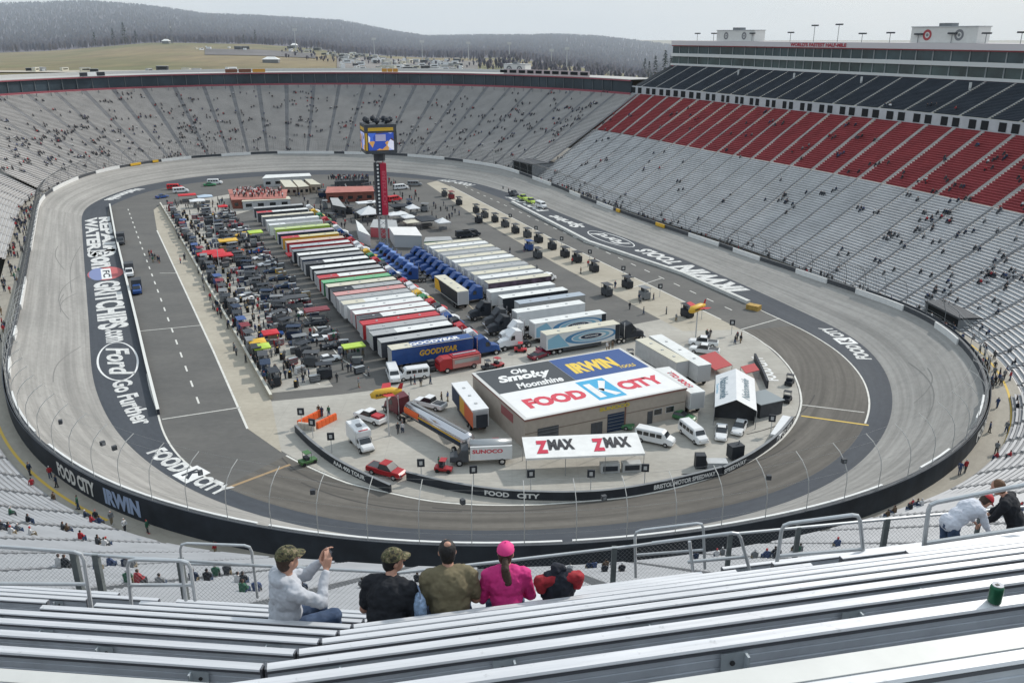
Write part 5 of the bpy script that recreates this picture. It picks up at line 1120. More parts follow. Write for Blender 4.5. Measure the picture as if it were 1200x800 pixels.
# deck beneath the benches, so no hole shows between rows
mb = MB()
for n in range(-3, 11):
    for d in (DL, DR):
        a = row(n); b = row(n + 1); z = a.z - .98
        q = [a, a + d * 24, b + d * 24, b]; q = [Vector((p.x, p.y, z)) for p in q]; mb.quad(*q); mb.quad(q[3], q[2], q[2] + Vector((0, 0, -DZ)), q[3] + Vector((0, 0, -DZ)))
tag(mb.build('stand_deck', M('stand_deck', (.16, .165, .175), .8, .1, var=.15, scale=2)), kind='structure')
# ------------------------------------------------------------------ fence and hand rails behind the last rows
def fy(px, n=10.3):
    if px < PR(*row(n))[0]: p = row(n) + DL * rowpt(n, px, 'L')
    else: p = row(n) + DR * rowpt(n, px, 'R')
    return p.y
galv = M('galv_rail', (.55, .57, .58), .35, .5, var=.08, scale=6)
postg = M('post_greygreen', (.16, .18, .18), .6, .3, var=.15, scale=6)
cfz = empty('chain_link_fence', AT(465, 671, fy(465)), 0, 'chain-link fence with white top rail behind the last foreground row', 'fence')
rail = [(-60,634),(103,649),(154,653),(211,656),(297,662),(435,669),(465,671),(520,665),(600,656),(745,639),(810,630),(936,618),(1040,608),(1150,598),(1260,588)]
RPn = [AT(x, y, fy(x)) for x, y in rail]
mb = MB(); mb.tube([p - cfz.location for p in RPn], .026, 8); mb.build('top_rail', galv, cfz)
mb = MB(); gap = .075
for a, b in zip(RPn[:-1], RPn[1:]):
    a = a - cfz.location; b = b - cfz.location; L = (b - a).length; d = (b - a) / L; h = 1.5; k = -h
    while k < L:
        for sgn in (1, -1):
            p0 = (k if sgn > 0 else k + h); p1 = (k + h if sgn > 0 else k); t0, t1 = 0., 1.
            # clip to 0..L
            if p0 < 0: t0 = (0 - p0) / (p1 - p0)
            if p1 > L: t1 = (L - p0) / (p1 - p0)
            if p0 > L: t0 = (L - p0) / (p1 - p0)
            if p1 < 0: t1 = (0 - p0) / (p1 - p0)
            if t1 - t0 > .02:
                A = a + d * (p0 + (p1 - p0) * t0) - Vector((0, 0, h * t0)); B = a + d * (p0 + (p1 - p0) * t1) - Vector((0, 0, h * t1)); mb.tube([A, B], .0017, 3, cap=False)
        k += gap
mb.build('wire_mesh', M('chain_wire', (.33, .34, .35), .5, .4), cfz)
for px, wd in ((-20,.09),(86,.09),(112,.09),(211,.09),(465,.05),(720,.08),(856,.07),(936,.07),(1040,.08),(1150,.06)):
    y = np.interp(px, [r[0] for r in rail], [r[1] for r in rail]); p = AT(px, y, fy(px)) - cfz.location; mb = MB(); mb.box(p.x - wd / 2, p.x + wd / 2, p.y - wd / 2, p.y + wd / 2, p.z - 1.7, p.z + .02); mb.build('fence_post', postg, cfz)
def loop(label, Y, paths, r=.024, name='hand_rail', m_=galv, grp=None):
    pts = [AT(x, y, Y) for x, y in paths[0]]; base = pts[0]; e = empty(name, base, 0, label, 'railing', grp)
    for k, pth in enumerate(paths):
        P = [AT(x, y, Y) - base for x, y in pth]; mb = MB(); 
        # round the corners
        Q = [P[0]]
        for i in range(1, len(P) - 1): a, b, c = P[i - 1], P[i], P[i + 1]; ra = min(.10, (b - a).length * .4, (c - b).length * .4); p1 = b + (a - b).normalized() * ra; p2 = b + (c - b).normalized() * ra; Q += [p1, (p1 + p2 + b * 2) / 4, p2]
        Q.append(P[-1]); mb.tube(Q, r, 8); mb.build(['rail_loop', 'mid_bar', 'post'][min(k, 2)], m_, e)
    return e
loop('white-grey handrail cut by the left edge above the left benches', 8.6, [[(-120,632),(0,640),(97,647),(107,712)], [(-60,683),(104,684)]], .024)
loop('rounded white-grey handrail loop at the left stair', 9.0, [[(154,708),(149,655),(222,657),(229,703)], [(152,685),(226,685)], [(212,657),(218,703)]], .024)
loop('square gate frame in the fence left of the man in the hoodie', fy(250), [[(216,700),(211,636),(294,639),(302,700)], [(212,660),(298,662)]], .022, 'gate_frame')
loop('tall square gate frame right of the red and black jacket', fy(780) , [[(745,676),(744,622),(824,612),(826,666)], [(745,650),(824,644)]], .024, 'gate_frame')
loop('handrail bending down at the right end beside the gate frame', 10.4, [[(764,636),(866,623),(880,673)], [(806,658),(873,652)], [(808,634),(812,668)]], .025)
loop('rounded handrail loop left of the bending couple', 10.6, [[(909,668),(917,614),(1007,602),(1014,668)], [(913,651),(1010,643)]], .029)
loop('thick handrail in front of the bending couple', 10.6, [[(1080,660),(1089,590),(1200,568),(1300,552)], [(1085,636),(1200,619),(1300,606)]], .033)
# drinks can
J = row(-1); s_ = rowpt(-1, 1161, 'R'); p = row(-1) + DR * s_ + Vector((0, -.026, .001))
e = empty('drink_can', p, .4, 'green and silver drinks can standing on the bleacher at the right', 'can')
mb = MB(); mb.tube([(0, 0, 0), (0, 0, .006), (0, 0, .075), (0, 0, .084)], [.021, .027, .027, .022], 24); mb.build('can_body', M('can_green', (.02, .12, .06), .3, .5), e, True)
mb = MB(); mb.tube([(0, 0, .0842), (0, 0, .088)], [.022, .0225], 24); o = mb.build('lid', chrome, e); mb = MB(); mb.box(-.012, .004, -.006, .006, .0882, .0895); mb.build('opening', bolt, o)
# ------------------------------------------------------------------ people close to the camera
skin = M('skin', (.50, .27, .19), .55, var=.06, scale=20)
hairb = M('hair_brown', (.05, .028, .018), .7, var=.3, scale=60); hairk = M('hair_black', (.012, .011, .011), .6, var=.3, scale=60)
def cap_(mb, a, b, ra, rb, n=14, flat=1.0, axis=None):
    a, b = Vector(a), Vector(b); d = b - a; L = d.length; d = d / L if L > 1e-6 else Vector((0, 0, 1)); pts = []; rr = []
    for k in range(4): t = k / 4 * math.pi / 2; pts.append(a - d * ra * math.cos(t)); rr.append(max(.002, ra * math.sin(t)))
    pts += [a, b]; rr += [ra, rb]
    for k in range(1, 5): t = k / 4 * math.pi / 2; pts.append(b + d * rb * math.sin(t)); rr.append(max(.002, rb * math.cos(t)))
    mb.tube(pts, rr, n)
def ell(mb, c, r, rot=None, n=20, k=12):
    t = MB(); t.ball((0, 0, 0), r, 0, n, k); Mx = Matrix.Translation(Vector(c)) @ (rot.to_4x4() if rot else Matrix.Identity(4)); t.xf(Mx); mb.add(t.v, t.f)
def remesh(mb, name, mat, parent, vox=.011, sm=4, wr=0, wsc=.09):
    o = mb.build('tmp', mat); m1 = o.modifiers.new('r', 'REMESH'); m1.mode = 'VOXEL'; m1.voxel_size = vox
    if sm: m2 = o.modifiers.new('s', 'SMOOTH'); m2.iterations = sm; m2.factor = .5
    if wr:
        tx = bpy.data.textures.new('wr', 'CLOUDS'); tx.noise_scale = wsc; m3 = o.modifiers.new('d', 'DISPLACE'); m3.texture = tx; m3.strength = wr; m3.mid_level = .5
    dg = bpy.context.evaluated_depsgraph_get(); dg.update(); me = bpy.data.meshes.new_from_object(o.evaluated_get(dg)); bpy.data.objects.remove(o)
    me.name = name; me.materials.clear(); me.materials.append(mat); me.polygons.foreach_set('use_smooth', [True] * len(me.polygons)); q = bpy.data.objects.new(name, me); link(q); q.parent = parent; return q
def hand(mb, wrist, fwd, palm_n, s=1.0, curl=.5):
    """palm plus five separate bent fingers; fwd = along the hand, palm_n = where the palm faces"""
    f = Vector(fwd).normalized(); pn = Vector(palm_n); pn = (pn - f * pn.dot(f)).normalized(); sd_ = f.cross(pn); w_ = Vector(wrist)
    cap_(mb, w_ + f * .02 - sd_ * .018 * s, w_ + f * .085 * s - sd_ * .024 * s, .022 * s, .017 * s, 10); cap_(mb, w_ + f * .02 + sd_ * .018 * s, w_ + f * .085 * s + sd_ * .024 * s, .022 * s, .017 * s, 10); cap_(mb, w_, w_ + f * .085 * s, .024 * s, .018 * s, 10)
    for k, (o, l) in enumerate(((-.033, .062), (-.011, .076), (.011, .080), (.033, .072))):
        b = w_ + f * .092 * s + sd_ * o * s; d = f; p = b
        for j, fr_ in enumerate((.45, .32, .25)):
            d = (d * math.cos(curl * .8) + pn * math.sin(curl * .8)).normalized() if j or True else d; q = p + d * l * fr_ * s; cap_(mb, p, q, .0095 * s, .0088 * s, 8); p = q
    p = w_ + f * .03 * s + sd_ * .035 * s; d = (f * .6 + sd_ * .6 + pn * .5).normalized(); q = p + d * .045 * s; cap_(mb, p, q, .013 * s, .011 * s, 8); d = (f * .9 + pn * .5).normalized(); cap_(mb, q, q + d * .032 * s, .011 * s, .009 * s, 8)
def person(name_loc, rz, label, j, top, bottom, hair=hairb, capm=None, capbill=True, hood=False, longhair=None, sc=1.0, sleeves='long', bald=False, shoe=blackp, skinm=skin, girth=1.0, headrot=None):
    """j: joints in local metres (x right, y forward, z up from the hips). One continuous body; clothing and hair are children."""
    e = empty('person', name_loc, rz, label, 'person'); V = {k: Vector(v) * sc for k, v in j.items()}; g = girth * sc
    hr = headrot or Matrix.Identity(3); hd = V['head']
    def H_(x, y, z): return hd + hr @ (Vector((x, y, z)) * sc)
    mb = MB(); ell(mb, H_(0, 0, .02), (.077 * sc, .098 * sc, .108 * sc), hr); ell(mb, H_(0, .025, -.055), (.058 * sc, .070 * sc, .065 * sc), hr)
    cap_(mb, H_(0, .095, .0), H_(0, .112, -.022), .010 * sc, .014 * sc, 8)                      # nose
    ell(mb, H_(0, .083, -.058), (.026 * sc, .012 * sc, .008 * sc), hr, 10, 6); ell(mb, H_(0, .083, -.072), (.022 * sc, .012 * sc, .008 * sc), hr, 10, 6)   # lips
    ell(mb, H_(0, .082, .035), (.055 * sc, .014 * sc, .010 * sc), hr, 12, 6)                       # brow
    for s in (-1, 1): ell(mb, H_(s * .080, -.005, -.005), (.010 * sc, .020 * sc, .032 * sc), hr, 10, 6)
    cap_(mb, V['neck'], H_(0, -.015, -.06), .058 * sc, .052 * sc)
    torso = [('pelvis', .155, .115), ('waist', .145, .105), ('chest', .175, .12), ]
    def tor(mb, ex=0):
        a, b, c = V['pelvis'], V['waist'], V['chest']; xr = (V['shR'] - V['shL']).normalized(); zax = (V['neck'] - V['pelvis']).normalized(); yax = zax.cross(xr).normalized(); rot = Matrix((xr, yax, zax)).transposed()
        ell(mb, a, (.175 * g + ex, .13 * g + ex, .14 * sc + ex), rot); ell(mb, b, (.160 * g + ex, .125 * g + ex, .17 * sc + ex), rot); ell(mb, c, (.185 * g + ex, .125 * g + ex, .19 * sc + ex), rot)
        cap_(mb, V['shL'] * .8 + V['shR'] * .2, V['shR'] * .8 + V['shL'] * .2, .075 * g + ex, .075 * g + ex); cap_(mb, V['chest'] + (V['neck'] - V['chest']) * .5, V['neck'], .085 * g + ex, .06 * sc + ex * .6)
        for s in 'LR': cap_(mb, V['neck'] * .75 + V['sh' + s] * .25, V['sh' + s], .05 * g + ex, .066 * g + ex)
    tor(mb)
    for s in 'LR':
        sh, el_, wr, kn, ft, hp = (V[k + s] for k in ('sh', 'el', 'wr', 'kn', 'ft', 'hip'))
        cap_(mb, sh, el_, .058 * g, .042 * g); cap_(mb, el_, wr, .042 * g, .027 * sc); cap_(mb, hp, kn, .085 * g, .058 * g); cap_(mb, kn, ft, .056 * g, .038 * sc)
        cap_(mb, ft, ft + Vector((0, .15, -.03)) * sc, .04 * sc, .032 * sc)
        hand(mb, wr, V.get('hd' + s, (wr - el_)), V.get('pn' + s, Vector((0, 0, -1))), sc, j.get('curl', Vector((.5, 0, 0)))[0] if 'curl' in j else .5)
    remesh(mb, 'body', skinm, e, .0085, 3)
    mb = MB()
    tor(mb, .016)
    for s in 'LR':
        sh, el_, wr = V['sh' + s], V['el' + s], V['wr' + s]
        if sleeves == 'long': cap_(mb, sh, el_, .074 * g, .058 * g); cap_(mb, el_, wr + (el_ - wr) * .16, .058 * g, .042 * sc)
        else: cap_(mb, sh, sh + (el_ - sh) * .72, .074 * g, .066 * g)
    if hood: ell(mb, V['neck'] + Vector((0, -.07, .02)) * sc, (.13 * sc, .085 * sc, .07 * sc))
    remesh(mb, 'shirt', top, e, .012, 2, .040, .075)
    mb = MB()
    for s in 'LR': hp, kn, ft = V['hip' + s], V['kn' + s], V['ft' + s]; cap_(mb, hp, kn, .10 * g, .074 * g); cap_(mb, kn, ft + (kn - ft) * .08, .074 * g, .058 * sc)
    ell(mb, V['pelvis'] + Vector((0, 0, -.02)), (.185 * g, .145 * g, .12 * sc)); remesh(mb, 'trousers', bottom, e, .014, 2, .03, .08)
    for s in 'LR': mb = MB(); ft = V['ft' + s]; cap_(mb, ft + Vector((0, -.03, -.04)) * sc, ft + Vector((0, .17, -.055)) * sc, .05 * sc, .042 * sc); remesh(mb, 'shoe', shoe, e, .014, 2)
    # eyes
    for s in (-1, 1): mb = MB(); ell(mb, H_(s * .030, .088, .012), (.012 * sc, .008 * sc, .007 * sc), hr, 8, 6); o = mb.build('eye', white, e, True); mb = MB(); ell(mb, H_(s * .030, .094, .012), (.005 * sc,) * 3, hr, 8, 6); mb.build('pupil', blackp, o, True)
    # hair
    mb = MB(); ell(mb, H_(0, -.020, .035), (.086 * sc, .096 * sc, .104 * sc), hr); ell(mb, H_(0, -.045, -.02), (.074 * sc, .065 * sc, .085 * sc), hr)
    remesh(mb, 'hair', hair, e, .009, 1, .006, .02)
    if bald: mb = MB(); ell(mb, H_(0, -.050, .108), (.038 * sc, .034 * sc, .034 * sc), hr); mb.build('bald_crown', skinm, e, True)
    if longhair:
        mb = MB(); P = [H_(*q) for q in longhair]; 
        for a, b, r0, r1 in zip(P[:-1], P[1:], (.03, .045, .05, .04), (.045, .05, .04, .015)): cap_(mb, a, b, r0 * sc, r1 * sc)
        remesh(mb, 'ponytail', hair, e, .009, 1, .012, .02)
    if capm:
        mb = MB(); n, k = 24, 8; vs = []; fs = []
        for i in range(k + 1):
            a = math.pi / 2 * i / k
            for q in range(n): b = 2 * math.pi * q / n; vs.append(H_(.094 * math.cos(a) * math.sin(b), -.008 + .112 * math.cos(a) * math.cos(b), .045 + .098 * math.sin(a)))
        for i in range(k):
            for q in range(n): fs.append((i * n + q, i * n + (q + 1) % n, (i + 1) * n + (q + 1) % n, (i + 1) * n + q))
        mb.add(vs, fs); c_ = mb.build('cap', capm, e, True); mb = MB(); vs = []
        for t in range(9):
            a = -1.0 + 2.0 * t / 8; x = .080 * math.sin(a); y = .10 * math.cos(a); vs += [H_(x, y - .006, .052), H_(x * 1.15, y + .075 * math.cos(a * .9), .034), ]
        vs2 = [v + hr @ Vector((0, 0, -.006)) for v in vs]; nv = len(vs)
        mb.add(vs + vs2, [(2 * t, 2 * t + 1, 2 * t + 3, 2 * t + 2) for t in range(8)] + [(nv + 2 * t + 2, nv + 2 * t + 3, nv + 2 * t + 1, nv + 2 * t) for t in range(8)] + [(2 * t + 1, nv + 2 * t + 1, nv + 2 * t + 3, 2 * t + 3) for t in range(8)]); mb.build('cap_bill', capm, c_, True)
        mb = MB(); mb.ball(H_(0, -.008, .146), .009, 0, 8, 5); mb.build('cap_button', capm, c_)
    return e
def sit(lean=.1, arms='lap', sw=.19, head_z=.0):
    c = math.cos(lean); s = math.sin(lean)
    def T(x, y, z): return (x, y * c + z * s, z * c - y * s)
    j = dict(pelvis=(0, 0, .08), waist=T(0, .0, .24), chest=T(0, .0, .42), neck=T(0, .0, .57), head=T(0, .03, .74 + head_z), shL=T(-sw, 0, .51), shR=T(sw, 0, .51),
             hipL=(-.10, .02, .05), hipR=(.10, .02, .05), knL=(-.15, .44, .06), knR=(.15, .44, .06), ftL=(-.15, .42, -.36), ftR=(.15, .42, -.36))
    if arms == 'lap': j.update(elL=T(-sw - .07, .06, .24), elR=T(sw + .07, .06, .24), wrL=(-.12, .32, .17), wrR=(.12, .32, .17))
    return j
def camo():
    m = bpy.data.materials.new('camouflage'); m.use_nodes = True; nt = m.node_tree; b = nt.nodes['Principled BSDF']; b.inputs['Roughness'].default_value = .9; tc = nt.nodes.new('ShaderNodeTexCoord')
    f = noise(nt, tc.outputs['Object'], 28, (1, 1, 1), 2, .5); rp = nt.nodes.new('ShaderNodeValToRGB'); rp.color_ramp.interpolation = 'CONSTANT'; E_ = rp.color_ramp.elements
    E_[0].color = (.03, .03, .02, 1); E_[1].position = .42; E_[1].color = (.12, .10, .05, 1); x = E_.new(.5); x.color = (.07, .08, .035, 1); x = E_.new(.58); x.color = (.22, .18, .11, 1); nt.links.new(f, rp.inputs['Fac']); nt.links.new(rp.outputs['Color'], b.inputs['Base Color']); return m
def seatpos(px, side, dz=0., n=5, fw=.14):
    p = row(n) + (DL if side == 'L' else DR) * rowpt(n, px, side); return Vector((p.x, p.y + fw, p.z - .25 + dz))
denim = M('denim', (.045, .075, .14), .85, var=.2, scale=12); camom = camo()
# man photographing: turned to his right, both hands raised with a phone
j = sit(.12); j.update(head=(.0, .10, .75), elR=(.27, .27, .36), wrR=(.11, .42, .58), elL=(-.12, .30, .42), wrL=(-.02, .44, .60), hdR=(-.05, .12, .35), hdL=(.03, .15, .33), pnR=(-1, .35, 0), pnL=(1, .35, 0))
e = person(seatpos(327, 'L', .0), R(-52), 'man in pale grey hoodie and camouflage cap holding up a phone to take a picture', j, M('hoodie_grey', (.48, .50, .54), .9, var=.08, scale=8), denim, hairb, camom, hood=True, sc=1.07, girth=1.05)
ph = empty('phone', (0, 0, 0), 0, 'small dark phone held up by the man in the grey hoodie', 'phone')
Mx = Matrix.Translation(e.location) @ Matrix.Rotation(R(-52), 4, 'Z'); ph.location = Mx @ (Vector((.045, .49, .69)) * 1.07); ph.rotation_euler = (R(-8), 0, R(-52))
mb = MB(); mb.box(-.065, .065, -.005, .005, -.034, .034); mb.build('case', blackp, ph); mb = MB(); mb.box(-.060, .060, -.007, -.005, -.030, .030); mb.build('screen', M('phone_screen', (.25, .27, .3), .2), ph)
# man in black shirt and camouflage cap
j = sit(.35); j['head'] = (0, .30, .68)
person(seatpos(447, 'R', -.09), R(-14), 'man in black shirt and dark camouflage cap, head turned right', j, M('shirt_black', (.014, .016, .021), .9, var=.2, scale=10), denim, hairk, camom, sleeves='short', sc=1.06, girth=1.15, headrot=Matrix.Rotation(R(-50), 3, 'Z'))
j = sit(.25); j['head'] = (0, .22, .71)
person(seatpos(527, 'R', -.05), R(10), 'man in olive brown t-shirt with short dark thinning hair, seen from behind', j, M('shirt_olive', (.17, .145, .085), .9, var=.12, scale=9), denim, hairk, None, sleeves='short', sc=1.06, girth=1.15, bald=True)
pk = M('pink_cloth', (.60, .03, .20), .8, var=.12, scale=9)
j = sit(.22); j['head'] = (0, .20, .70)
person(seatpos(594, 'R', -.05), R(4), 'woman in bright pink top and pink cap with long brown ponytail', j, pk, denim, hairb, M('pink_cap', (.75, .05, .24), .7), sc=.97, girth=1.0, longhair=[(.01, -.10, -.0), (.02, -.17, -.08), (.05, -.19, -.22), (.06, -.17, -.34)], headrot=Matrix.Rotation(R(-12), 3, 'Z'))
# coat draped over a bag on the bench
p = seatpos(655, 'R', .06); e = empty('jacket', p, .2, 'red and black jacket heaped over a bag right of the woman in pink', 'jacket')
mb = MB(); ell(mb, (0, 0, .22), (.17, .12, .22)); cap_(mb, (-.10, 0, .36), (.10, 0, .36), .07, .07); ell(mb, (0, .02, .16), (.19, .13, .14)); remesh(mb, 'jacket_body', M('jacket_black', (.015, .018, .028), .85, var=.4, scale=14), e, .012, 3, .05, .07)
for s in (-1, 1): mb = MB(); cap_(mb, (s * .08, -.02, .34), (s * .20, -.02, .33), .07, .07); cap_(mb, (s * .20, -.02, .33), (s * .19, -.03, .24), .07, .05); remesh(mb, 'sleeve', M('jacket_red', (.33, .02, .03), .85, var=.35, scale=14), e, .012, 3, .03, .06)
mb = MB(); cap_(mb, (-.04, 0, .42), (.04, 0, .44), .05, .045); ell(mb, (-.02, .02, .46), (.06, .05, .04)); remesh(mb, 'hood', MATS['jacket_black'], e, .01, 3, .03, .05)
p = seatpos(490, 'R', .0); e = empty('seat_bag', p, .3, 'light blue patterned bag between the black-shirted and olive-shirted men', 'bag'); mb = MB(); ell(mb, (0, 0, .22), (.07, .10, .20)); remesh(mb, 'bag_body', M('bag_blue', (.30, .42, .60), .7, var=.4, scale=30), e, .01, 2, .02, .05); mb = MB(); mb.tube([(0, -.08, .40), (0, -.05, .47), (0, .05, .47), (0, .08, .40)], .008, 6); mb.build('handle', M('bag_strap', (.15, .2, .3), .7), e)
# the bending couple at the right
def bend(px, py, Y, rz, lb, topm, botm, hairm, capm, fold, sc, arm=(.1, .35, -.05)):
    p = AT(px, py, Y); c, s = math.cos(fold), math.sin(fold)
    def T(x, y, z): return (x, y * c + z * s, z * c - y * s)
    j = dict(pelvis=(0, 0, 0), waist=T(0, 0, .17), chest=T(0, 0, .36), neck=T(0, 0, .52), head=T(0, .08, .68), shL=T(-.18, 0, .46), shR=T(.18, 0, .46), hipL=(-.09, 0, -.03), hipR=(.09, 0, -.03), knL=(-.11, .05, -.45), knR=(.11, .05, -.45), ftL=(-.11, -.04, -.86), ftR=(.11, -.04, -.86))
    shx = Vector(T(-.18, 0, .46)); shy = Vector(T(.18, 0, .46)); j.update(elL=tuple(shx + Vector((-.05, .10, -.24))), elR=tuple(shy + Vector((.05, .10, -.24))), wrL=tuple(shx + Vector((.0, .24, -.42))), wrR=tuple(shy + Vector((0, .24, -.42))))
    return person(p, rz, lb, j, topm, botm, hairm, capm, sc=sc, headrot=Matrix.Rotation(-fold * .8, 3, 'X'))
bend(1114, 612, 11.3, R(-78), 'person in loose white shirt and red cap bending over at the right', M('shirt_white', (.62, .64, .70), .9, var=.06, scale=8), denim, hairb, M('cap_red', (.5, .03, .04), .7), .95, .92)
bend(1192, 618, 11.6, R(50), 'brown-haired person in black clothes leaning toward the one in white', MATS['shirt_black'], MATS['shirt_black'], M('hair_light', (.14, .075, .04), .7, var=.3, scale=60), None, .45, 1.0)
# ------------------------------------------------------------------ pit and garage clutter
def fast_copy(root, loc, rz, label, group=None, mat_swap=None):
    r = root.copy(); COL.objects.link(r); r.location = loc; r.rotation_euler = (0, 0, rz); r['label'] = label
    if group: r['group'] = group
    for ch in root.children:
        c = ch.copy(); COL.objects.link(c); c.parent = r
        for g_ in ch.children: d = g_.copy(); COL.objects.link(d); d.parent = c
        if mat_swap and ch.name.split('.')[0] in mat_swap:
            c.data = ch.data.copy(); c.data.materials.clear(); c.data.materials.append(mat_swap[ch.name.split('.')[0]])
    return r
pr = random.Random(11)
# pit cart
def pit_cart_proto():
    e = empty('pit_cart', (0, 0, -500), 0, 'x', 'pit cart'); mb = MB(); mb.box(-1.3, 1.3, -.8, .8, .25, 1.7); mb.build('cabinet', blackp, e)
    mb = MB(); mb.box(-1.4, 1.4, -.9, .9, 2.7, 2.78); mb.build('canopy', dkgrey, e); mb = MB()
    for x in (-1.2, 1.2):
        for y in (-.7, .7): mb.cyl((x, y, 1.7), .04, 1.0, 5)
    mb.build('canopy_frame', steel, e); mb = MB(); mb.box(-.9, .9, -.5, .1, 1.72, 2.15); mb.build('seat_bench', midgrey, e); mb = MB(); mb.box(.3, 1.1, .3, .35, 1.75, 2.4); mb.build('monitor', glass, e)
    wheels(e, (-.8, .8), .85, .28, .18, False); return e
pc = pit_cart_proto(); first = [True]
cols = {'black': blackp, 'charcoal': dkgrey, 'navy': navy, 'blue': blue, 'dark red': M('cart_red', (.2, .02, .03), .6), 'grey': midgrey}
def cart_at(p, rz, cname, label, group):
    if first[0]: first[0] = False; pc.location = p; pc.rotation_euler = (0, 0, rz); pc['label'] = label; pc['group'] = group; return pc
    return fast_copy(pc, p, rz, label, group, {'cabinet': cols[cname], 'canopy': cols[cname] if cname != 'black' else blackp})
rp = [(604,273),(618,278),(631,284),(647,292),(630,302),(662,301),(696,318),(711,346),(735,337),(805,371),(521,230),(538,240),(558,249),(568,255),(561,261),(580,260),(592,266),(676,307)]
near_ = lambda s: s
for k, (x, y) in enumerate(rp):
    c = ['black', 'charcoal', 'black'][k % 3]; rank = sorted(range(len(rp)), key=lambda q: -rp[q][1]).index(k) + 1
    cart_at(G3(x, y, .02), AN + R(90) + pr.uniform(-.1, .1), c, '%s pit cart on the back pit lane, number %d counted from the near end' % (c, rank), 'pit carts along the back pit lane')
cart_at(G3(529, 233, .02), AN + R(90), 'dark red', 'red pit cart near the far end of the back pit lane', 'pit carts along the back pit lane'); cart_at(G3(620, 293, .02), AN + R(90), 'blue', 'blue pit cart at the garage side of the back pit lane', 'pit carts along the back pit lane')
p = G3(755, 350, .02); cart_at(p, AN + R(90), 'grey', 'grey pit cart with pale canopy near the crew group of the back pits', 'pit carts along the back pit lane')
kn = ['black', 'navy', 'charcoal', 'black', 'grey', 'charcoal', 'dark red', 'blue']
u = 139.0; k = 0
while u < 312:
    n = 20.0 - (u - 135) * .018 + pr.uniform(-.4, .6); c = kn[k % 8]
    cart_at(at(n, u), AN + R(90) + pr.uniform(-.15, .15), c, '%s pit cart behind the front pit wall, number %d from the near end' % (c, k + 1), 'pit carts behind the front pit wall'); u += 4.5; k += 1
# tyre stacks
e0 = empty('tyre_stack', (0, 0, 0), 0, 'x', 'tyres'); 
for q in range(4): mb = MB(); mb.tube([(0, 0, .02 + q * .3), (0, 0, .28 + q * .3)], .35, 12); o = mb.build('tyre', rubber, e0); mb = MB(); mb.tube([(0, 0, .03 + q * .3), (0, 0, .285 + q * .3)], .18, 10); mb.build('rim', gold if q % 2 else steel, o)
fi = True
for k in range(38):
    u = 137 + k * 4.5 + pr.uniform(-.8, .8); p = at(22.6 - (u - 135) * .018 + pr.uniform(-.5, 1.5), u); lb = 'stack of four racing tyres in stall %d from the near end of front pit road' % (k + 1)
    if fi: e0.location = p; e0['label'] = lb; e0['group'] = 'tyre stacks in the front pit stalls'; fi = False
    else: fast_copy(e0, p, pr.random() * 3, lb, 'tyre stacks in the front pit stalls')
# rolling tool chests and jacks behind the haulers
tb = empty('tool_chest', (0, 0, 0), 0, 'x', 'tool chest'); mb = MB(); mb.box(-.9, .9, -.4, .4, .15, 1.25); mb.build('chest', blackp, tb); mb = MB(); mb.box(-.92, .92, -.42, .42, 1.25, 1.32); mb.build('work_top', silver, tb)
for q in range(3): mb = MB(); mb.box(-.85, .85, -.43, -.40, .3 + q * .3, .52 + q * .3); mb.build('drawer', midgrey, tb)
fi = True
chm = [('red', redp), ('black', blackp), ('blue', blue), ('white', whitev), ('yellow', gold), ('grey', midgrey), ('black', blackp), ('navy', navy)]
for k in range(64):
    u = 138 + (k // 2) * 5.0 + pr.uniform(-1, 1); n = (35.5 if k % 2 else 25.5) - (u - 135) * .012 + pr.uniform(-1.5, 1.5); cn, cm = chm[pr.randrange(8)]; lb = '%s tool chest %s, position %d from the near end' % (cn, 'behind the haulers' if k % 2 else 'beside the front pit stalls', k // 2 + 1)
    if fi: tb.location = at(n, u); tb.rotation_euler = (0, 0, AN); tb['label'] = lb; tb['group'] = 'tool chests in the garage lane'; fi = False
    else: fast_copy(tb, at(n, u), AN + pr.uniform(-.6, .6), lb, 'tool chests in the garage lane', {'chest': cm})
# second line of carts and crates among the stalls
for k in range(30):
    u = 139 + k * 5.6 + pr.uniform(-1, 1); c = ['black', 'charcoal', 'black', 'grey', 'navy'][k % 5]
    cart_at(at(28.5 - (u - 135) * .012 + pr.uniform(-1, 1), u), AN + pr.uniform(-.6, .6), c, '%s equipment cart in the middle of the garage lane, number %d from the near end' % (c, k + 1), 'equipment carts in the middle of the garage lane')
for k in range(16):
    n_, u = pr.uniform(60, 98), pr.uniform(262, 335); c = ['black', 'charcoal', 'grey', 'navy'][k % 4]
    cart_at(at(n_, u), pr.uniform(0, 3), c, '%s cart among the crowd at the far end of the infield' % c, 'carts scattered at the far end of the infield')
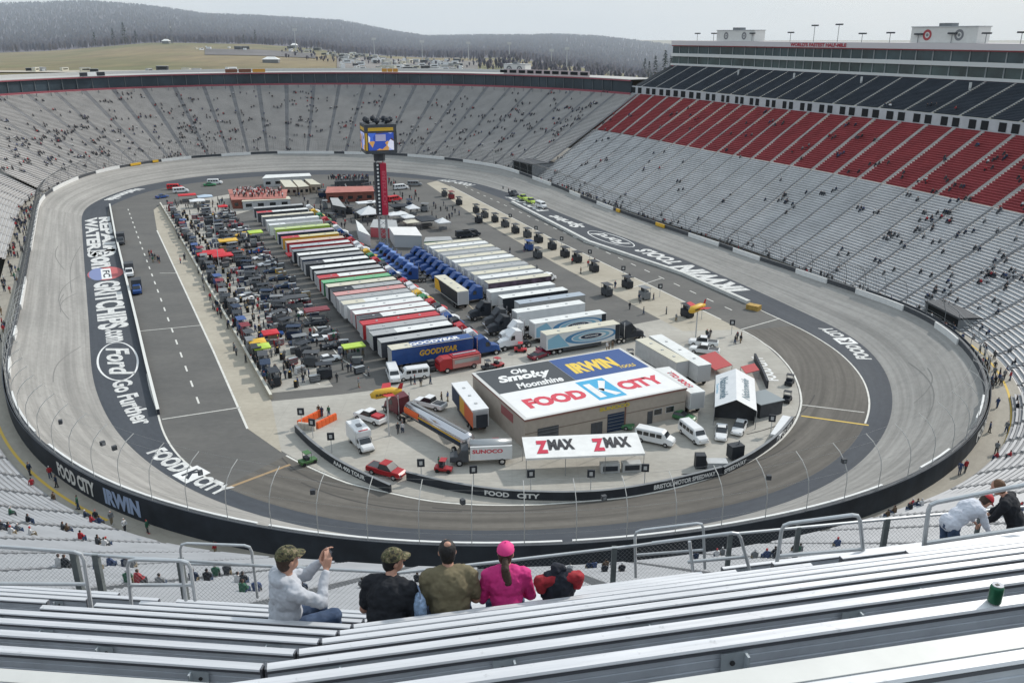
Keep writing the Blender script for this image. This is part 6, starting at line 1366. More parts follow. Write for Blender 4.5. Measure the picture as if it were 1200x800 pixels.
# stock cars and their covers in the garage lane
carcols = [('red', redp), ('white', whitev), ('black', blackp), ('navy', navy), ('yellow', gold), ('silver', silver), ('green', green), ('dark blue', blue), ('charcoal', dkgrey), ('maroon', MATS['cart_red']), ('orange', orange)]
od = ['first', 'second', 'third', 'fourth', 'fifth', 'sixth', 'seventh', 'eighth', 'ninth', 'tenth', 'eleventh', 'twelfth', 'thirteenth', 'fourteenth', 'fifteenth', 'sixteenth', 'seventeenth', 'eighteenth', 'nineteenth', 'twentieth']
for k in range(20):
    u = 153 + k * 7.6; cn, cm = carcols[pr.choice([0,1,1,2,2,3,5,7,8,8,9,4])]
    car(at(34.2 - (u - 135) * .01, u), AN + R(180) + pr.uniform(-.15, .15), cm, '%s stock car behind the garage haulers, %s from the near end' % (cn, od[k]), 'stock cars in the garage lane', 'race', 'stock_car')
for k in range(14):
    u = 158 + k * 10.2; cn, cm = carcols[pr.choice([0,1,1,2,2,3,5,8,8,10])]
    car(at(29.0 - (u - 135) * .012, u), AN + R(180) + pr.uniform(-.4, .4), cm, '%s stock car beside the front pit stalls, %s from the near end' % (cn, od[k]), 'stock cars beside the pit stalls', 'race', 'stock_car')
# pop-up canopies and awnings
def popup(p, rz, w_, l_, hgt, m_, label, peak=1.0, name='pop_up_tent', group=None):
    e = empty(name, p, rz, label, 'tent', group); mb = MB(); a = [(-w_ / 2, -l_ / 2, hgt), (w_ / 2, -l_ / 2, hgt), (w_ / 2, l_ / 2, hgt), (-w_ / 2, l_ / 2, hgt)]; mb.add(a + [(0, 0, hgt + peak)], [(0, 1, 4), (1, 2, 4), (2, 3, 4), (3, 0, 4)])
    for i in range(4): x, y = a[i], a[(i + 1) % 4]; mb.quad((x[0], x[1], hgt - .25), (y[0], y[1], hgt - .25), y, x)
    mb.build('canopy', m_, e)
    for x, y in ((-1, -1), (1, -1), (1, 1), (-1, 1)): mb = MB(); mb.cyl((x * (w_ / 2 - .08), y * (l_ / 2 - .08), 0), .04, hgt, 5); mb.build('leg', steel, e)
    mb = MB(); mb.box(-w_ * .3, w_ * .3, -.4, .4, 0, .9); mb.build('table', midgrey, e); return e
brd = M('tent_red', (.55, .02, .03), .6)
for (x, y, w_, l_, m_, lb, pk_) in [(248,303,7,5,brd,'large bright red canopy tent in the front pit stalls',.5),(262,306,5,4,brd,'smaller bright red canopy beside the large one',.4),(268,288,5,4,gold,'golden yellow canopy above the red tents',.4),(308,417,3,3,MATS['lime_paint'],'lime canopy near the end of the front pit wall',.5),(303,411,3,3,gold,'amber canopy left of the lime one at the near pit stalls',.5),
    (346,305,4,4,brd,'red awning behind the haulers halfway up the row',.3),(300,278,4,4,lime,'lime canopy far up the garage lane',.3),(433,255,7,6,whitev,'tall white peaked marquee left of the scoring pylon',2.2),(432,242,8,4,whitev,'low white awning left of the scoring pylon',.4),(484,249,4,4,whitev,'white peaked tent right of the pylon',1.2),(519,266,4,4,whitev,'white peaked tent beside the centre lane',1.2),
    (462,257,4,4,whitev,'first small white tent right of the pylon base',.8),(470,256,4,4,whitev,'second small white tent right of the pylon base',.8),(479,260,4,4,whitev,'third small white tent right of the pylon base',.8),(482,266,4,4,cream,'cream tent just above the big white hall tent',.6),(468,246,6,5,blackp,'black low tent right of the pylon',.5),(500,262,6,8,blackp,'black long canopy left of the centre lane',.8),
    (232,240,5,4,whitev,'white canopy among crew at the far end of the front pits',.6),(241,235,5,4,M('tent_sky', (.45,.55,.65), .6),'pale blue canopy at the far end of the front pits',.6),(220,233,6,4,brd,'low red canopy at the far corner of the pits',.3),(262,247,3,3,brd,'small red canopy on the pale paving by the far pits',.4),(318,400,3,3,MATS['tent_red'],'small red sunshade in the garage lane',.3),(345,357,6,3,dkgrey,'charcoal awning stretched behind a hauler',.2),(372,372,5,3,M('awning_maroon', (.2,.04,.05), .6),'maroon awning behind the nearer haulers',.2),(415,416,4,2.5,lime,'lime yellow lift behind the blue tyre hauler',.1)]:
    popup(G3(x, y + 3, .02), AN, w_, l_, 2.5, m_, lb, pk_)
# white hall tent, infield offices and red-roofed blocks at the far end
def bldg(pts, z, m_, rm, label, name='infield_building', win=0, cat='building', parapet=None):
    """pts: roof corners near-left, near-right, far-right, far-left in the picture, at height z"""
    P = [G3(x, y, z) for x, y in pts]; o = Vector((P[0].x, P[0].y, 0)); e = empty(name, o, 0, label, cat); mb = MB(); Q = [p - o for p in P]; B_ = [Vector((q.x, q.y, 0)) for q in Q]
    mb.add(B_ + [q - Vector((0, 0, .1)) for q in Q], [(i, (i + 1) % 4, 4 + (i + 1) % 4, 4 + i) for i in range(4)]); mb.build('wall', m_, e)
    c = sum(Q, Vector()) / 4; T_ = [c + (q - c) * 1.03 for q in Q]; mb = MB(); mb.add([t - Vector((0, 0, .12)) for t in T_] + T_, [(0, 1, 2, 3), (7, 6, 5, 4)] + [(i, (i + 1) % 4, 4 + (i + 1) % 4, 4 + i) for i in range(4)]); mb.build('roof', rm, e)
    for k in range(win):
        a = B_[0].lerp(B_[1], (k + .25) / win); b = B_[0].lerp(B_[1], (k + .75) / win); n_ = (B_[1] - B_[0]).normalized(); n_ = Vector((n_.y, -n_.x, 0)) * .05; mb = MB(); mb.quad(a + n_ + Vector((0, 0, 1)), b + n_ + Vector((0, 0, 1)), b + n_ + Vector((0, 0, 2.1)), a + n_ + Vector((0, 0, 2.1))); mb.build('window', glass, e)
    return e
brick = M('brick_red', (.22, .08, .06), .8, var=.2, scale=1); rroof = M('roof_salmon', (.42, .16, .13), .7, var=.2, scale=.4)
bldg([(272,234),(334,232),(336,222),(268,222)], 3.2, brick, rroof, 'long brick-red media block crowded with people on its roof', win=7)
bldg([(382,226),(438,224),(436,218),(384,219)], 3.5, brick, rroof, 'low red block with salmon roof just left of the pylon', win=5)
bldg([(308,209),(364,206),(362,203),(312,205)], 3.5, ltgrey, RWH, 'long white-roofed hall at the far edge of the infield', win=5)
bldg([(334,219),(348,219),(340,211),(328,211)], 3.2, tan, cream, 'cream-roofed trailer block, left of three at the far end', win=2)
bldg([(350,219),(362,218),(353,211),(343,211)], 3.2, tan, cream, 'cream-roofed trailer block, middle of three at the far end', win=2)
bldg([(364,216),(376,216),(366,210),(357,210)], 3.2, tan, cream, 'cream-roofed trailer block, right of three at the far end', win=2)
bldg([(390,240),(405,243),(396,232),(387,232)], 3.4, dkgrey, LG, 'grey steel-roofed block left of the white marquee', win=2)
bldg([(284,236),(340,233),(338,230),(286,232)], 3.0, ltgrey, cream, 'narrow pale shed just nearer than the brick-red block', win=4)
bldg([(420,270),(434,276),(424,263),(417,258)], 3.2, whitev, RWH, 'white box trailer left of the pylon base', win=0, name='office_trailer', cat='trailer')
bldg([(462,275),(494,276),(487,266),(456,266)], 3.6, M('hall_wall', (.42, .44, .46), .7), white, 'wide white hall tent at the foot of the pylon', name='hall_tent', cat='tent')
bldg([(434,266),(466,268),(464,258),(438,257)], 3.0, M('booth_red', (.4, .08, .1), .6), LG, 'grey-roofed booth with red sides round the pylon base')
bldg([(497,283),(530,281),(527,277),(499,278)], 3.0, green, LG, 'green-sided trailer beyond the cream trailer block', name='office_trailer', cat='trailer')
bldg([(392,213),(432,211),(430,208),(396,209)], 2.2, dkgrey, dkgrey, 'dark crowded platform at the far edge of the infield')
for (x, y, m_, lb) in [(545,278,blackp,'black van by the centre lane near the trailer block'),(552,277,blackp,'second black van by the centre lane'),(640,330,whitev,'white cart truck right of the cream trailer block'),(300,228,whitev,'white van near the brick-red block'),(205,222,brd,'red race truck parked at the far left corner of the infield'),(212,226,whitev,'white van behind the red race truck'),(190,232,blue,'blue car among crews at the far pits'),(246,218,green,'green car at the far end of the infield'),(252,216,whitev,'white van at the far end of the infield'),(286,352,whitev,'white car beside the front pit stalls'),(292,350,silver,'silver car under a canopy in the garage lane'),(470,222,whitev,'white van right of the red block'),(486,218,midgrey,'grey van at the far end of the centre lane'),(462,236,brd,'red van right of the pylon')]:
    lotcar(x, y, AN + pr.uniform(-.5, .5), m_, lb, 'van' if 'van' in lb or 'truck' in lb else 'sedan', name='parked_van' if 'van' in lb else 'parked_car', cat='van' if 'van' in lb else 'car')
# black pit boards on poles
sb = empty('pit_board', (0, 0, 0), 0, 'x', 'sign'); mb = MB(); mb.cyl((0, 0, 0), .06, 2.2, 6); mb.build('pole', ltgrey, sb); mb = MB(); mb.box(-.5, .5, -.12, .12, 2.0, 3.1); mb.build('board', blackp, sb); mb = MB(); mb.box(-.22, .22, -.16, -.13, 2.3, 2.85); mb.build('lamp', ltgrey, sb)
fi = True
for k, (x, y, lb) in enumerate([(354,500,'at the left tip of the orange barriers'),(367,513,'second along the black curved wall from the left'),(389,530,'left of the ambulance behind the black wall'),(494,562,'just right of the red pickup'),(555,570,'right of the red rescue cart'),(622,575,'left of the two below the lettered canopy'),(692,575,'right of the two below the lettered canopy'),(755,568,'right end of the lettered canopy'),(903,508,'beside the white flat trailer'),
        (628,277,'farthest of the back-pit row but one'),(658,290,'sixth from the near end of the back pits'),(691,306,'fifth from the near end of the back pits'),(730,326,'fourth from the near end of the back pits'),(773,348,'third from the near end of the back pits'),(822,374,'second from the near end of the back pits'),(857,392,'near end of the back pits'),(598,262,'farthest one of the back-pit row')]):
    lb = 'black light board on a pole, ' + lb
    if fi: sb.location = G3(x, y, .02); sb['label'] = lb; sb['group'] = 'black light boards on poles'; fi = False
    else: fast_copy(sb, G3(x, y, .02), pr.uniform(-.3, .3), lb, 'black light boards on poles')
p = G3(257, 315, .02); e = empty('lamp_pole', p, 0, 'tall pale flag pole standing among the front pit stalls', 'pole'); mb = MB(); mb.cyl((0, 0, 0), .12, 14, 8, 0, 'z', .06); mb.build('shaft', ltgrey, e); mb = MB(); mb.ball((0, 0, 14.1), .2); mb.build('finial', gold, e)
# ------------------------------------------------------------------ crowd
CL = [('black', blackp), ('black', blackp), ('navy', navy), ('grey', midgrey), ('charcoal', dkgrey), ('red', M('cloth_red', (.4, .03, .04), .8)), ('white', M('cloth_white', (.65, .65, .65), .8)), ('blue', M('cloth_blue', (.05, .08, .18), .8)), ('green', M('cloth_green', (.04, .13, .08), .8)), ('brown', M('cloth_brown', (.12, .08, .05), .8)), ('black', blackp), ('grey', midgrey)]
def fig_seated(mb, T, a, b, c, d):
    """a shirt, b trousers, c skin, d hair slots"""
    def P(x, y, z): return T @ Vector((x, y, z))
    def lf(secs, m): mb.loft([[P(*q) for q in s] for s in secs], m)
    lf([[(-.17, -.1, 0), (.17, -.1, 0), (.17, .12, 0), (-.17, .12, 0)], [(-.2, -.06, .3), (.2, -.06, .3), (.2, .14, .3), (-.2, .14, .3)], [(-.22, .0, .5), (.22, .0, .5), (.22, .16, .5), (-.22, .16, .5)], [(-.07, .03, .58), (.07, .03, .58), (.07, .13, .58), (-.07, .13, .58)]], a)
    for s in (-1, 1):
        lf([[(s * .22 - .05, .02, .48), (s * .22 + .05, .02, .48), (s * .22 + .05, .12, .5), (s * .22 - .05, .12, .5)], [(s * .25 - .045, .1, .2), (s * .25 + .045, .1, .2), (s * .25 + .045, .2, .2), (s * .25 - .045, .2, .2)], [(s * .14 - .04, .38, .14), (s * .14 + .04, .38, .14), (s * .14 + .04, .38, .22), (s * .14 - .04, .38, .22)]], a)
        lf([[(s * .11 - .08, 0, -.02), (s * .11 + .08, 0, -.02), (s * .11 + .08, 0, .14), (s * .11 - .08, 0, .14)], [(s * .13 - .065, .44, .0), (s * .13 + .065, .44, .0), (s * .13 + .065, .44, .13), (s * .13 - .065, .44, .13)]], b)
        lf([[(s * .13 - .06, .38, .12), (s * .13 + .06, .38, .12), (s * .13 + .06, .5, .12), (s * .13 - .06, .5, .12)], [(s * .13 - .045, .38, -.4), (s * .13 + .045, .38, -.4), (s * .13 + .045, .54, -.4), (s * .13 - .045, .54, -.4)]], b)
    t = MB(); t.ball((0, .09, .70), (.085, .1, .125), 0, 7, 5); mb.add([P(*v) for v in t.v], t.f, c); t = MB(); t.ball((0, .06, .735), (.095, .105, .11), 0, 7, 5); mb.add([P(*v) for v in t.v], t.f, d)
def fig_standing(mb, T, a, b, c, d, stride=.12, bendarm=.15):
    def P(x, y, z): return T @ Vector((x, y, z))
    def lf(secs, m): mb.loft([[P(*q) for q in s] for s in secs], m)
    for s in (-1, 1):
        y = s * stride
        lf([[(s * .09 - .08, -.1, .92), (s * .09 + .08, -.1, .92), (s * .09 + .08, .1, .92), (s * .09 - .08, .1, .92)], [(s * .1 - .065, y * .5 - .07, .48), (s * .1 + .065, y * .5 - .07, .48), (s * .1 + .065, y * .5 + .08, .48), (s * .1 - .065, y * .5 + .08, .48)], [(s * .11 - .045, y - .06, .05), (s * .11 + .045, y - .06, .05), (s * .11 + .045, y + .06, .05), (s * .11 - .045, y + .06, .05)]], b)
        lf([[(s * .11 - .05, y - .08, 0), (s * .11 + .05, y - .08, 0), (s * .11 + .05, y + .2, 0), (s * .11 - .05, y + .2, 0)], [(s * .11 - .045, y - .07, .08), (s * .11 + .045, y - .07, .08), (s * .11 + .045, y + .16, .06), (s * .11 - .045, y + .16, .06)]], d)
        lf([[(s * .22 - .05, -.05, 1.40), (s * .22 + .05, -.05, 1.40), (s * .22 + .05, .05, 1.42), (s * .22 - .05, .05, 1.42)], [(s * .27 - .04, -.03, 1.1), (s * .27 + .04, -.03, 1.1), (s * .27 + .04, .06, 1.1), (s * .27 - .04, .06, 1.1)], [(s * .25 - .035, bendarm - .03, .86), (s * .25 + .035, bendarm - .03, .86), (s * .25 + .035, bendarm + .05, .88), (s * .25 - .035, bendarm + .05, .88)]], a)
        t = MB(); t.ball((s * .25, bendarm + .02, .82), (.035, .04, .06), 0, 6, 4); mb.add([P(*v) for v in t.v], t.f, c)
    lf([[(-.17, -.11, .86), (.17, -.11, .86), (.17, .11, .86), (-.17, .11, .86)], [(-.15, -.1, 1.08), (.15, -.1, 1.08), (.15, .11, 1.08), (-.15, .11, 1.08)], [(-.22, -.1, 1.38), (.22, -.1, 1.38), (.22, .12, 1.38), (-.22, .12, 1.38)], [(-.07, -.05, 1.5), (.07, -.05, 1.5), (.07, .06, 1.5), (-.07, .06, 1.5)]], a)
    t = MB(); t.ball((0, .02, 1.62), (.08, .1, .125), 0, 7, 5); mb.add([P(*v) for v in t.v], t.f, c); t = MB(); t.ball((0, -.01, 1.66), (.09, .1, .11), 0, 7, 5); mb.add([P(*v) for v in t.v], t.f, d)
TRS = [('denim', denim), ('dark', dkgrey), ('khaki', M('cloth_khaki', (.25, .2, .13), .8))]
meshes = {}
def fig_mesh(kind, ci, ti, hi):
    k = (kind, ci, ti, hi)
    if k not in meshes:
        mb = MB(); (fig_seated if kind == 'sit' else fig_standing)(mb, Matrix.Identity(4), 0, 1, 2, 3); o = mb.build('person', [CL[ci][1], TRS[ti][1], skin, [hairk, hairb, M('hat_white', (.6, .6, .6), .8), redp][hi]]); meshes[k] = o.data; bpy.data.objects.remove(o)
    return meshes[k]
def indiv(kind, p, rz, where, group, ci=None, act=None):
    ci = pr.randrange(len(CL)) if ci is None else ci; ti = pr.randrange(3); hi_ = pr.choice([0, 0, 1, 1, 2, 3]); hi_ = 0 if len(where.split()) > 9 else hi_; o = bpy.data.objects.new('person', fig_mesh(kind, ci, ti, hi_)); link(o); o.location = p; o.rotation_euler = (0, 0, rz); s = pr.uniform(.94, 1.06); o.scale = (s, s, s)
    tag(o, '%s person%s %s %s' % (CL[ci][0] + '-topped', ['', '', ' in white hat', ' in red hat'][hi_], 'seated' if kind == 'sit' else 'standing', where), 'person', group); return o
# stand surfaces: (i0, i1, o0, z0, run, rise, rows, zoff)
zN = lambda i: aI(NOFF, i) - 5; zW = lambda i: aI(WK, i) - 4.0; z_0 = lambda i: 0
SURF = [(257, 348, 17, 4.2, RUN, RISE, 66, z_0), (349, 394, 17, 4.2, RUN, RISE, 66, z_0), (75, 150, 15.8, 5.0, .762, .472, 74, zN), (151, 252, 17, 2.3, RUN, .47, 38, z_0), (151, 252, o_r + .2, z_r + .1, RUN, .47, 28, z_0), (35, 74, 19, 4.2, RUN, RISE, 50, zW), (151, 252, UO, UZ, .72, URISE, UR, z_0)]
def seat_pos(S, i, r): o = S[2] + r * S[4] + S[4] * .5 + .12; return RP(i, o, S[3] + r * S[5] + .42 + S[7](i))
def hit(px, py):
    u = (px - 600) / F; v = (400 - py) / F; dy = c0 + v * s0; dz = -s0 + v * c0; t = 14.
    while t < 620:
        P = Vector((u * t, dy * t, H + dz * t)); i, o = near(P)
        for S in SURF:
            a = i if i >= S[0] else i + N
            if S[0] <= a <= S[1] and S[2] <= o <= S[2] + S[4] * S[6]:
                if P.z <= S[3] + (o - S[2]) / S[4] * S[5] + .3 + S[7](a): return S, a, int((o - S[2]) / S[4])
        t += 1.2 if t < 120 else 2.5
    return None
def facing(i): n_ = NM[int(i) % N]; return math.atan2(-n_[1], -n_[0]) - math.pi / 2
NG = 'spectators in the near stands'
def near_cluster(px, py, n_, where, spread=1.6, kinds=('sit',), ci=None):
    h_ = hit(px, py)
    if not h_: return
    S, i, r = h_
    for _ in range(n_):
        ii = i + pr.uniform(-spread, spread) / DS; rr = max(0, r + pr.choice([-1, 0, 0, 0, 1])); k = pr.choice(kinds); p = seat_pos(S, ii, rr)
        if k == 'stand': p.z -= .42
        indiv(k, p, facing(ii) + pr.uniform(-.3, .3), where, NG, ci)
for (x, y, n_, w_, c_) in [(108,602,1,'on the left lower stand near the stairs to the walkway',5),(128,638,4,'in the group above the left fence','n'),(110,634,1,'at the left edge of the group above the left fence',5),(84,590,4,'beside the top of the left lower stand stairs','n'),(92,596,3,'on the left lower stand near the walkway','n'),(112,608,3,'by the lower rail of the left lower stand','n'),(28,607,1,'far left on the lower benches beside a green coat','n'),(33,608,1,'far left on the lower benches',8),
    (5,618,4,'at the left edge of the picture','n'),(15,622,3,'near the left edge of the picture','n'),(88,623,2,'alone on the left lower stand','n'),(90,662,3,'seen through the fence at the left','n'),(140,660,4,'seen through the fence behind the left handrail','n'),(170,680,3,'seen through the fence behind the rounded handrail','n'),(265,680,4,'in the cluster left of the man in the hoodie','n'),(285,690,3,'just left of the man in the hoodie','n'),(272,672,2,'behind the gate frame','n'),
    (395,685,2,'seen between the hoodie and the black shirt','n'),(485,650,3,'beyond the man with thinning hair','n'),(510,680,3,'on the benches below the chain-link fence','n'),(492,655,2,'on the walkway row ahead of the olive shirt','n'),(560,668,2,'ahead of the woman in pink','n'),(690,665,5,'beyond the red and black jacket','n'),(705,668,2,'right of the group beyond the jacket','n'),(830,650,3,'behind the right gate frame','n'),(900,650,4,'beneath the middle handrail at the right','n'),(960,640,4,'beside the rail right of the middle handrail','n'),
    (1050,600,3,'near the wall left of the bending couple','n'),(1075,590,3,'by the steps left of the bending couple','n'),(1120,560,3,'behind the bending couple','n'),(1145,548,3,'high on the right stand steps','n'),(1160,540,4,'by the yellow line at the right','n'),(1190,600,3,'right of the bending couple','n'),(1172,535,2,'in red at the foot of the right stand',5)]:
    near_cluster(x, y, n_, w_, ci=None if c_ == 'n' else c_)
# standing crowd on the walkways
def walkers(i0, i1, n_, where, o0=13.4, o1=17.2):
    for _ in range(n_):
        i = pr.uniform(i0, i1); o = pr.uniform(o0, o1); indiv('stand', RP(i, o, aI(WK, i) + .02), pr.uniform(0, 6.28), where, 'people on the walkway')
walkers(30, 74, 38, 'on the walkway at the left edge behind the track wall'); walkers(86, 104, 12, 'on the walkway below the left lower stand'); walkers(134, 150, 9, 'on the walkway round the right turn'); walkers(151, 172, 12, 'at the foot of the right-hand grey benches')
# crew in the infield
def crew(n_, n0, n1, u0_, u1_, where):
    for _ in range(n_): u = pr.uniform(u0_, u1_); indiv('stand', at(pr.uniform(n0, n1), u), pr.uniform(0, 6.28), where, 'crew members in the infield')
crew(40, 17.5, 26, 137, 200, 'in the near half of the front pit stalls'); crew(18, 26, 38, 140, 185, 'in the garage lane behind the near haulers'); crew(14, 102, 111, 137, 200, 'among the near carts of the back pits'); crew(6, 92, 101, 140, 210, 'in the lane beside the back pits')
for (x, y, n_, w_) in [(427,455,1,'walking alone below the blue tyre hauler'),(488,452,2,'walking right of the small white vans'),(500,450,2,'walking toward the fire engine'),(520,470,2,'behind the open white pickup'),(570,495,2,'by the open end of the team coach'),(710,405,1,'in a lime vest behind the garage building'),(716,410,3,'in the row behind the garage building'),(830,395,4,'in a group beyond the white pickups'),(380,487,3,'behind the orange barrier'),(515,550,2,'on the red rescue cart'),(183,305,6,'on front pit road near the blue truck'),(176,300,3,'by the blue truck on front pit road'),(210,306,3,'on the pale concrete lane'),(865,400,5,'in yellow-jacketed group by the inner line'),(470,505,3,'under the fuel tanker front'),(560,500,2,'beside the team coach'),(100,230,1,'alone on the far banking'),(590,225,2,'on the backstretch behind the rescue truck')]:
    for _ in range(n_):
        p = G3(x + pr.uniform(-7, 7), y + pr.uniform(-3, 3), .02); indiv('stand', p, pr.uniform(0, 6.28), w_, 'crew members in the infield', ci={'in a lime vest behind the garage building': 8}.get(w_))
# everyone farther off: one mass
mb = MB(); cnt = 0
def far_fig(kind, p, rz, m):
    global cnt
    T = Matrix.Translation(p) @ Matrix.Rotation(rz, 4, 'Z')
    (fig_seated if kind == 'sit' else fig_standing)(mb, T, m, pr.choice([0, 1, 1]), 7, pr.choice([0, 0, 8])); cnt += 1
FM = [blackp, dkgrey, navy, midgrey, MATS['cloth_red'], MATS['cloth_blue'], MATS['cloth_white'], skin, hairb]
def pick(): return pr.choices(range(7), [6, 5, 4, 3, 1.2, 1.5, 1.2])[0]
def far_cluster(px, py, n_, sp=1.4):
    h_ = hit(px, py)
    if not h_: return
    S, i, r = h_
    for _ in range(n_):
        ii = i + pr.gauss(0, sp) / DS / 1.6; rr = max(0, min(S[6] - 1, r + pr.choice([-1, 0, 0, 1]))); far_fig('sit', seat_pos(S, ii, rr), facing(ii), pick())
for _ in range(430):      # far turn: thickest in the middle rows
    x = pr.uniform(0, 720); y = min(200, max(112, pr.gauss(148, 22) + (18 if x < 120 else 0))); far_cluster(x, y, pr.choice([1, 1, 2, 2, 3, 4]))
for _ in range(60): far_cluster(pr.uniform(0, 250), pr.uniform(135, 200), pr.choice([1, 2, 3, 4]))
for _ in range(105): far_cluster(pr.uniform(640, 1200), pr.uniform(125, 330), pr.choice([1, 1, 2, 3]))
for x, y in [(919,237),(925,236),(1010,246),(985,298),(1040,281),(1050,276),(1160,325),(1172,327),(1150,325),(1107,260),(1112,261),(1085,345)]: far_cluster(x, y, 4)
for _ in range(45): far_cluster(pr.uniform(1050, 1200), pr.uniform(180, 430), 2)
for _ in range(230): i = pr.uniform(151, 372); far_fig('stand', RP(i, pr.uniform(13.5, 17), aI(WK, i)), pr.uniform(0, 6), pick())
for _ in range(60): i = pr.uniform(0, 30); far_fig('stand', RP(i, pr.uniform(13.5, 17), aI(WK, i)), pr.uniform(0, 6), pick())
for _ in range(420): u = pr.uniform(135, 325); far_fig('stand', at(pr.uniform(16.5, 37) - (u - 135) * .01, u), pr.uniform(0, 6), pick())
for _ in range(200): far_fig('stand', at(pr.uniform(58, 104), pr.uniform(255, 340)), pr.uniform(0, 6), pick())
for _ in range(90):      # crowd on the roof of the red block
    p = G3(pr.uniform(274, 332), pr.uniform(223, 231), 3.25); far_fig('stand', p, pr.uniform(0, 6), pr.choice([6, 6, 0, 4]))
for _ in range(60): p = G3(pr.uniform(385, 432), pr.uniform(208, 212), 2.3); far_fig('stand', p, pr.uniform(0, 6), pick())
for _ in range(30): p = G3(pr.uniform(20, 1200), 0, 0)
# upper deck stragglers
tag(mb.build('crowd', FM), 'scattered far-off spectators and crews too small to tell apart', 'crowd', kind='stuff'); print('crowd', cnt)
# ------------------------------------------------------------------ beyond the stadium
br_ = random.Random(5)
def far_thing(name, px, py_up, Y, label, cat, group, build):
    p = terr(px, Y); e = empty(name, p, br_.uniform(0, 3), label, cat, group); build(e); return e
# parked vehicles and campers on the far lots
def camper(e, m_):
    mb = MB(); mb.box(-3.5, 3.5, -1.3, 1.3, .5, 3.2); mb.build('body', m_, e); mb = MB(); mb.box(-3.6, 3.6, -1.35, 1.35, 3.2, 3.35); mb.build('roof', ltgrey, e); mb = MB(); mb.box(-2.5, 2.5, -1.34, -1.3, 1.7, 2.5); mb.build('window', glass, e)
prot = empty('camper_van', (0, 0, -500), 0, 'x', 'camper'); camper(prot, whitev); fi = True
lots = [(400, 540, 640, 960, 130), (540, 760, 620, 760, 46), (340, 420, 850, 980, 26), (230, 300, 850, 930, 8), (700, 790, 640, 800, 14), (20, 330, 565, 580, 16)]
num = 0
for (x0, x1, Y0, Y1, n_) in lots:
    for _ in range(n_):
        x = br_.uniform(x0, x1); Y = br_.uniform(Y0, Y1); p = terr(x, Y); num += 1
        cn, cm = br_.choice([('white', whitev), ('white', whitev), ('silver', silver), ('dark', dkgrey), ('cream', cream)]); lb = '%s camper or van parked on the far field beyond the speedway' % cn
        if fi: prot.location = p; prot['label'] = 'white camper or van parked on the far field beyond the speedway'; prot['group'] = 'campers and vans on the far lots'; fi = False; continue
        c = fast_copy(prot, p, br_.uniform(0, 3.1), lb, 'campers and vans on the far lots', {'body': cm}); s = br_.uniform(.5, 1.1); c.scale = (s, s, s)
# pale lot surfaces and tarmac between the fields
def lot_strip(name, x0, x1, Y0, Y1, m_, dz=.4):
    mb = MB(); xs_ = np.linspace(x0, x1, 12); ys_ = np.linspace(Y0, Y1, 6); vs = [terr(x, Y) + Vector((0, 0, dz)) for Y in ys_ for x in xs_]; mb.add(vs, [(a * 12 + k, a * 12 + k + 1, (a + 1) * 12 + k + 1, (a + 1) * 12 + k) for a in range(5) for k in range(11)]); tag(mb.build(name, m_), kind='structure')
lot_strip('parking_lot', 395, 560, 640, 930, M('lot_tarmac', (.20, .185, .175), .9, var=.3, scale=.02)); lot_strip('parking_lot', 240, 370, 800, 900, M('lot_dark', (.15, .14, .14), .9, var=.3, scale=.02))
lot_strip('parking_lot', 560, 790, 640, 740, MATS['lot_tarmac']); lot_strip('meadow', 640, 745, 760, 900, M('meadow_green', (.21, .19, .10), .95, var=.25, scale=.02)); lot_strip('meadow', 770, 900, 600, 760, MATS['meadow_green'])
lot_strip('service_road', -40, 420, 562, 585, M('road_pale', (.42, .38, .32), .9), .5)
# light towers, a lattice mast, conifers and small sheds
def tower(px, Y, h, lb):
    p = terr(px, Y); e = empty('light_tower', p, 0, lb, 'light tower', 'light towers beyond the stadium'); mb = MB(); mb.cyl((0, 0, 0), .5, h, 6, 0, 'z', .25); mb.build('mast', ltgrey, e); mb = MB(); mb.box(-2.2, 2.2, -.3, .3, h, h + 2.4); mb.build('lamp_bank', ltgrey, e)
for k, (x, Y, h) in enumerate([(347,900,20),(439,950,17),(495,950,17),(549,950,16),(597,950,16),(646,900,16),(664,880,20)]): tower(x, Y, h, 'pale light tower beyond the far stand, %s from the left' % od[k])
p = terr(202, 985); e = empty('radio_mast', p, 0, 'thin lattice radio mast on the crest of the brown field', 'mast'); mb = MB(); mb.bar((-.6, 0, 0), (0, 0, 24), .25, .25); mb.bar((.6, 0, 0), (0, 0, 24), .25, .25); mb.bar((0, .6, 0), (0, 0, 24), .25, .25)
for q in range(9): mb.bar((-.6 + .06 * q, 0, q * 2.6), (.6 - .06 * q, 0, q * 2.6), .15, .15)
mb.build('lattice', midgrey, e); mb = MB(); mb.box(-.6, .6, -.3, .3, 16, 18); mb.build('antenna', ltgrey, e)
for (x, Y, w_, lb) in [(318, 700, 12, 'white open pavilion above the far suites'), (195, 985, 7, 'small white hut beside the radio mast'), (345, 985, 6, 'small pale hut near the far tree line')]:
    p = terr(x, Y); e = empty('pavilion', p, 0, lb, 'pavilion'); mb = MB(); mb.box(-w_ / 2, w_ / 2, -3, 3, 0, 2.6); mb.build('wall', midgrey, e); mb = MB(); mb.add([(-w_ / 2 - .5, -3.5, 2.6), (w_ / 2 + .5, -3.5, 2.6), (w_ / 2 + .5, 3.5, 2.6), (-w_ / 2 - .5, 3.5, 2.6), (-w_ / 4, 0, 4.6), (w_ / 4, 0, 4.6)], [(0, 1, 5, 4), (1, 2, 5), (2, 3, 4, 5), (3, 0, 4)]); mb.build('roof', white, e)
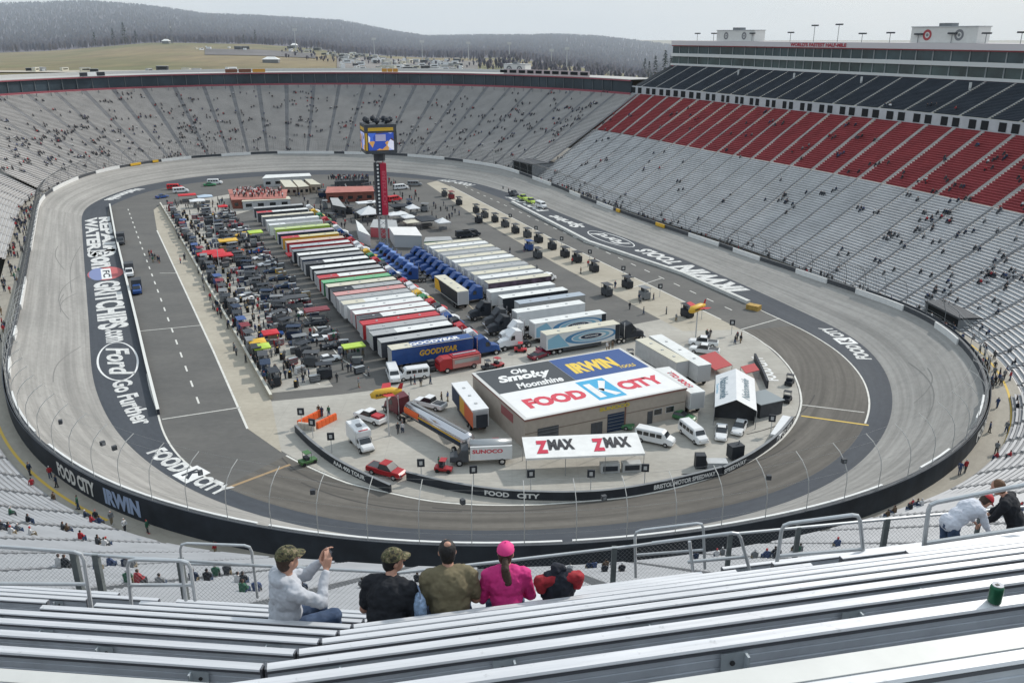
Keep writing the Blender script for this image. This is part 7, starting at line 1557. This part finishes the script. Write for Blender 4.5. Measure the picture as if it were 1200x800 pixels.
cdm = M('conifer', (.035, .055, .05), .95, var=.3, scale=.5); trk = M('trunk', (.09, .07, .06), .95)
def conifer(px, Y, h, lb, grp):
    p = terr(px, Y); e = empty('conifer_tree', p, 0, lb, 'tree', grp); mb = MB(); mb.cyl((0, 0, 0), h * .02 + .1, h * .5, 6, 0, 'z', .05); mb.build('trunk', trk, e); mb = MB()
    for k in range(110):
        t = br_.random() ** .8; a = br_.random() * 6.28; r_ = h * .26 * (1 - t) * br_.uniform(.5, 1.1); z = h * (.08 + .92 * t); c = Vector((r_ * math.cos(a), r_ * math.sin(a), z)); d = Vector((math.cos(a), math.sin(a), -.35)) * h * .07; sd_ = Vector((-math.sin(a), math.cos(a), 0)) * h * .035
        mb.add([c - d * .8, c + sd_, c + d, c - sd_], [(0, 1, 2, 3)])
    mb.build('crown', cdm, e)
for k, (x, Y, h) in enumerate([(767, 900, 24), (778, 880, 30), (785, 900, 26), (760, 930, 18), (755, 960, 20), (112, 1050, 16), (134, 1045, 18), (147, 1050, 24), (160, 1060, 14), (300, 1030, 15), (286, 1020, 10)]): conifer(x, Y, h, 'dark conifer standing out from the bare woods, %s of the clump %s' % (od[k if k < 5 else k - 5], 'beside the upper deck' if k < 5 else 'above the brown field'), 'dark conifers at the edge of the woods')
# scrub and bare trees scattered on the field edges
mb = MB()
for _ in range(420):
    x = br_.choice([br_.uniform(590, 800), br_.uniform(330, 700)]); Y = br_.uniform(760, 1000) if x > 330 else br_.uniform(700, 800); p = terr(x, Y); h = br_.uniform(2.5, 9 if x > 560 else 4)
    for k in range(4): a = br_.uniform(0, 3.1); d = Vector((math.cos(a), math.sin(a), 0)) * h * .3; mb.add([p - d * .15, p + d * .15, p + d + Vector((0, 0, h * .7)), p + Vector((br_.uniform(-1, 1), 0, h)), p - d + Vector((0, 0, h * .6))], [(0, 1, 2, 3, 4)], br_.randrange(3))
tag(mb.build('scrub', wm[:3]), 'leafless scrub and small trees scattered over the far slopes', 'scrub', kind='stuff')
# roof-top people and kit along the suite roof
